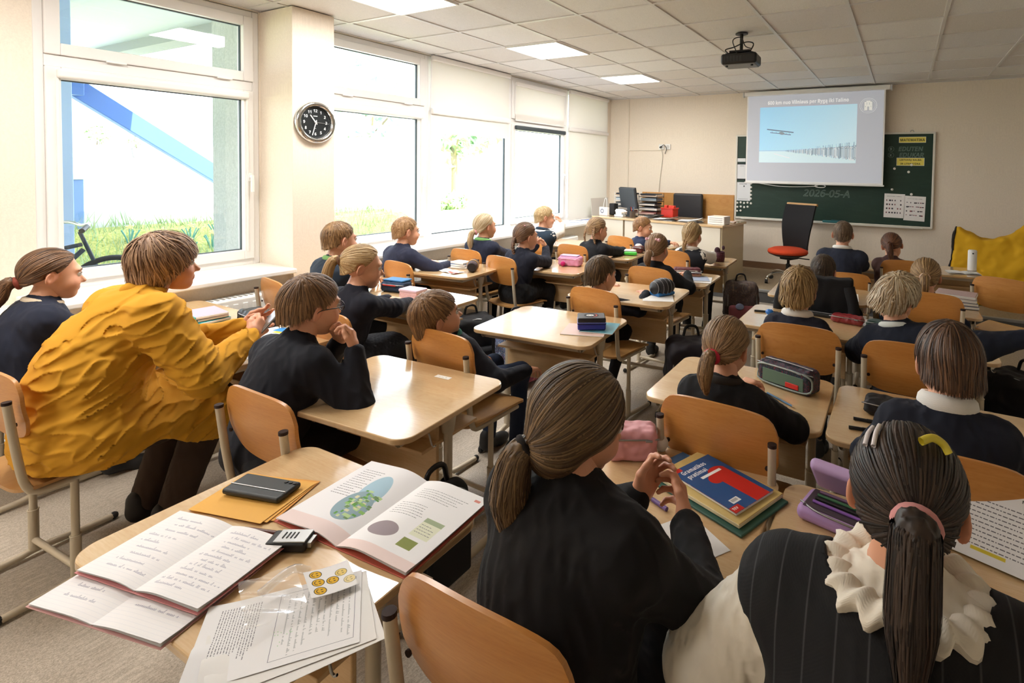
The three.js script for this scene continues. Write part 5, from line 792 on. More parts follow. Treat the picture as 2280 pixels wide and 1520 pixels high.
person({
  label: 'person with dark glasses resting the chin on one hand at the empty desk', x: -1.92, z: -1.22, top: 1.15, lean: 18, near: 2, girth: 1.02, cloth: { color: 0x141722 }, head: { yaw: -8, pitch: -2, roll: -4 }, poke: 0.3,
  armR: { hand: [-1.8, 0.855, -1.31], dir: [-0.35, 0.8, -0.1], palm: [-0.7, 0.2, 0.5], curl: 0.8, pole: [0.7, -0.75, -0.35], thumb: 0.2 }, armL: { hand: [-1.96, 0.84, -1.36], dir: [0.35, 0.8, 0.05], palm: [0.3, 0.3, 0.8], curl: 0.8, pole: [-0.5, -0.8, -0.3] },
  hair: shortHair('light', { c1: 0x5a3f28, c2: 0x9b7550, thick: 0.016, brow: 0.045, nape: -0.12, steps: 7 }),
  after: (root, { hm }) => { const gl = new THREE.Group(); gl.name = 'glasses'; const dk = std(0x15181c, 0.35); for (const s of [-1, 1]) { part(gl, 'rim', new THREE.TorusGeometry(0.021, 0.0022, 6, 26).scale(1.15, 0.85, 1).translate(s * 0.031, 0.0, -0.1), dk); part(gl, 'temple', tube([[s * 0.055, 0.004, -0.099], [s * 0.076, 0.006, -0.06], [s * 0.083, 0.006, 0.005], [s * 0.082, -0.012, 0.025]], 0.002, 16, 5), dk); part(gl, 'lens', new THREE.CircleGeometry(0.02, 24).scale(1.15, 0.85, 1).translate(s * 0.031, 0, -0.1), M.glass); } part(gl, 'bridge', tube([[-0.01, 0.004, -0.101], [0, 0.008, -0.103], [0.01, 0.004, -0.101]], 0.002, 8, 5), dk); gl.applyMatrix4(hm); root.add(gl); },
});
person({ label: 'person with blond ponytail in dark sweater beside the pink tin box', x: -2.7, z: -2.02, top: 1.1, lean: 16, near: 1, yaw: -8, cloth: { color: 0x151826 }, skirt: 0x15171f, armR: { hand: [-2.62, 0.715, -2.3], dir: [-0.9, 0, -0.3], curl: 0.4, pole: [0.9, -0.5, -0.1] }, armL: { hand: [-2.8, 0.715, -2.28], dir: [0.8, 0, -0.4], curl: 0.4 }, head: { yaw: -26, pitch: -6 }, hair: pony('blond', [0, 0.03, 0.118], 0.22, { wild: 0.5, back: 0.03, tieHex: 0x6a4a32 }) });
person({ label: 'person with green collar seated in front of the clock pillar', x: -3.45, z: -2.4, top: 1.16, lean: 10, yaw: -12, cloth: { color: 0x24303f }, ...rest(-3.45, -2.4, HL), collar: 0x7fae6a, head: { yaw: 6 }, hair: shortHair('light', { thick: 0.008 }) });
person({ label: 'person in navy sweater leaning an elbow on the desk with the pencil roll', x: -3.62, z: -3.12, top: 1.13, lean: 12, yaw: -8, cloth: { color: 0x22263c }, armR: { hand: [-3.36, 0.72, -3.34], dir: [-0.7, 0.1, -0.6], pole: [0.9, -0.4, 0.1] }, armL: { hand: [-3.62, 0.715, -3.36], dir: [0.7, 0, -0.5] }, head: { yaw: -10 }, hair: shortHair('light', { c1: 0x86603d, c2: 0xc69e70 }) });
person({ label: 'person slumped back with the head over the chair backrest', x: -1.84, z: -1.76, top: 1.0, lean: -34, near: 1, yaw: -6, poke: -0.1, cloth: { color: 0x131724 }, armR: { hand: [-1.6, 0.55, -2.12], dir: [-0.3, -0.2, -0.9] }, armL: { hand: [-1.98, 0.55, -2.14], dir: [0.3, -0.2, -0.9] }, head: { yaw: -22, pitch: 16, roll: -8 }, pants: 0x1c2a44, hair: shortHair('light', { thick: 0.017, c1: 0x5d4028, c2: 0xa57d52, steps: 7, nape: -0.07 }), collar: 0x2f6f62 });
person({ label: 'person with long pale ponytail and green collar by the window', x: -3.5, z: -3.95, top: 1.11, lean: 8, cloth: { color: 0x1d2338 }, ...rest(-3.5, -3.95, HL), collar: 0x86bf72, head: { yaw: -14, pitch: 4 }, hair: pony('pale', [0, -0.035, 0.108], 0.19, { tieHex: 0xe7a7b0, sx: -0.02 }) });
person({ label: 'person with dark braid holding both hands at the mouth', x: -2.92, z: -3.83, top: 1.07, lean: 14, near: 1, yaw: -8, cloth: { color: 0x171b2b }, skirt: 0x14161a, armR: { hand: [-2.82, 0.83, -3.99], dir: [-0.25, 0.8, 0.2], palm: [-0.6, 0, 0.6], curl: 0.7, pole: [0.7, -0.9, -0.3] }, armL: { hand: [-2.94, 0.84, -4.02], dir: [0.2, 0.8, 0.2], palm: [0.5, 0, 0.7], curl: 0.7, pole: [-0.7, -0.9, -0.3] }, head: { yaw: -12 }, hair: { ...HAIR.brown, thick: 0.009, brow: 0.064, earY: 0.01, nape: -0.135, tie: [0, -0.01, 0.116], steps: 10, braids: [{ pts: [[0, -0.01, 0.118], [0, -0.06, 0.13], [0.005, -0.13, 0.125], [0.01, -0.19, 0.11]], r0: 0.02, r1: 0.011, n: 11 }], extra: [{ name: 'hair_clip', geo: rbox(0.05, 0.008, 0.008, 0.003, 0.04, 0.105, 0.05), mat: std(0xd89aa0, 0.5) }] } });
person({ label: 'person in dark vest with a hand at the mouth by the far window', x: -3.55, z: -5.0, top: 1.12, lean: 10, yaw: -10, cloth: { vest: true, color: 0x1f3040, blouse: 0xe9e4dc, puff: 0.006 }, armR: { hand: [-3.38, 0.93, -5.13], dir: [-0.4, 0.6, 0.1], palm: [-0.6, 0, 0.6], pole: [0.8, -0.9, -0.2] }, armL: { hand: [-3.6, 0.72, -5.25] }, collar: 0x24384a, head: { yaw: -30 }, hair: shortHair('pale', { c1: 0xa98a5c, c2: 0xd9c094 }) });
person({ label: 'person with two fair looped braids in black sweater at the green-lid pencil case', x: -2.77, z: -4.84, top: 1.05, lean: 14, yaw: -6, cloth: { color: 0x14161c }, armR: { hand: [-2.52, 0.715, -4.98], dir: [-0.8, 0, -0.3], pole: [0.9, -0.4, 0] }, armL: { hand: [-2.8, 0.715, -5.06], dir: [0.7, 0, -0.4] }, head: { yaw: -16, pitch: -4 }, hair: { ...HAIR.light, c2: 0xc9a67a, thick: 0.01, brow: 0.064, earY: 0.01, nape: -0.13, tie: [0.02, 0.03, 0.11], steps: 9, wild: 0.6, braids: [{ pts: [[0.055, 0.02, 0.09], [0.07, -0.05, 0.1], [0.075, -0.12, 0.08], [0.075, -0.2, 0.06]], r0: 0.015, r1: 0.007, n: 12 }, { pts: [[-0.055, 0.02, 0.09], [-0.075, -0.05, 0.1], [-0.085, -0.12, 0.08], [-0.09, -0.2, 0.06]], r0: 0.015, r1: 0.007, n: 12 }] } });
person({ label: 'person in navy jacket turned sideways just in front of the teacher counter', x: -2.66, z: -5.72, top: 1.0, lean: 10, yaw: -40, cloth: { color: 0x2a3450 }, armR: { hand: [-2.3, 0.72, -5.8], dir: [0.8, 0, -0.5] }, armL: { hand: [-2.55, 0.72, -5.95], dir: [0.8, 0, -0.5] }, head: { yaw: -36, pitch: -4 }, hair: shortHair('chestnut', { c1: 0x74502f, c2: 0xb98a57 }) });
person({ label: 'person in dark sweater slouching at the striped pencil case desk', x: -1.76, z: -3.14, top: 0.965, lean: 6, near: 1, tilt: 4, yaw: -10, cloth: { color: 0x10131f }, girth: 1.08, armR: { hand: [-1.5, 0.71, -3.3], dir: [-0.8, 0.05, -0.5], pole: [0.9, -0.3, 0.1] }, armL: { hand: [-1.85, 0.71, -3.4], dir: [0.7, 0, -0.5] }, head: { yaw: -8, pitch: -2 }, shoe: 0xb9c2a8, feet: 0.2, hair: shortHair('brown', { c1: 0x3b2c1d, c2: 0x7d6242, thick: 0.015, steps: 6, wild: 0.9, lift: 0.006 }) });
person({ label: 'person with pink hair bows and a short ponytail in dark cardigan', x: -1.66, z: -3.84, top: 1.06, lean: 12, near: 1, cloth: { color: 0x131419 }, ...rest(-1.62, -3.9, HL), head: { yaw: -4 }, hair: pony('light', [0, -0.02, 0.112], 0.1, { wild: 0.5, tieHex: 0xe9e2dc, c2: 0xb08b68, extra: [scrunchie([0, -0.02, 0.118], 0.022, 0xece6e0, 0.009), ...[-0.04, 0, 0.045].map((x) => ({ name: 'hair_bow', geo: merge([ball(0.014, x - 0.012, 0.085, 0.085, 8), ball(0.014, x + 0.012, 0.085, 0.085, 8)]), mat: fabric(0xe3b0b8) }))] }) });
person({ label: 'person with fair braid in dark pinafore and white sleeves near the platform', x: -1.8, z: -5.02, top: 1.045, lean: 8, cloth: { vest: true, color: 0x20232c, blouse: 0xefeae2, puff: 0.008 }, ...rest(-1.74, -5.05, HL), head: { yaw: -6 }, collar: 0xefeae2, hair: { ...HAIR.blond, c1: 0x8a683d, thick: 0.011, brow: 0.064, earY: 0.0, nape: -0.14, tie: [-0.02, -0.06, 0.1], steps: 10, braids: [{ pts: [[-0.02, -0.05, 0.108], [-0.03, -0.1, 0.115], [-0.035, -0.17, 0.1]], r0: 0.019, r1: 0.01, n: 9 }] } });
// right bank, from the board backwards
person({ label: 'person in navy jacket with white collar sitting straight before the blackboard', x: -0.46, z: -5.18, top: 1.125, lean: 4, seat: 0.38, cloth: { color: 0x1d2436 }, ...rest(-0.46, -5.5, HR), collar: 0xf0eee8, collarY: 0.03, pants: 0x171b26, head: { yaw: 2 }, hair: shortHair('brown', { c1: 0x4b3a2b, c2: 0x8d765d, thick: 0.006, nape: -0.105 }) });
person({ label: 'person in brown striped top bending over the desk nearest the bean bag', x: -0.08, z: -5.82, top: 0.99, lean: 26, yaw: -6, cloth: { color: 0x4a2f2b }, ...rest(0.0, -5.85, HR), head: { yaw: 4, pitch: -18, roll: 10 }, hair: pony('chestnut', [-0.02, -0.01, 0.112], 0.17, { c1: 0x3d241a, c2: 0x8a5a3c, tieHex: 0x7a4a38 }) });
person({ label: 'person in black jacket behind the blond head of the middle row', x: -0.47, z: -3.98, top: 0.985, lean: 18, cloth: BLACKTOP, girth: 1.1, ...rest(-0.5, -4.05, HR), collar: 0xe9e6df, head: { yaw: -6, pitch: -6 }, hair: shortHair('dark', { c1: 0x2b2119, c2: 0x5a4836, thick: 0.012 }) });
person({ label: 'person with short ponytail in blue sweater at the blue binders desk', x: 0.14, z: -3.96, top: 1.02, lean: 10, cloth: { color: 0x1a2236 }, ...rest(0.14, -4.05, HR), collar: 0xe6e4de, head: { yaw: -4 }, hair: pony('light', [0.0, 0.015, 0.116], 0.14, { c1: 0x6b5033, c2: 0xc29d6c, tieHex: 0xe9c9b4 }) });
person({ label: 'person with white collar and tousled blond hair at the blue sharpener desk', x: -0.47, z: -2.98, top: 1.045, lean: 14, near: 1, cloth: { color: 0x171a2a }, ...rest(-0.5, -3.05, HR), collar: 0xe9e5dd, collarY: 0.028, collarTall: 1.4, head: { yaw: -4, pitch: -8 }, hair: shortHair('blond', { c1: 0x7a5c34, c2: 0xcaa873, thick: 0.019, earY: -0.008, nape: -0.095, steps: 8, wild: 1.3, lift: 0.009, rough: 0.006, width: 0.005, crown: [0.0, 0.115, 0.07] }) });
person({ label: 'person with pale blond hair stretching an arm to the right', x: -0.02, z: -2.9, top: 1.08, lean: 12, tilt: -10, twist: -22, near: 1, arm: 1.35, girth: 1.12, cloth: { color: 0x121a2b }, armR: { hand: [0.72, 0.93, -2.78], dir: [0.9, -0.05, -0.2], pole: [0.1, -0.6, 0.5] }, armL: { hand: [-0.12, 0.65, -3.24], dir: [0.3, 0, -0.9] }, collar: 0xdfe6e2, head: { yaw: -28, pitch: -14, roll: -22 }, hair: shortHair('pale', { c1: 0xa88a60, c2: 0xf0e4cc, thick: 0.02, earY: -0.005, nape: -0.12, steps: 7, wild: 1, lift: 0.007, rough: 0.006, width: 0.005, crown: [-0.01, 0.1, 0.09] }) });
person({ label: 'person with red scrunchie in dark sweater handling a pencil', x: -0.52, z: -1.82, top: 1.05, hs: 0.92, lean: 14, near: 2, cloth: { color: 0x121318 }, armR: { hand: [-0.47, 0.66, -2.12], dir: [-0.4, 0.1, -0.8], curl: 0.6, pole: [0.9, -0.4, 0.1] }, armL: { hand: [-0.56, 0.675, -2.14], dir: [0.5, 0.25, -0.7], curl: 0.7, pole: [-0.9, -0.4, 0.1] }, head: { yaw: -6, pitch: -8 }, collar: 0x2a2622, hair: pony('light', [-0.01, -0.02, 0.115], 0.13, { c1: 0x684d31, c2: 0xb39069, wild: 0.45, tieHex: 0xd8364d, tieR: 0.014 }) });
person({ label: 'person with bowl haircut and white collar in navy sweater on the right', x: 0.13, z: -1.86, top: 1.11, lean: 10, near: 2, girth: 1.12, shoulder: 1.05, cloth: { color: 0x151a29 }, ...rest(0.13, -1.88, HR), collar: 0xf2efe8, collarY: 0.034, collarTall: 1.7, head: { yaw: 10, pitch: -10 }, hair: shortHair('dark', { c1: 0x2b1c14, c2: 0x7a573c, thick: 0.02, brow: 0.03, earY: -0.01, nape: -0.105, steps: 10, lift: 0.004, wild: 0.25, crown: [0, 0.13, 0.045], over: 0.012 }) });
person({
  label: 'person with low ponytail in black sweater fiddling with both hands in the foreground', x: -0.58, z: -0.95, top: 1.14, hs: 0.92, lean: 8, near: 2, girth: 1.14, shoulder: 1.1, twist: -14, cloth: { color: 0x0d0d10, fold: 0.006 }, skin: SKIN.b,
  armR: { hand: [-0.43, 0.715, -1.19], dir: [-0.45, 0.35, -0.75], palm: [-0.7, 0.1, 0.2], curl: 0.7, pole: [0.8, -0.7, 0.1], thumb: 0.1, size: 1.1 }, armL: { hand: [-0.56, 0.725, -1.21], dir: [0.3, 0.75, -0.5], palm: [0.6, 0, 0.5], curl: 0.55, pole: [-0.8, -0.7, 0], thumb: 0.1, size: 1.1 },
  head: { yaw: -34, pitch: -12, roll: -4 }, hair: { c1: 0x3f2e20, c2: 0x8f7350, thick: 0.013, brow: 0.06, earY: -0.035, earZ: -0.03, nape: -0.13, cover: true, tie: [-0.005, -0.055, 0.105], steps: 14, over: 0.01, wild: 0.22, lift: 0.004, rough: 0.0025, wave: 0.3, tails: [{ pts: [[-0.005, -0.05, 0.09], [-0.005, -0.075, 0.125], [-0.0, -0.16, 0.125], [0.0, -0.25, 0.09], [0.01, -0.33, 0.1]], r: [0.02, 0.034, 0.044, 0.036, 0.012], n: 420 }], extra: [{ name: 'hair_tie', geo: new THREE.TorusGeometry(0.024, 0.008, 8, 18).rotateX(0.9).translate(-0.005, -0.06, 0.11), mat: fabric(0x1a1412) }] },
  after: (root, { nb, hm }) => { part(root, 'sweater_tag', rbox(0.026, 0.008, 0.002, 0.0008, 0.09, 0.66, 0.163), M.paper); },
});
person({
  label: 'person in pinstripe vest with white puffed sleeves in the right foreground', x: 0.02, z: -1.0, top: 1.135, hs: 0.88, lean: 6, near: 2, girth: 1.16, shoulder: 1.12, cloth: { vest: true, stripes: true, color: 0x17181c, blouse: 0xeee6d6, puff: 0.034 }, skin: SKIN.b,
  armR: { hand: [0.24, 0.66, -1.2], dir: [-0.3, 0, -0.9] }, armL: { hand: [-0.2, 0.655, -1.16], dir: [0.3, 0, -0.9], pole: [-0.7, -0.9, 0.35] }, head: { yaw: -4, pitch: -10 },
  hair: pony('dark', [0.02, 0.005, 0.118], 0.24, { c1: 0x120d0b, c2: 0x4a3a30, wild: 0.2, tieHex: 0xdd9a98, tieR: 0.014, tail: { r: [0.02, 0.034, 0.036, 0.014], n: 300 }, extra: [scrunchie([0.02, 0.01, 0.128], 0.022, 0xdd9a98, 0.015), { name: 'hair_clip', geo: tube([[0.02, 0.122, 0.085], [0.035, 0.128, 0.07], [0.05, 0.12, 0.06], [0.058, 0.108, 0.06]], 0.0065, 14, 8), mat: std(0xe6d54a, 0.35) }, { name: 'hair_clip', geo: merge([tube([[-0.062, 0.09, 0.07], [-0.06, 0.105, 0.05], [-0.055, 0.113, 0.03]], 0.004, 10, 6), tube([[-0.048, 0.095, 0.082], [-0.047, 0.112, 0.06], [-0.044, 0.121, 0.04]], 0.004, 10, 6)]), mat: std(0xf1e9ea, 0.3) }] }),
  after: (root, { nb, up }) => { const g = new THREE.TorusGeometry(0.093, 0.024, 14, 120).rotateX(Math.PI / 2), P = g.attributes.position; for (let i = 0; i < P.count; i++) { const x = P.getX(i), y = P.getY(i), z = P.getZ(i), a = Math.atan2(z, x), R = Math.hypot(x, z), w = 1 + ((R - 0.093) / 0.024) * 0.5, q = R + w * 0.003 * Math.sin(a * 17) + 0.005 * noise3(x * 30, y * 30, z * 30); P.setXYZ(i, Math.cos(a) * q, y * 0.75 + w * 0.005 * Math.cos(a * 17 + 1) - 0.014 * Math.abs(Math.cos(a)), Math.sin(a) * q); } g.computeVertexNormals(); part(root, 'ruffled_collar', g.translate(nb.x, nb.y + 0.024, nb.z + 0.005), cloth(0xeee6d6)); },
});
// ---------------------------------------------------------------- things on the desks
const deskAngle = (k) => DESKS[k].a;
// handwriting and print
function scribble(c, x, y, w, s, r, col = 'rgba(70,70,110,.75)') { c.strokeStyle = col; c.lineWidth = Math.max(1, s * 0.06); c.beginPath(); let px = x; c.moveTo(px, y); while (px < x + w) { if (r() < 0.14) { px += s * 0.6; c.moveTo(px, y); } const h = (r() < 0.2 ? 1.1 : 0.5) * s * (0.6 + r() * 0.5); c.bezierCurveTo(px + s * 0.15, y - h, px + s * 0.32, y - h, px + s * 0.25, y); px += s * 0.38; c.lineTo(px, y + (r() - 0.5) * s * 0.1); } c.stroke(); }
function printLines(c, x, y, w, n, gap, h, r, col = '#5f5f66') { c.fillStyle = col; for (let i = 0; i < n; i++) { let px = x; const end = x + w * (0.7 + 0.3 * r()); while (px < end) { const l = 4 + r() * 16; c.fillRect(px, y + i * gap, l, h); px += l + 5; } } }
const paperMat = (w, h, draw) => std(0xffffff, 0.8, { map: canvasTex(w, h, draw), side: THREE.DoubleSide });
const hand = (seed, n, col) => (c, w, h) => { const r = RG(seed); c.fillStyle = '#f6f4f5'; c.fillRect(0, 0, w, h); c.strokeStyle = 'rgba(150,165,200,.25)'; c.lineWidth = 1; for (let y = 30; y < h; y += 26) { c.beginPath(); c.moveTo(0, y); c.lineTo(w, y); c.stroke(); } for (let i = 0; i < n; i++) scribble(c, w * (0.1 + r() * 0.2), 80 + (i * (h - 110)) / n, w * (0.35 + r() * 0.4), 30, r, col); };
function openPages(t, w, d, left, right, cover, lift = 0.012) {   // two page blocks meeting at a spine along z
  for (const s of [-1, 1]) {
    const f = (u) => { const q = s < 0 ? 1 - u : u; return lift * Math.sin(Math.min(1, q * 2.2) * Math.PI * 0.5) * (1 - 0.75 * q) + 0.0015; };
    const b = part(t, 'page_block', sheet(w / 2, d, (u, v) => f(u), 14, 4, 0.002), M.paper); b.position.set((s * w) / 4, 0, 0);
    const p = part(t, 'page', sheet(w / 2, d, (u, v) => f(u) + 0.0024 + (v > 0.8 && s > 0 ? (v - 0.8) * 0.02 * u : 0), 14, 6, 0.0004), s < 0 ? left : right); p.position.set((s * w) / 4, 0, 0);
  }
  part(t, 'cover', rbox(w + 0.008, 0.0016, d + 0.006, 0.0006, 0, 0.001, 0), cover);
}
const at = (name, label, cat, k, dx, dz, turn = 0, dy = 0) => thing(name, label, cat, onDesk(k, dx, dz, dy), deskAngle(k) + rad(turn));
const wpos = (name, label, cat, x, y, z, turn = 0) => thing(name, label, cat, [x, y + 0.0006, z], rad(turn));
// foreground desk: notebooks, sheets, textbook, envelope, phones
{
  let t = wpos('exercise_notebook', 'open handwritten notebook underneath, hanging over the desk edge', 'notebook', -1.33, HL, -0.5, 14); openPages(t, 0.34, 0.205, paperMat(512, 640, hand(2, 7)), paperMat(512, 640, hand(3, 4)), std(0xd9a7a4, 0.7), 0.006);
  t = wpos('exercise_notebook', 'open handwritten notebook lying on top at the left of the foreground desk', 'notebook', -1.34, HL + 0.012, -0.57, 12); openPages(t, 0.34, 0.205, paperMat(512, 640, hand(5, 9)), paperMat(512, 640, hand(6, 12)), std(0xd98f90, 0.7), 0.01);
  const form = (c, w, h) => { const r = RG(12); c.fillStyle = '#f3f2f3'; c.fillRect(0, 0, w, h); for (let i = 0; i < 11; i++) scribble(c, w * 0.12, h * 0.08 + i * h * 0.04, w * (0.5 + r() * 0.3), 15, r, 'rgba(70,80,84,.8)'); c.strokeStyle = '#667'; c.lineWidth = 2; c.strokeRect(w * 0.08, h * 0.04, w * 0.84, h * 0.5); printLines(c, w * 0.1, h * 0.66, w * 0.75, 15, h * 0.017, 3, r); c.fillStyle = 'rgba(120,190,110,.6)'; for (let i = 0; i < 12; i++) c.fillRect(w * (0.55 + r() * 0.2), h * (0.42 + r() * 0.12), 7, 3); };
  [[-0.955, -0.575, -26, 0.0005, 'plain white sheet lowest in the fan by the chair post'], [-0.975, -0.58, -32, 0.002, 'white sheet in the middle of the fan by the chair post'], [-1.0, -0.575, -38, 0.0035, 'white handwritten form uppermost in the fan of sheets']].forEach(([x, z, a, dy, l], i) => { const s = wpos('paper_sheet', l, 'paper', x, HL + dy, z, a); part(s, 'sheet', sheet(0.19, 0.27, (u, v) => (v > 0.8 ? -0.0 : 0) + 0.01 * Math.pow(Math.max(0, v - 0.75) * 4, 2) * (u > 0.5 ? 1 : 0.4), 12, 14), i === 2 ? paperMat(512, 724, form) : M.paper); });
  t = wpos('sticker_bag', 'clear bag with a white card of yellow smiley stickers', 'stickers', -1.01, HL + 0.009, -0.68, -22);
  part(t, 'sticker_card', sheet(0.085, 0.085, (u, v) => 0.004 + 0.012 * v * v, 8, 8), paperMat(256, 256, (c, w, h) => { c.fillStyle = '#f4f2f2'; c.fillRect(0, 0, w, h); for (const [x, y, a] of [[48, 196, 1], [128, 196, 1], [208, 200, 1], [140, 118, 1], [92, 60, 0.55], [180, 30, 0.35]]) { c.globalAlpha = a; c.fillStyle = '#e8b417'; c.strokeStyle = '#2a2410'; c.lineWidth = 4; c.beginPath(); c.arc(x, y, 33, 0, 7); c.fill(); c.stroke(); c.fillStyle = '#2a2410'; for (const s of [-1, 1]) { c.beginPath(); c.ellipse(x + s * 10, y - 9, 3.5, 7, 0, 0, 7); c.fill(); } c.beginPath(); c.arc(x, y + 2, 18, 0.25, 2.9); c.stroke(); } c.globalAlpha = 1; }));
  part(t, 'plastic_bag', sheet(0.14, 0.1, (u, v) => 0.006 + 0.008 * Math.abs(Math.sin(u * 9 + v * 5)) * v, 20, 16, 0.0003).translate(-0.02, 0.004, 0.1), phys(0xffffff, 0.08, { transmission: 0.9, thickness: 0, ior: 1.4 })); const fo = part(t, 'bag_fold', merge([tube([[-0.05, 0.012, 0.03], [-0.055, 0.03, 0.06], [-0.03, 0.02, 0.12]], 0.01, 10, 5).scale(1, 0.8, 1)]), phys(0xffffff, 0.1, { transmission: 0.8, thickness: 0 }));
  t = wpos('textbook', 'open textbook with a river picture on the foreground desk', 'book', -1.115, HL, -0.9, 4);
  const pic = (c, w, h) => { const r = RG(31); c.fillStyle = '#f1f0f3'; c.fillRect(0, 0, w, h); c.fillStyle = '#ecd9d6'; c.fillRect(0, h * 0.86, w, h * 0.14); printLines(c, w * 0.12, h * 0.14, w * 0.34, 13, h * 0.033, 4, r); c.fillStyle = '#a9c9da'; c.beginPath(); c.ellipse(w * 0.64, h * 0.4, w * 0.17, h * 0.24, -0.2, 0, 7); c.fill(); c.fillStyle = '#8fa9b4'; c.beginPath(); c.ellipse(w * 0.64, h * 0.62, w * 0.22, h * 0.2, -0.2, 0, 7); c.fill(); for (let i = 0; i < 60; i++) { c.fillStyle = ['#8fbf6a', '#5f9a45', '#d9d7b0', '#b9d69a', '#6f9160'][i % 5]; const a = r() * 6.3, q = r(); c.fillRect(w * (0.64 + Math.cos(a) * 0.2 * q), h * (0.58 + Math.sin(a) * 0.2 * q), 14 + r() * 26, 8 + r() * 16); } };
  const pic2 = (c, w, h) => { const r = RG(33); c.fillStyle = '#f3f2f3'; c.fillRect(0, 0, w, h); c.fillStyle = '#eed9d4'; c.fillRect(0, h * 0.9, w, h * 0.1); printLines(c, w * 0.14, h * 0.14, w * 0.7, 5, h * 0.03, 3, r); printLines(c, w * 0.08, h * 0.36, w * 0.5, 6, h * 0.03, 3, r); c.fillStyle = '#9c8f95'; c.beginPath(); c.ellipse(w * 0.28, h * 0.72, w * 0.2, h * 0.09, 0, 0, 7); c.fill(); c.fillStyle = '#e6e8cf'; c.fillRect(w * 0.6, h * 0.46, w * 0.26, h * 0.22); c.fillStyle = '#a3b190'; c.fillRect(w * 0.6, h * 0.46, w * 0.26, h * 0.05); c.fillStyle = '#87904a'; c.fillRect(w * 0.6, h * 0.72, w * 0.2, h * 0.1); printLines(c, w * 0.62, h * 0.54, w * 0.2, 4, h * 0.03, 3, r); c.fillStyle = '#d98b80'; c.fillRect(w * 0.86, h * 0.06, w * 0.08, h * 0.03); };
  openPages(t, 0.42, 0.285, paperMat(512, 690, pic), paperMat(512, 690, pic2), std(0xc9604c, 0.6), 0.02);
  t = wpos('envelope', 'orange paper envelope under the black phone', 'envelope', -1.45, HL, -0.78, 18); for (let i = 0; i < 3; i++) { const p = part(t, 'leaf', sheet(0.22, 0.17, (u, v) => 0.0015 * i + 0.002 * u, 6, 6), std([0xdf9a3c, 0xe9ab4a, 0xeab04e][i], 0.7)); p.rotation.y = 0.05 * (1 - i); p.position.set(-0.006 * i, 0, 0.004 * i); }
  t = wpos('mobile_phone', 'black phone in a folding case on the orange envelope', 'phone', -1.46, HL + 0.006, -0.79, 16); part(t, 'case', rbox(0.175, 0.016, 0.08, 0.007, 0, 0.009, 0), std(0x2b3032, 0.5)); part(t, 'case_spine', rbox(0.17, 0.003, 0.003, 0.001, 0, 0.0175, 0.012), M.steel); for (const x of [0.052, 0.066, 0.078]) part(t, 'camera_lens', cyl(0.005, 0.005, 0.002, x, 0.018, -0.026, 12), M.black);
  t = wpos('ballpoint_pen', 'brown pen with metal tip between notebook and textbook', 'pen', -1.29, HL, -0.705, 20); part(t, 'barrel', rod([-0.055, 0.006, 0], [0.03, 0.006, 0], 0.0052), std(0x5c2a1c, 0.35)); part(t, 'tip', rod([-0.055, 0.006, 0], [-0.075, 0.0045, 0], 0.005, 0.001), M.chrome); part(t, 'cap_end', rod([0.03, 0.006, 0], [0.06, 0.006, 0], 0.0055), std(0xc99a80, 0.3, { metalness: 0.5 }));
  t = wpos('voice_recorder', 'black and silver recorder at the lower edge of the textbook', 'recorder', -1.2, HL, -0.71, 30); part(t, 'body', rbox(0.09, 0.022, 0.05, 0.006, 0, 0.012, 0), M.black); part(t, 'face_plate', rbox(0.07, 0.003, 0.042, 0.001, 0.008, 0.024, 0), std(0xc6c8ca, 0.35, { metalness: 0.4 })); for (let i = 0; i < 4; i++) part(t, 'button', rbox(0.003, 0.002, 0.02, 0.0008, -0.012 + i * 0.009, 0.0262, 0), M.black); part(t, 'plug', rbox(0.012, 0.012, 0.03, 0.002, 0.048, 0.012, 0), M.steel);
}
const nameTag = (k, dx, dz) => { const t = at('name_sticker', k === 'A' ? 'small white name sticker on the empty glossy desk' : 'small white name sticker near the blue pencil box', 'sticker', k, dx, dz); part(t, 'label', rbox(0.075, 0.0006, 0.024, 0.0002, 0, 0.0003, 0), paperMat(128, 42, (c, w, h) => { c.fillStyle = '#f2ede4'; c.fillRect(0, 0, w, h); scribble(c, 20, 28, 80, 18, RG(4), '#777'); })); };
nameTag('A', 0.1, -0.19); nameTag('B', 0.12, -0.23);
// pencil case kit
function softCase(t, w, h, d, m, o = {}) {
  const g = nets((x, y, z) => { const q = [Math.abs(x) - w / 2 + 0.028, Math.abs(y - h / 2) - h / 2 + 0.022, Math.abs(z) - d / 2 + 0.022]; const e = Math.hypot(Math.max(q[0], 0), Math.max(q[1], 0), Math.max(q[2], 0)) + Math.min(0, Math.max(...q)) - 0.022; return e + 0.003 * noise3(x * 26 + (o.seed ?? 1), y * 26, z * 26); }, [-w / 2 - 0.03, -0.02, -d / 2 - 0.03], [w / 2 + 0.03, h + 0.03, d / 2 + 0.03], 0.006); uvBox(g, 8);
  part(t, 'shell', g, m); const y = h * (o.zipY ?? 0.72); part(t, 'zipper', tube([[-w / 2, y, d / 2 - 0.012], [-w / 4, y + 0.004, d / 2 + 0.002], [w / 4, y + 0.004, d / 2 + 0.002], [w / 2, y, d / 2 - 0.012]], 0.0028, 20, 5), o.zip ?? M.zip); part(t, 'zip_puller', rbox(0.022, 0.005, 0.008, 0.002, w * 0.3, y + 0.002, d / 2 + 0.006), o.zip ?? M.zip);
  return t;
}
const printTex = (bg, cols, seed) => dataTex(128, (u, v) => { const n = tile(u, v, 4, 4, seed), m = tile(u, v, 8, 8, seed + 7); const a = new THREE.Color(n > 0.35 ? cols[0] : m > 0.4 ? cols[1 % cols.length] : bg); return [a.r, a.g, a.b].map((q) => Math.pow(q, 1 / 2.2) * 255); });
const printed = (bg, cols, seed, rough = 0.7) => std(0xffffff, rough, { map: printTex(bg, cols, seed) });
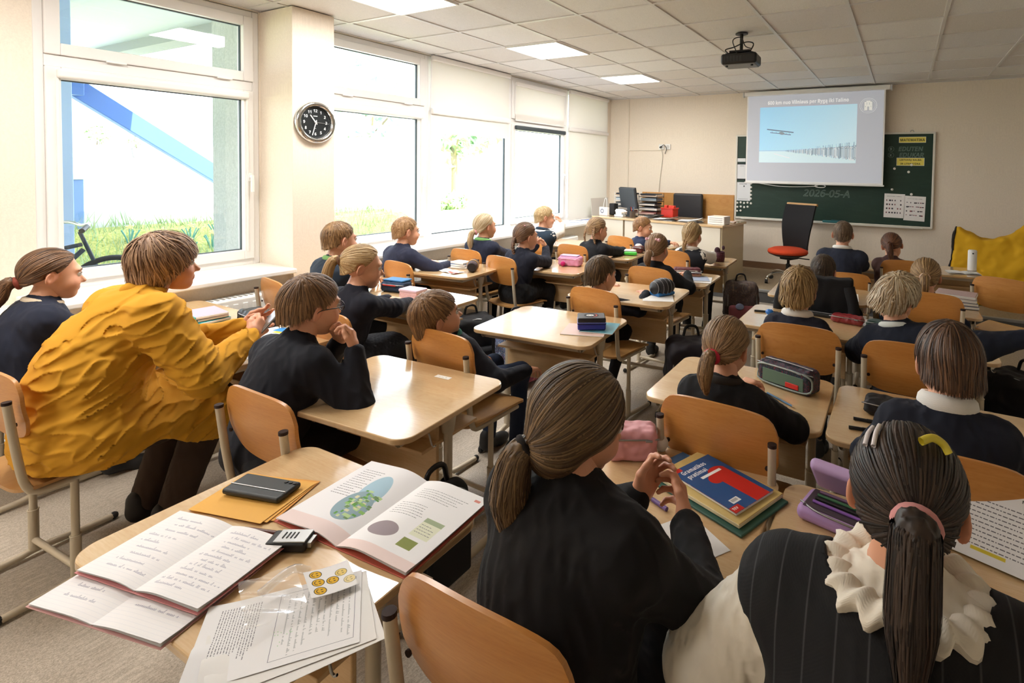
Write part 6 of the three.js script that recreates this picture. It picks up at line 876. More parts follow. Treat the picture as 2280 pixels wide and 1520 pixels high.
{ // window side
  let t; [0x2f8f90, 0x3a9ea0, 0x2b8286, 0x46a9a6].forEach((c, i) => { const b = at('exercise_book', ['lowest teal book of the stack by the mustard jacket', 'second teal book from the bottom by the mustard jacket', 'third teal book from the bottom by the mustard jacket', 'uppermost teal book with pink cover by the mustard jacket'][i], 'book', 'T2', 0.24 + (i % 2) * 0.008, -0.04, 8 - i * 5, i * 0.0162); part(b, 'cover', rbox(0.2, 0.0155, 0.15, 0.003, 0, 0.008, 0), std(i === 3 ? 0xd5a6b4 : c, 0.6)); part(b, 'page_block', rbox(0.196, 0.011, 0.15, 0.002, 0.004, 0.008, 0.002), M.paper); part(b, 'spine', rbox(0.206, 0.015, 0.006, 0.003, 0, 0.008, 0.076), std(c, 0.6)); });
  t = at('pencil_case', 'black padded pencil case beside the teal books', 'pencil case', 'T1', -0.2, -0.17, -6); softCase(t, 0.28, 0.075, 0.12, std(0x1c1b1d, 0.45), { seed: 2 });
  t = at('magazine', 'colourful magazine under the hands holding the phone', 'magazine', 'T1', 0.02, -0.1, 10); part(t, 'pages', rbox(0.27, 0.007, 0.2, 0.002, 0, 0.004, 0), paperMat(256, 190, (c, w, h) => { c.fillStyle = '#e9edf0'; c.fillRect(0, 0, w, h); c.fillStyle = '#2f86c9'; c.fillRect(w * 0.4, 0, w * 0.5, h * 0.3); c.fillStyle = '#e0c040'; c.fillRect(w * 0.5, h * 0.3, w * 0.3, h * 0.12); printLines(c, 20, h * 0.5, w * 0.8, 7, 12, 3, RG(3)); }));
  t = at('paper_sheet', 'white sheet at the right edge of the phone holder desk', 'paper', 'T1', 0.21, 0.08, -14); part(t, 'sheet', sheet(0.21, 0.29, () => 0.0004), paperMat(256, 352, (c, w, h) => { c.fillStyle = '#f0f2f5'; c.fillRect(0, 0, w, h); printLines(c, 30, 50, w * 0.7, 18, 14, 3, RG(8)); }));
  t = thing('mobile_phone', 'grey phone held up by the person in the mustard jacket', 'phone', [-2.53, 0.79, -1.36], rad(-18)); const ph = rbox(0.075, 0.15, 0.009, 0.004, 0, 0.075, 0).rotateX(-0.75); part(t, 'body', ph, std(0x8d8983, 0.4)); part(t, 'screen', box(0.068, 0.14, 0.001, 0, 0.075, 0.005).rotateX(-0.75), std(0x6e675f, 0.2));
  t = at('tin_box', 'pink patterned tin box', 'box', 'L1b', 0.0, -0.02, 4); part(t, 'body', rbox(0.15, 0.05, 0.1, 0.012, 0, 0.026, 0), printed(0xe7c3cd, [0xf0dfe0, 0xd9939f], 5, 0.4)); part(t, 'lid', rbox(0.156, 0.022, 0.106, 0.01, 0, 0.058, 0), std(0xdcc3d6, 0.35));
  t = at('pencil_case', 'dark blue pencil case by the blond ponytail', 'pencil case', 'L1b', -0.27, -0.12, 8); softCase(t, 0.2, 0.07, 0.12, std(0x16304f, 0.7), { seed: 3 }); part(t, 'lid_flap', rbox(0.17, 0.012, 0.1, 0.006, 0.0, 0.076, -0.01), std(0x2f6ea3, 0.6)); part(t, 'red_pencil', rod([-0.06, 0.05, 0.066], [0.05, 0.05, 0.068], 0.004), M.red);
  [0xdfe3ea, 0x4b6ea3, 0xe9e6e4].forEach((c, i) => { const b = at('paperback', ['lowest book of the small stack by the pencil roll', 'middle blue book of the small stack by the pencil roll', 'uppermost white book of the small stack by the pencil roll'][i], 'book', 'L1c', 0.06, -0.05, 12 - i * 9, i * 0.0182); part(b, 'cover', rbox(0.14, 0.018, 0.1, 0.003, 0, 0.0095, 0), std(c, 0.6)); part(b, 'page_block', rbox(0.137, 0.013, 0.1, 0.002, 0.004, 0.0095, 0.002), M.paper); });
  t = at('pencil_roll', 'dark round pencil roll case', 'pencil case', 'L1c', 0.22, 0.0, 30); part(t, 'roll', uvBox(new THREE.CapsuleGeometry(0.042, 0.12, 6, 18).rotateX(Math.PI / 2).translate(0, 0.043, 0), 8), printed(0x2a1c22, [0x4a2c34, 0x6d4a35], 8)); part(t, 'strap', new THREE.TorusGeometry(0.044, 0.005, 6, 24).translate(0, 0.044, 0.02), std(0xc9a06a, 0.6)); part(t, 'end_cap', cyl(0.034, 0.034, 0.006, 0, 0, 0, 18).rotateX(Math.PI / 2).translate(0, 0.043, 0.1), std(0x181216, 0.6));
  t = at('paper_sheet', 'crumpled white and red sheet before the pencil roll', 'paper', 'L1c', 0.08, 0.12, -16); part(t, 'sheet', sheet(0.26, 0.1, (u, v) => 0.006 * Math.abs(Math.sin(u * 8)) , 16, 5), paperMat(128, 64, (c, w, h) => { c.fillStyle = '#e8eaf0'; c.fillRect(0, 0, w, h); c.fillStyle = '#c9543f'; c.fillRect(w * 0.6, h * 0.6, w * 0.4, h * 0.3); }));
  t = at('pencil_case', 'pink pencil case with a magenta pompom', 'pencil case', 'pink', 0.12, -0.07, 4); softCase(t, 0.22, 0.085, 0.11, std(0xe59ac0, 0.55), { seed: 6, zip: std(0xf0c4d8, 0.5) }); part(t, 'lilac_top', rbox(0.17, 0.012, 0.08, 0.006, -0.005, 0.089, 0), std(0xc8a6cf, 0.5)); part(t, 'pompom', ball(0.022, -0.04, 0.024, 0.078, 12), fabric(0xc21f6b));
  t = at('paper_sheet', 'white sheet under the folded arms at the pink pencil case desk', 'paper', 'pink', -0.2, 0.17, 0); part(t, 'sheet', sheet(0.2, 0.14), M.paper);
  t = at('pencil_case', 'clear pencil case with bright green lid', 'pencil case', 'green', 0.2, -0.02, 10); softCase(t, 0.2, 0.05, 0.1, std(0xd8d3d0, 0.3), { seed: 7 }); part(t, 'green_lid', rbox(0.13, 0.03, 0.05, 0.01, 0.05, 0.02, 0.07), std(0x3fbf3a, 0.4));
  t = at('pencil_case', 'dark red and white round pencil case', 'pencil case', 'green', 0.27, -0.17, 0); softCase(t, 0.12, 0.075, 0.09, std(0x5e231f, 0.6), { seed: 8 }); part(t, 'white_top', ball(0.035, 0, 0.07, 0, 12).scale(1.1, 0.7, 1).translate(0, 0.022, 0), std(0xe9e4df, 0.5));
}
{ // middle column
  let t = at('booklet', 'pinkish booklet under the blue pencil box', 'booklet', 'B', 0.22, 0.03, 14); part(t, 'cover', rbox(0.23, 0.004, 0.2, 0.001, 0, 0.002, 0), std(0xe3c3b8, 0.6)); part(t, 'page_block', rbox(0.226, 0.003, 0.2, 0.001, 0.003, 0.002, 0.002), M.paper);
  t = at('booklet', 'teal booklet sticking out behind the blue pencil box', 'booklet', 'B', 0.28, -0.03, 10, 0.0045); part(t, 'cover', rbox(0.18, 0.004, 0.2, 0.001, 0, 0.002, 0), std(0x5f9fae, 0.6)); part(t, 'page_block', rbox(0.176, 0.003, 0.2, 0.001, 0.003, 0.002, 0.002), M.paper);
  t = at('pencil_box', 'blue and black box pencil case with round print', 'pencil case', 'B', 0.24, 0.0, 28, 0.009); part(t, 'base', rbox(0.15, 0.032, 0.115, 0.008, 0, 0.018, 0), std(0x2a318f, 0.5)); part(t, 'middle', rbox(0.153, 0.01, 0.118, 0.004, 0, 0.036, 0), std(0x1b1f5c, 0.5)); part(t, 'lid', rbox(0.15, 0.028, 0.115, 0.008, 0, 0.053, 0), std(0x1d1a1f, 0.5)); part(t, 'zipper', merge([rbox(0.152, 0.003, 0.117, 0.001, 0, 0.041, 0)]), std(0x7b86d8, 0.5)); part(t, 'round_print', new THREE.CircleGeometry(0.04, 28).rotateX(-Math.PI / 2).translate(0, 0.0675, 0), paperMat(128, 128, (c) => { c.fillStyle = '#1d1a1f'; c.fillRect(0, 0, 128, 128); c.fillStyle = '#e9e6e2'; c.beginPath(); c.ellipse(52, 62, 34, 22, 0, 0, 7); c.fill(); c.strokeStyle = '#c2503c'; c.lineWidth = 9; c.beginPath(); c.arc(64, 64, 46, -0.9, 1.3); c.stroke(); c.fillStyle = '#222'; c.fillRect(36, 56, 10, 10); c.fillRect(58, 56, 10, 10); }));
  t = at('pencil_case', 'striped black helmet-shaped pencil case with blue base', 'pencil case', 'C', 0.22, -0.03, 60); { const r = RG(3), m = std(0x1b1b20, 0.5); part(t, 'shell', nets((x, y, z) => ellip(x, y - 0.052, z, 0.1, 0.058, 0.062) + 0.003 * Math.sin(x * 190), [-0.13, -0.02, -0.1], [0.13, 0.14, 0.1], 0.006), m); for (let i = 0; i < 5; i++) { const x = -0.07 + i * 0.034, q = Math.sqrt(1 - (x / 0.1) ** 2); part(t, 'stripe', new THREE.TorusGeometry(0.0595 * q, 0.0035, 6, 28).scale(1.03, 0.97, 1).rotateY(Math.PI / 2).translate(x, 0.052, 0), std(0x8a8a92, 0.5)); } part(t, 'base', rbox(0.15, 0.024, 0.1, 0.01, 0, 0.013, 0), std(0x2b74b8, 0.5)); }
  t = at('paper_sheet', 'white sheet under the striped pencil case', 'paper', 'C', 0.21, 0.03, 20); part(t, 'sheet', sheet(0.2, 0.27), M.paper); t.position.y -= 0.0005;
  t = at('pencil_case', 'maroon pencil case with white piping', 'pencil case', 'D', 0.1, -0.08, 20); softCase(t, 0.25, 0.075, 0.11, std(0x5b1f28, 0.6), { seed: 12, zip: std(0xe6dccf, 0.5) }); part(t, 'lower_band', rbox(0.23, 0.03, 0.115, 0.012, 0, 0.02, 0), std(0xb98668, 0.6)); part(t, 'white_piping', tube([[-0.12, 0.04, 0.045], [-0.06, 0.045, 0.062], [0.06, 0.045, 0.062], [0.12, 0.04, 0.045]], 0.005, 16, 6), M.white);
  t = at('booklet', 'pale blue booklet right of the maroon pencil case', 'booklet', 'D', 0.24, 0.0, 22, 0.004); part(t, 'cover', rbox(0.14, 0.004, 0.19, 0.001, 0, 0.002, 0), std(0xaab6cf, 0.6)); part(t, 'page_block', rbox(0.136, 0.003, 0.19, 0.001, 0.003, 0.002, 0.002), M.paper);
  t = at('paper_sheet', 'white sheets below the pale blue booklet', 'paper', 'D', 0.25, 0.02, 12); part(t, 'sheet', rbox(0.18, 0.003, 0.25, 0.0008, 0, 0.0018, 0), M.paper);
  t = at('pencil_cup', 'dark purple flowered pencil cup', 'pencil case', 'E', 0.22, -0.02, 0); part(t, 'cup', uvBox(lathe([[0.0001, 0], [0.05, 0], [0.056, 0.04], [0.053, 0.095], [0.047, 0.1], [0.045, 0.03], [0.0001, 0.02]], 22), 8), printed(0x33131f, [0x7c3a52, 0x5a2236], 15)); part(t, 'ear_flap', merge([ball(0.03, -0.02, 0.1, 0.01, 10).scale(1, 1.1, 0.4), ball(0.016, 0.04, 0.1, 0.0, 10).scale(1, 1.4, 0.4)]), std(0x3a1726, 0.7));
  t = at('paper_sheet', 'white sheet on the desk at the teacher counter', 'paper', 'E2', 0.1, 0.0, 6); part(t, 'sheet', sheet(0.21, 0.29), M.paper);
}
{ // right bank
  let t = at('workbook', 'green ring folder lowest under the grammar book', 'folder', 'nL', 0.2, -0.11, -20); part(t, 'cover', rbox(0.31, 0.007, 0.225, 0.003, 0, 0.004, 0), std(0x2f5b4f, 0.5));
  t = at('workbook', 'sand-coloured workbook under the blue grammar book', 'book', 'nL', 0.19, -0.125, -20, 0.0075); part(t, 'cover', rbox(0.3, 0.012, 0.21, 0.002, 0, 0.0065, 0), std(0xd9bd78, 0.6)); part(t, 'page_block', rbox(0.296, 0.009, 0.21, 0.001, 0.003, 0.0065, 0.002), std(0xe9d9b0, 0.8));
  t = at('workbook', 'red and blue book peeping out at the left of the grammar book', 'book', 'nL', 0.07, -0.2, -22, 0.0005); part(t, 'cover', rbox(0.12, 0.006, 0.09, 0.002, 0, 0.0035, 0), std(0x4a78b0, 0.6)); part(t, 'red_corner', rbox(0.05, 0.0064, 0.03, 0.002, 0.0, 0.0036, -0.032), std(0xc83a3f, 0.6));
  t = at('grammar_book', 'blue grammar exercise book with red figure on its cover', 'book', 'nL', 0.2, -0.125, -22, 0.02);
  part(t, 'page_block', rbox(0.236, 0.007, 0.166, 0.001, 0.002, 0.0045, 0.0), M.paper); part(t, 'cover', new THREE.BoxGeometry(0.24, 0.0014, 0.17).translate(0, 0.0088, 0), std(0xffffff, 0.35, { map: canvasTex(512, 362, (c, w, h) => { c.translate(0, h); c.rotate(-Math.PI / 2); [w, h] = [h, w]; c.fillStyle = '#1d5590'; c.fillRect(0, 0, w, h); const r = RG(2); for (let i = 0; i < 60; i++) { c.fillStyle = 'rgba(220,235,250,.5)'; c.fillRect(r() * w, r() * h, 2, 2); } c.fillStyle = '#cf2a27'; c.beginPath(); c.moveTo(w * 0.9, h * 0.3); c.bezierCurveTo(w * 0.8, h * 0.2, w * 0.5, h * 0.22, w * 0.5, h * 0.34); c.bezierCurveTo(w * 0.28, h * 0.36, w * 0.3, h * 0.54, w * 0.52, h * 0.52); c.lineTo(w * 0.54, h); c.lineTo(w * 0.9, h); c.closePath(); c.fill(); c.fillRect(0, 0, w * 0.22, h * 0.07); c.fillRect(0, h * 0.9, w * 0.22, h * 0.1); c.fillStyle = '#fff'; c.font = 'bold 50px sans-serif'; c.fillText('Gramatikos', w * 0.12, h * 0.15, w * 0.6); c.fillText('pratimai', w * 0.12, h * 0.25, w * 0.48); c.fillRect(w * 0.3, h * 0.3, w * 0.5, h * 0.045); c.fillStyle = '#f0f0f0'; c.fillRect(w * 0.16, h * 0.8, w * 0.2, h * 0.08); c.fillStyle = '#333'; for (let i = 0; i < 10; i++) c.fillRect(w * (0.19 + i * 0.014), h * 0.815, 2, h * 0.04); c.fillStyle = '#fff'; c.font = 'bold 26px sans-serif'; c.fillText('TEV', w * 0.03, h * 0.96); }) }));
  t = at('felt_pen', 'purple pen lying along the workbook edge', 'pen', 'nL', 0.05, 0.02, -22); part(t, 'barrel', rod([-0.05, 0.006, 0], [0.05, 0.006, 0], 0.0055), std(0x2a2630, 0.4)); part(t, 'cap', rod([0.0, 0.006, 0], [0.055, 0.006, 0], 0.0063), std(0x6a4a8c, 0.4));
  t = at('pencil_case', 'soft pink pencil case standing at the far edge of the grammar book desk', 'pencil case', 'nL', -0.11, -0.17, 30); softCase(t, 0.17, 0.1, 0.1, std(0xd99aa0, 0.6), { seed: 21 });
  t = at('foam_ball', 'white foam ball behind the pink pencil case', 'ball', 'nL', -0.04, -0.25, 0); part(t, 'ball', ball(0.024, 0, 0.024, 0, 18), M.white); part(t, 'stand_ring', new THREE.TorusGeometry(0.012, 0.003, 6, 16).rotateX(Math.PI / 2).translate(0, 0.003, 0), M.white);
  t = at('paper_sheet', 'small white paper corner beside the fiddling hands', 'paper', 'nL', 0.19, 0.12, -32); part(t, 'sheet', sheet(0.16, 0.14, () => 0.0003), M.paper);
  t = at('pencil_case', 'open lilac pencil case at the head with hair clips', 'pencil case', 'nR', -0.16, -0.13, -12); { const lil = std(0xb894cc, 0.5); part(t, 'lower_tray', rbox(0.25, 0.04, 0.12, 0.018, 0, 0.021, 0), lil); part(t, 'inner_mesh', rbox(0.22, 0.012, 0.095, 0.005, 0, 0.038, 0), std(0x4a3b46, 0.9)); part(t, 'lid', rbox(0.25, 0.035, 0.12, 0.016, 0, 0, 0).rotateX(-0.9).translate(0, 0.075, -0.075), std(0xc6a8d8, 0.5)); for (let i = 0; i < 4; i++) part(t, 'pencil', rod([-0.09, 0.048, -0.03 + i * 0.018], [0.08, 0.048, -0.034 + i * 0.02], 0.004), [std(0x7a5a7a, 0.5), std(0x3b6b46, 0.5), M.black, std(0x8a5ab0, 0.5)][i]); part(t, 'zipper', tube([[-0.12, 0.04, 0.03], [-0.06, 0.044, 0.06], [0.06, 0.044, 0.06], [0.12, 0.04, 0.03]], 0.003, 16, 5), M.zip); }
  t = at('worksheet', 'printed worksheet leaning upright at the right foreground', 'paper', 'nR', 0.2, -0.2, -16); part(t, 'sheet', sheet(0.28, 0.2, (u, v) => 0.0).rotateX(0.75).translate(0, 0.075, 0), paperMat(512, 366, (c, w, h) => { c.fillStyle = '#ecebec'; c.fillRect(0, 0, w, h); c.fillStyle = '#444'; c.fillRect(w * 0.12, h * 0.1, w * 0.13, h * 0.05); c.font = 'bold 20px sans-serif'; c.fillText('Nuo Talino', w * 0.5, h * 0.16); printLines(c, w * 0.12, h * 0.28, w * 0.8, 11, h * 0.055, 4, RG(6)); c.fillStyle = '#d8c33a'; c.fillRect(w * 0.2, h * 0.86, w * 0.25, h * 0.04); })); part(t, 'stand_card', rbox(0.27, 0.004, 0.11, 0.001, 0, 0.002, 0.0), std(0x2f8a4b, 0.5));
  t = at('ruler', 'green ruler at the right foreground', 'ruler', 'nR', 0.26, 0.02, -24); part(t, 'strip', rbox(0.18, 0.003, 0.03, 0.001, 0, 0.002, 0), std(0x2d9a52, 0.3)); part(t, 'edge_mark', rbox(0.17, 0.0034, 0.004, 0.001, 0, 0.0021, 0.011), M.white);
  t = at('pencil_case', 'dark pencil case with green mesh window', 'pencil case', 'mL', 0.17, -0.12, -20); softCase(t, 0.26, 0.1, 0.1, printed(0x1b2730, [0x7c2c44, 0x31506a], 23), { seed: 23, zipY: 0.88 }); part(t, 'mesh_window', rbox(0.19, 0.055, 0.004, 0.002, 0, 0.045, 0.0515), std(0x5f7a6a, 0.5)); part(t, 'red_sharpener', merge([rbox(0.06, 0.022, 0.006, 0.003, 0.045, 0.03, 0.0545)]), std(0xd8332c, 0.45)); part(t, 'top_zip', tube([[-0.11, 0.1, 0.0], [0, 0.105, 0.005], [0.11, 0.1, 0.0]], 0.004, 14, 6), M.zip); part(t, 'piping', tube([[-0.125, 0.05, 0.035], [-0.1, 0.088, 0.05], [0.1, 0.088, 0.05], [0.125, 0.05, 0.035], [0.1, 0.014, 0.05], [-0.1, 0.014, 0.05]], 0.004, 40, 6, true), std(0x9aa6a2, 0.4));
  t = at('pencil', 'blue pencil lying before the mesh pencil case', 'pencil', 'mL', 0.17, 0.05, -36); part(t, 'shaft', rod([-0.08, 0.004, 0], [0.06, 0.004, 0], 0.0038, 0.0038, 6), std(0x4f7fa8, 0.5)); part(t, 'tip', rod([0.06, 0.004, 0], [0.078, 0.0035, 0], 0.0038, 0.0006, 6), std(0xd9b98c, 0.7));
  t = at('pencil', 'thin pencil held between the fingers at the mesh pencil case', 'pencil', 'mL', 0.09, 0.1, -60, 0.03); part(t, 'shaft', rod([-0.07, 0.0, 0], [0.07, 0.03, 0], 0.0035, 0.0035, 6), std(0xa8a69c, 0.5)); part(t, 'tip', rod([-0.07, 0, 0], [-0.085, -0.003, 0], 0.0035, 0.0006, 6), M.black);
  t = at('pencil_case', 'flat black pencil case left of the bowl haircut', 'pencil case', 'mR', -0.12, -0.04, -4); softCase(t, 0.24, 0.06, 0.11, std(0x18171b, 0.6), { seed: 25 });
  [[-0.2, 0.07, 4, 'upper black pen on the bowl haircut desk'], [-0.21, 0.15, 10, 'lower black pen on the bowl haircut desk']].forEach(([dx, dz, a, l]) => { const p = at('felt_pen', l, 'pen', 'mR', dx, dz, a); part(p, 'barrel', rod([-0.065, 0.006, 0], [0.06, 0.006, 0], 0.006), std(0x1c1d22, 0.4)); part(p, 'cap', rod([-0.02, 0.006, 0], [0.065, 0.006, 0], 0.0068), M.black); });
  t = at('felt_pen', 'black pen at the left edge of the blue sharpener desk', 'pen', 'tL', -0.23, -0.07, 12); part(t, 'barrel', rod([-0.075, 0.006, 0], [0.075, 0.006, 0], 0.0065), std(0x1a1c1c, 0.4)); part(t, 'green_band', rod([0.02, 0.006, 0], [0.03, 0.006, 0], 0.007), std(0x4b8f57, 0.4));
  t = at('sharpener', 'round blue sharpener on a white eraser', 'sharpener', 'tL', -0.19, 0.02, 0); part(t, 'eraser', rbox(0.06, 0.014, 0.04, 0.004, 0.01, 0.008, 0.02), M.white); part(t, 'dome', new THREE.SphereGeometry(0.026, 18, 10).scale(1, 0.7, 1).translate(0, 0.03, 0), std(0x1f6fc4, 0.3)); part(t, 'slot', box(0.02, 0.004, 0.012, 0.006, 0.049, 0), std(0xdfe7f0, 0.4));
  t = at('paper_sheet', 'white sheet beside the blue sharpener', 'paper', 'tL', -0.04, -0.06, 6); part(t, 'sheet', sheet(0.2, 0.28), M.paper);
  t = at('pencil_case', 'long red and green translucent pencil case between the blond heads', 'pencil case', 'tL', 0.26, -0.09, -8); softCase(t, 0.2, 0.05, 0.09, std(0x8e2f33, 0.35), { seed: 27 }); t = at('pencil_case', 'dark green translucent pencil case right of the red one', 'pencil case', 'tR', -0.19, -0.1, -8); softCase(t, 0.2, 0.045, 0.09, std(0x2d4a45, 0.3), { seed: 28 });
  t = at('sharpener', 'orange sharpener lying on a cream card', 'sharpener', 'tR', -0.27, 0.15, 0); part(t, 'card', rbox(0.1, 0.001, 0.08, 0.0004, 0, 0.0008, 0), std(0xefe9c9, 0.7)); part(t, 'body', rbox(0.034, 0.016, 0.022, 0.006, 0, 0.0095, 0), std(0xe07a1f, 0.4)); part(t, 'cone', new THREE.ConeGeometry(0.009, 0.02, 12).rotateZ(-Math.PI / 2).translate(0.024, 0.01, 0), std(0xd96c18, 0.4));
  t = at('felt_pen', 'dark pen above the orange sharpener', 'pen', 'tR', -0.24, 0.03, -6); part(t, 'barrel', rod([-0.06, 0.005, 0], [0.06, 0.005, 0], 0.0045), M.black); part(t, 'cap', rod([0.02, 0.005, 0], [0.065, 0.005, 0], 0.0055), std(0x2c3a34, 0.4));
  t = at('phone_case', 'flat black case lying before the black jacket', 'case', 'tL', 0.08, -0.19, -4); part(t, 'body', rbox(0.26, 0.025, 0.1, 0.008, 0, 0.013, 0), M.black); part(t, 'shiny_edge', rbox(0.24, 0.004, 0.004, 0.001, 0, 0.026, 0.03), std(0x9a9a9c, 0.3));
  ['uppermost pale book of the blue binder pile', 'white folder second in the blue binder pile', 'blue binder third in the pile', 'lowest grey-blue binder of the pile'].reverse().forEach((l, i) => { const b = at('binder', l, 'binder', 'fR', 0.22, -0.06, 4 - i * 5, i * 0.0235); part(b, 'cover', rbox(0.24, 0.023, 0.19, 0.003, 0, 0.012, 0), std([0x4c5f8f, 0x2b3a7c, 0xd6dce6, 0xc3a9a6][i], 0.5)); part(b, 'page_block', rbox(0.236, 0.017, 0.188, 0.002, 0.004, 0.012, 0.003), M.paper); });
  t = at('paper_sheet', 'sheets at the left of the row four seam', 'paper', 'fL', 0.18, 0.05, 4); part(t, 'sheet', sheet(0.2, 0.26), M.paper);
  t = at('bluetooth_speaker', 'white upright tube speaker before the yellow bean bag', 'speaker', 'pR', 0.3, -0.12, 0); part(t, 'tube', lathe([[0.0001, 0], [0.036, 0], [0.038, 0.01], [0.038, 0.19], [0.032, 0.2], [0.0001, 0.201]], 24), M.white); part(t, 'logo', rbox(0.014, 0.014, 0.002, 0.0008, 0, 0.17, 0.0378), std(0x555555, 0.5)); part(t, 'base_ring', new THREE.TorusGeometry(0.036, 0.003, 6, 24).rotateX(Math.PI / 2).translate(0, 0.004, 0), std(0xcccccc, 0.5));
  t = at('booklet', 'open white booklet at the foot of the tube speaker', 'booklet', 'pR', 0.2, 0.08, 6); openPages(t, 0.26, 0.16, M.paper, paperMat(128, 128, (c, w, h) => { c.fillStyle = '#ecebe8'; c.fillRect(0, 0, w, h); printLines(c, 14, 20, w * 0.7, 8, 12, 3, RG(9)); }), std(0xd0cdc6, 0.6), 0.008);
  t = at('paper_sheet', 'white sheet before the striped top', 'paper', 'pR', -0.12, -0.06, -8); part(t, 'sheet', sheet(0.26, 0.2), M.paper);
  t = at('pencil_case', 'small black case left of the striped top', 'pencil case', 'pL', 0.26, 0.12, 0); softCase(t, 0.16, 0.05, 0.09, M.black, { seed: 31 });
}
// ---------------------------------------------------------------- bags, bean bag, things on the sill
function backpack(label, x, y, z, turn, w, h, d, m, pocket, o = {}) {
  const t = thing('backpack', label, 'backpack', [x, y, z], rad(turn)), s = o.seed ?? 1;
  part(t, 'sack', uvBox(nets((X, Y, Z) => { const k = 1 - 0.25 * Math.pow(Math.max(0, Y / h - 0.4), 2); const q = [Math.abs(X) - (w / 2) * k + 0.05, Math.abs(Y - h / 2) - h / 2 + 0.06, Math.abs(Z) - d / 2 + 0.05]; return Math.hypot(Math.max(q[0], 0), Math.max(q[1], 0), Math.max(q[2], 0)) + Math.min(0, Math.max(...q)) - 0.05 + 0.008 * noise3(X * 11 + s, Y * 11, Z * 11); }, [-w / 2 - 0.05, -0.04, -d / 2 - 0.05], [w / 2 + 0.05, h + 0.05, d / 2 + 0.05], 0.011), 3), m);
  part(t, 'front_pocket', uvBox(rbox(w * 0.78, h * 0.42, d * 0.3, 0.03, 0, h * 0.27, d / 2 + d * 0.06, 4), 3), pocket); part(t, 'zipper', tube([[-w * 0.42, h * 0.45, d * 0.5], [-w * 0.36, h * 0.82, d * 0.45], [0, h * 0.96, d * 0.38], [w * 0.36, h * 0.82, d * 0.45], [w * 0.42, h * 0.45, d * 0.5]], 0.006, 30, 5), o.zip ?? M.zip);
  part(t, 'handle', tube([[-0.05, h - 0.01, -d * 0.25], [-0.03, h + 0.05, -d * 0.25], [0.03, h + 0.05, -d * 0.25], [0.05, h - 0.01, -d * 0.25]], 0.009, 14, 6), M.black); for (const q of [-1, 1]) part(t, 'shoulder_strap', tube([[q * w * 0.25, h * 0.92, -d / 2], [q * w * 0.32, h * 0.7, -d / 2 - 0.06], [q * w * 0.34, h * 0.35, -d / 2 - 0.05], [q * w * 0.3, h * 0.1, -d / 2]], 0.014, 16, 6), M.black);
  return t;
}
backpack('blue and red patterned school bag left of the blue pencil box desk', -2.42, 0.002, -3.12, 75, 0.32, 0.46, 0.24, printed(0x6f8fc0, [0xc9d6ea, 0x7a2233], 41), printed(0x8a2233, [0xc98a96, 0x3c4f8a], 43), { seed: 4 });
backpack('black school bag on the floor below the pink tin desk', -2.86, 0.002, -3.1, 60, 0.34, 0.42, 0.24, std(0x17181c, 0.8), std(0x202126, 0.8), { seed: 5 });
backpack('dark burgundy school bag leaning at the aisle side of the striped case desk', -1.13, 0.002, -3.2, 30, 0.34, 0.5, 0.26, std(0x1d1720, 0.75), std(0x3a1220, 0.75), { seed: 6 });
{ const t = backpack('pink school bag with blue badge hanging at the aisle', -1.36, 0.06, -5.22, 22, 0.33, 0.42, 0.2, printed(0x4d3a36, [0x6b5a4a, 0x3a3a40], 47), std(0x9a5560, 0.7), { seed: 7 }); part(t, 'badge', new THREE.SphereGeometry(0.04, 16, 8).scale(1, 0.8, 0.4).translate(-0.03, 0.2, 0.15), std(0x8f9fc8, 0.3)); }
backpack('dark brown school bag under the pink pencil case desk', -2.45, 0.002, -3.52, 40, 0.26, 0.36, 0.2, printed(0x2c1d22, [0x5a4a50, 0x8a8088], 49), std(0x33222a, 0.8), { seed: 8 });
backpack('black cloth bag hanging from the empty glossy desk', -1.31, 0.16, -1.27, 90, 0.24, 0.34, 0.08, std(0x121215, 0.9), std(0x17171a, 0.9), { seed: 9 });
backpack('black school bag on the floor right of the stretched arm', 0.62, 0.002, -3.75, -30, 0.34, 0.44, 0.26, std(0x16171a, 0.8), std(0x1d1e22, 0.8), { seed: 10 });
{ // bean bag
  const t = thing('bean_bag', 'large yellow bean bag chair with black side bands', 'bean bag', [0.86, 0.146, -7.25], rad(-12)), ym = fabric(0xd9a514);
  const shape = (e) => (x, y, z) => { const f = Math.max(0, Math.min(1, y / 0.85)), top = 0.7 + 0.1 * x + 1.7 * Math.min(0.12, x * x); const q = [Math.abs(x) - (0.4 - 0.06 * f) + 0.07, Math.abs(y - top / 2) - top / 2 + 0.05, Math.abs(z) - (0.34 - 0.28 * f) + 0.06]; return Math.hypot(Math.max(q[0], 0), Math.max(q[1], 0), Math.max(q[2], 0)) + Math.min(0, Math.max(...q)) - 0.05 + 0.02 * noise3(x * 4, y * 4, z * 4 + 3) + 0.01 * noise3(x * 9, y * 9, z * 9) - e; };
  part(t, 'cushion', nets(shape(0), [-0.6, -0.06, -0.55], [0.6, 1.0, 0.55], 0.02), ym); for (const s of [-1, 1]) { const band = shape(0.012); part(t, 'side_band', nets((x, y, z) => Math.max(band(x, y, z), Math.abs(x - s * (0.385 - 0.05 * y)) - 0.03), [-0.6, -0.06, -0.55], [0.6, 1.0, 0.55], 0.016), fabric(0x221d18)); }
}
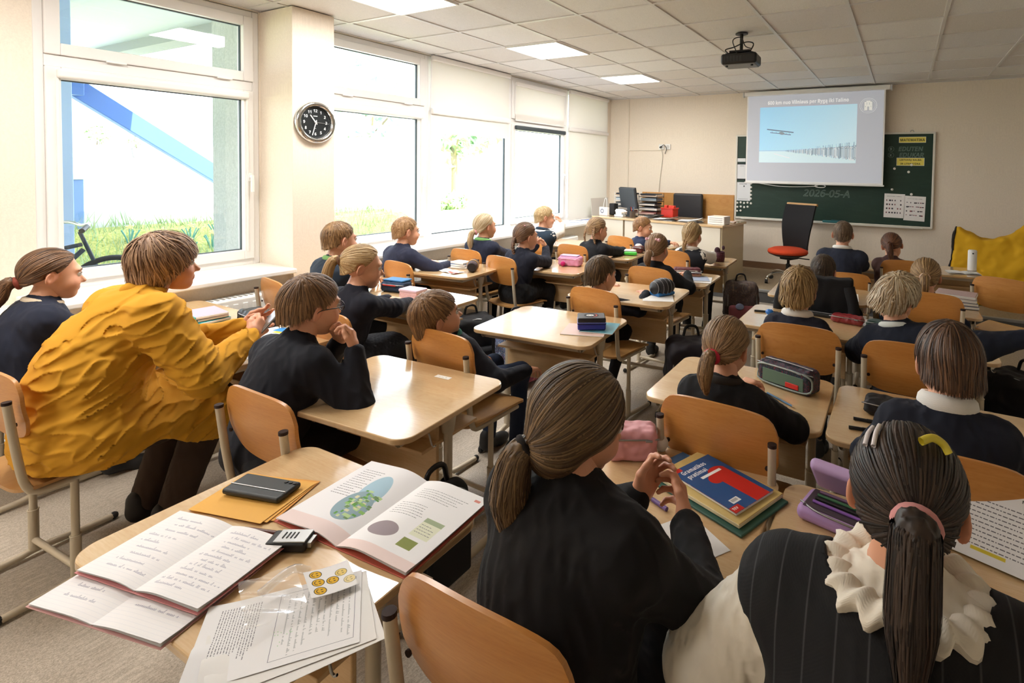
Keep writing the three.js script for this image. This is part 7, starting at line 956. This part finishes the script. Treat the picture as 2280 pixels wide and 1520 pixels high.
{ let t = thing('paper_pile', 'blue and white papers lying on the far window sill', 'papers', [-4.05, SILL + 0.001, -6.6]); for (const [x, z, a, c] of [[0, 0, 0.2, 0xdfe4f2], [0.02, -0.28, -0.3, 0x8f9cc8], [-0.02, 0.1, 0.6, 0xc9d2ea]]) { const p = part(t, 'sheet', rbox(0.2, 0.006, 0.28, 0.002), std(c, 0.7)); p.position.set(x, 0.004, z); p.rotation.y = a; }
  t = thing('cardboard_sign', 'grey folded card standing on the sill beside the teacher counter', 'card', [-4.12, SILL, -7.3], rad(80)); part(t, 'card', rbox(0.42, 0.3, 0.012, 0.004, 0, 0.16, 0).rotateX(-0.12), std(0xcfc9c0, 0.8)); part(t, 'foot', rbox(0.4, 0.012, 0.1, 0.004, 0, 0.006, 0.02), std(0xbdb7ae, 0.8));
  t = thing('tape_dispenser', 'small grey tape holder on the sill right of the pillar', 'holder', [-4.15, SILL, -3.05], rad(20)); part(t, 'body', rbox(0.1, 0.03, 0.04, 0.01, 0, 0.016, 0), std(0x6f7a86, 0.5)); part(t, 'arm', rod([-0.03, 0.03, 0], [0.03, 0.08, 0], 0.008), std(0x55606c, 0.5));
  t = thing('thermos', 'small white bottle on the radiator by the green-lid case desk', 'bottle', [-4.2, 0.605, -6.0]); part(t, 'flask', lathe([[0.0001, 0], [0.028, 0], [0.03, 0.01], [0.03, 0.13], [0.02, 0.15], [0.0001, 0.15]], 18), M.white); part(t, 'cap', cyl(0.02, 0.02, 0.03, 0, 0.163, 0), M.white); }

{ const t = thing('jacket', 'black jacket hanging over the chair behind the blue sharpener desk', 'jacket', [-0.49, -0.05, -3.82]); part(t, 'shell', nets((x, y, z) => { const q = [Math.abs(x) - 0.2 - 0.03 * (0.9 - y), Math.abs(y - 0.69) - 0.2, Math.abs(z + 0.004 - (y - 0.74) * 0.14 + 0.5 * x * x) - 0.03]; return Math.hypot(Math.max(q[0], 0), Math.max(q[1], 0), Math.max(q[2], 0)) + Math.min(0, Math.max(...q)) - 0.02 + 0.006 * noise3(x * 12, y * 5, z * 12); }, [-0.32, 0.42, -0.14], [0.32, 0.96, 0.12], 0.011), fabric(0x121215)); for (const s of [-1, 1]) part(t, 'sleeve', tube([[s * 0.2, 0.86, 0.03], [s * 0.235, 0.7, 0.05], [s * 0.22, 0.5, 0.05]], 0.035, 14, 10), fabric(0x121215)); part(t, 'reflective_strip', rbox(0.2, 0.008, 0.003, 0.001, 0.02, 0.66, 0.052), M.zip); }
renderer.render(scene, camera);
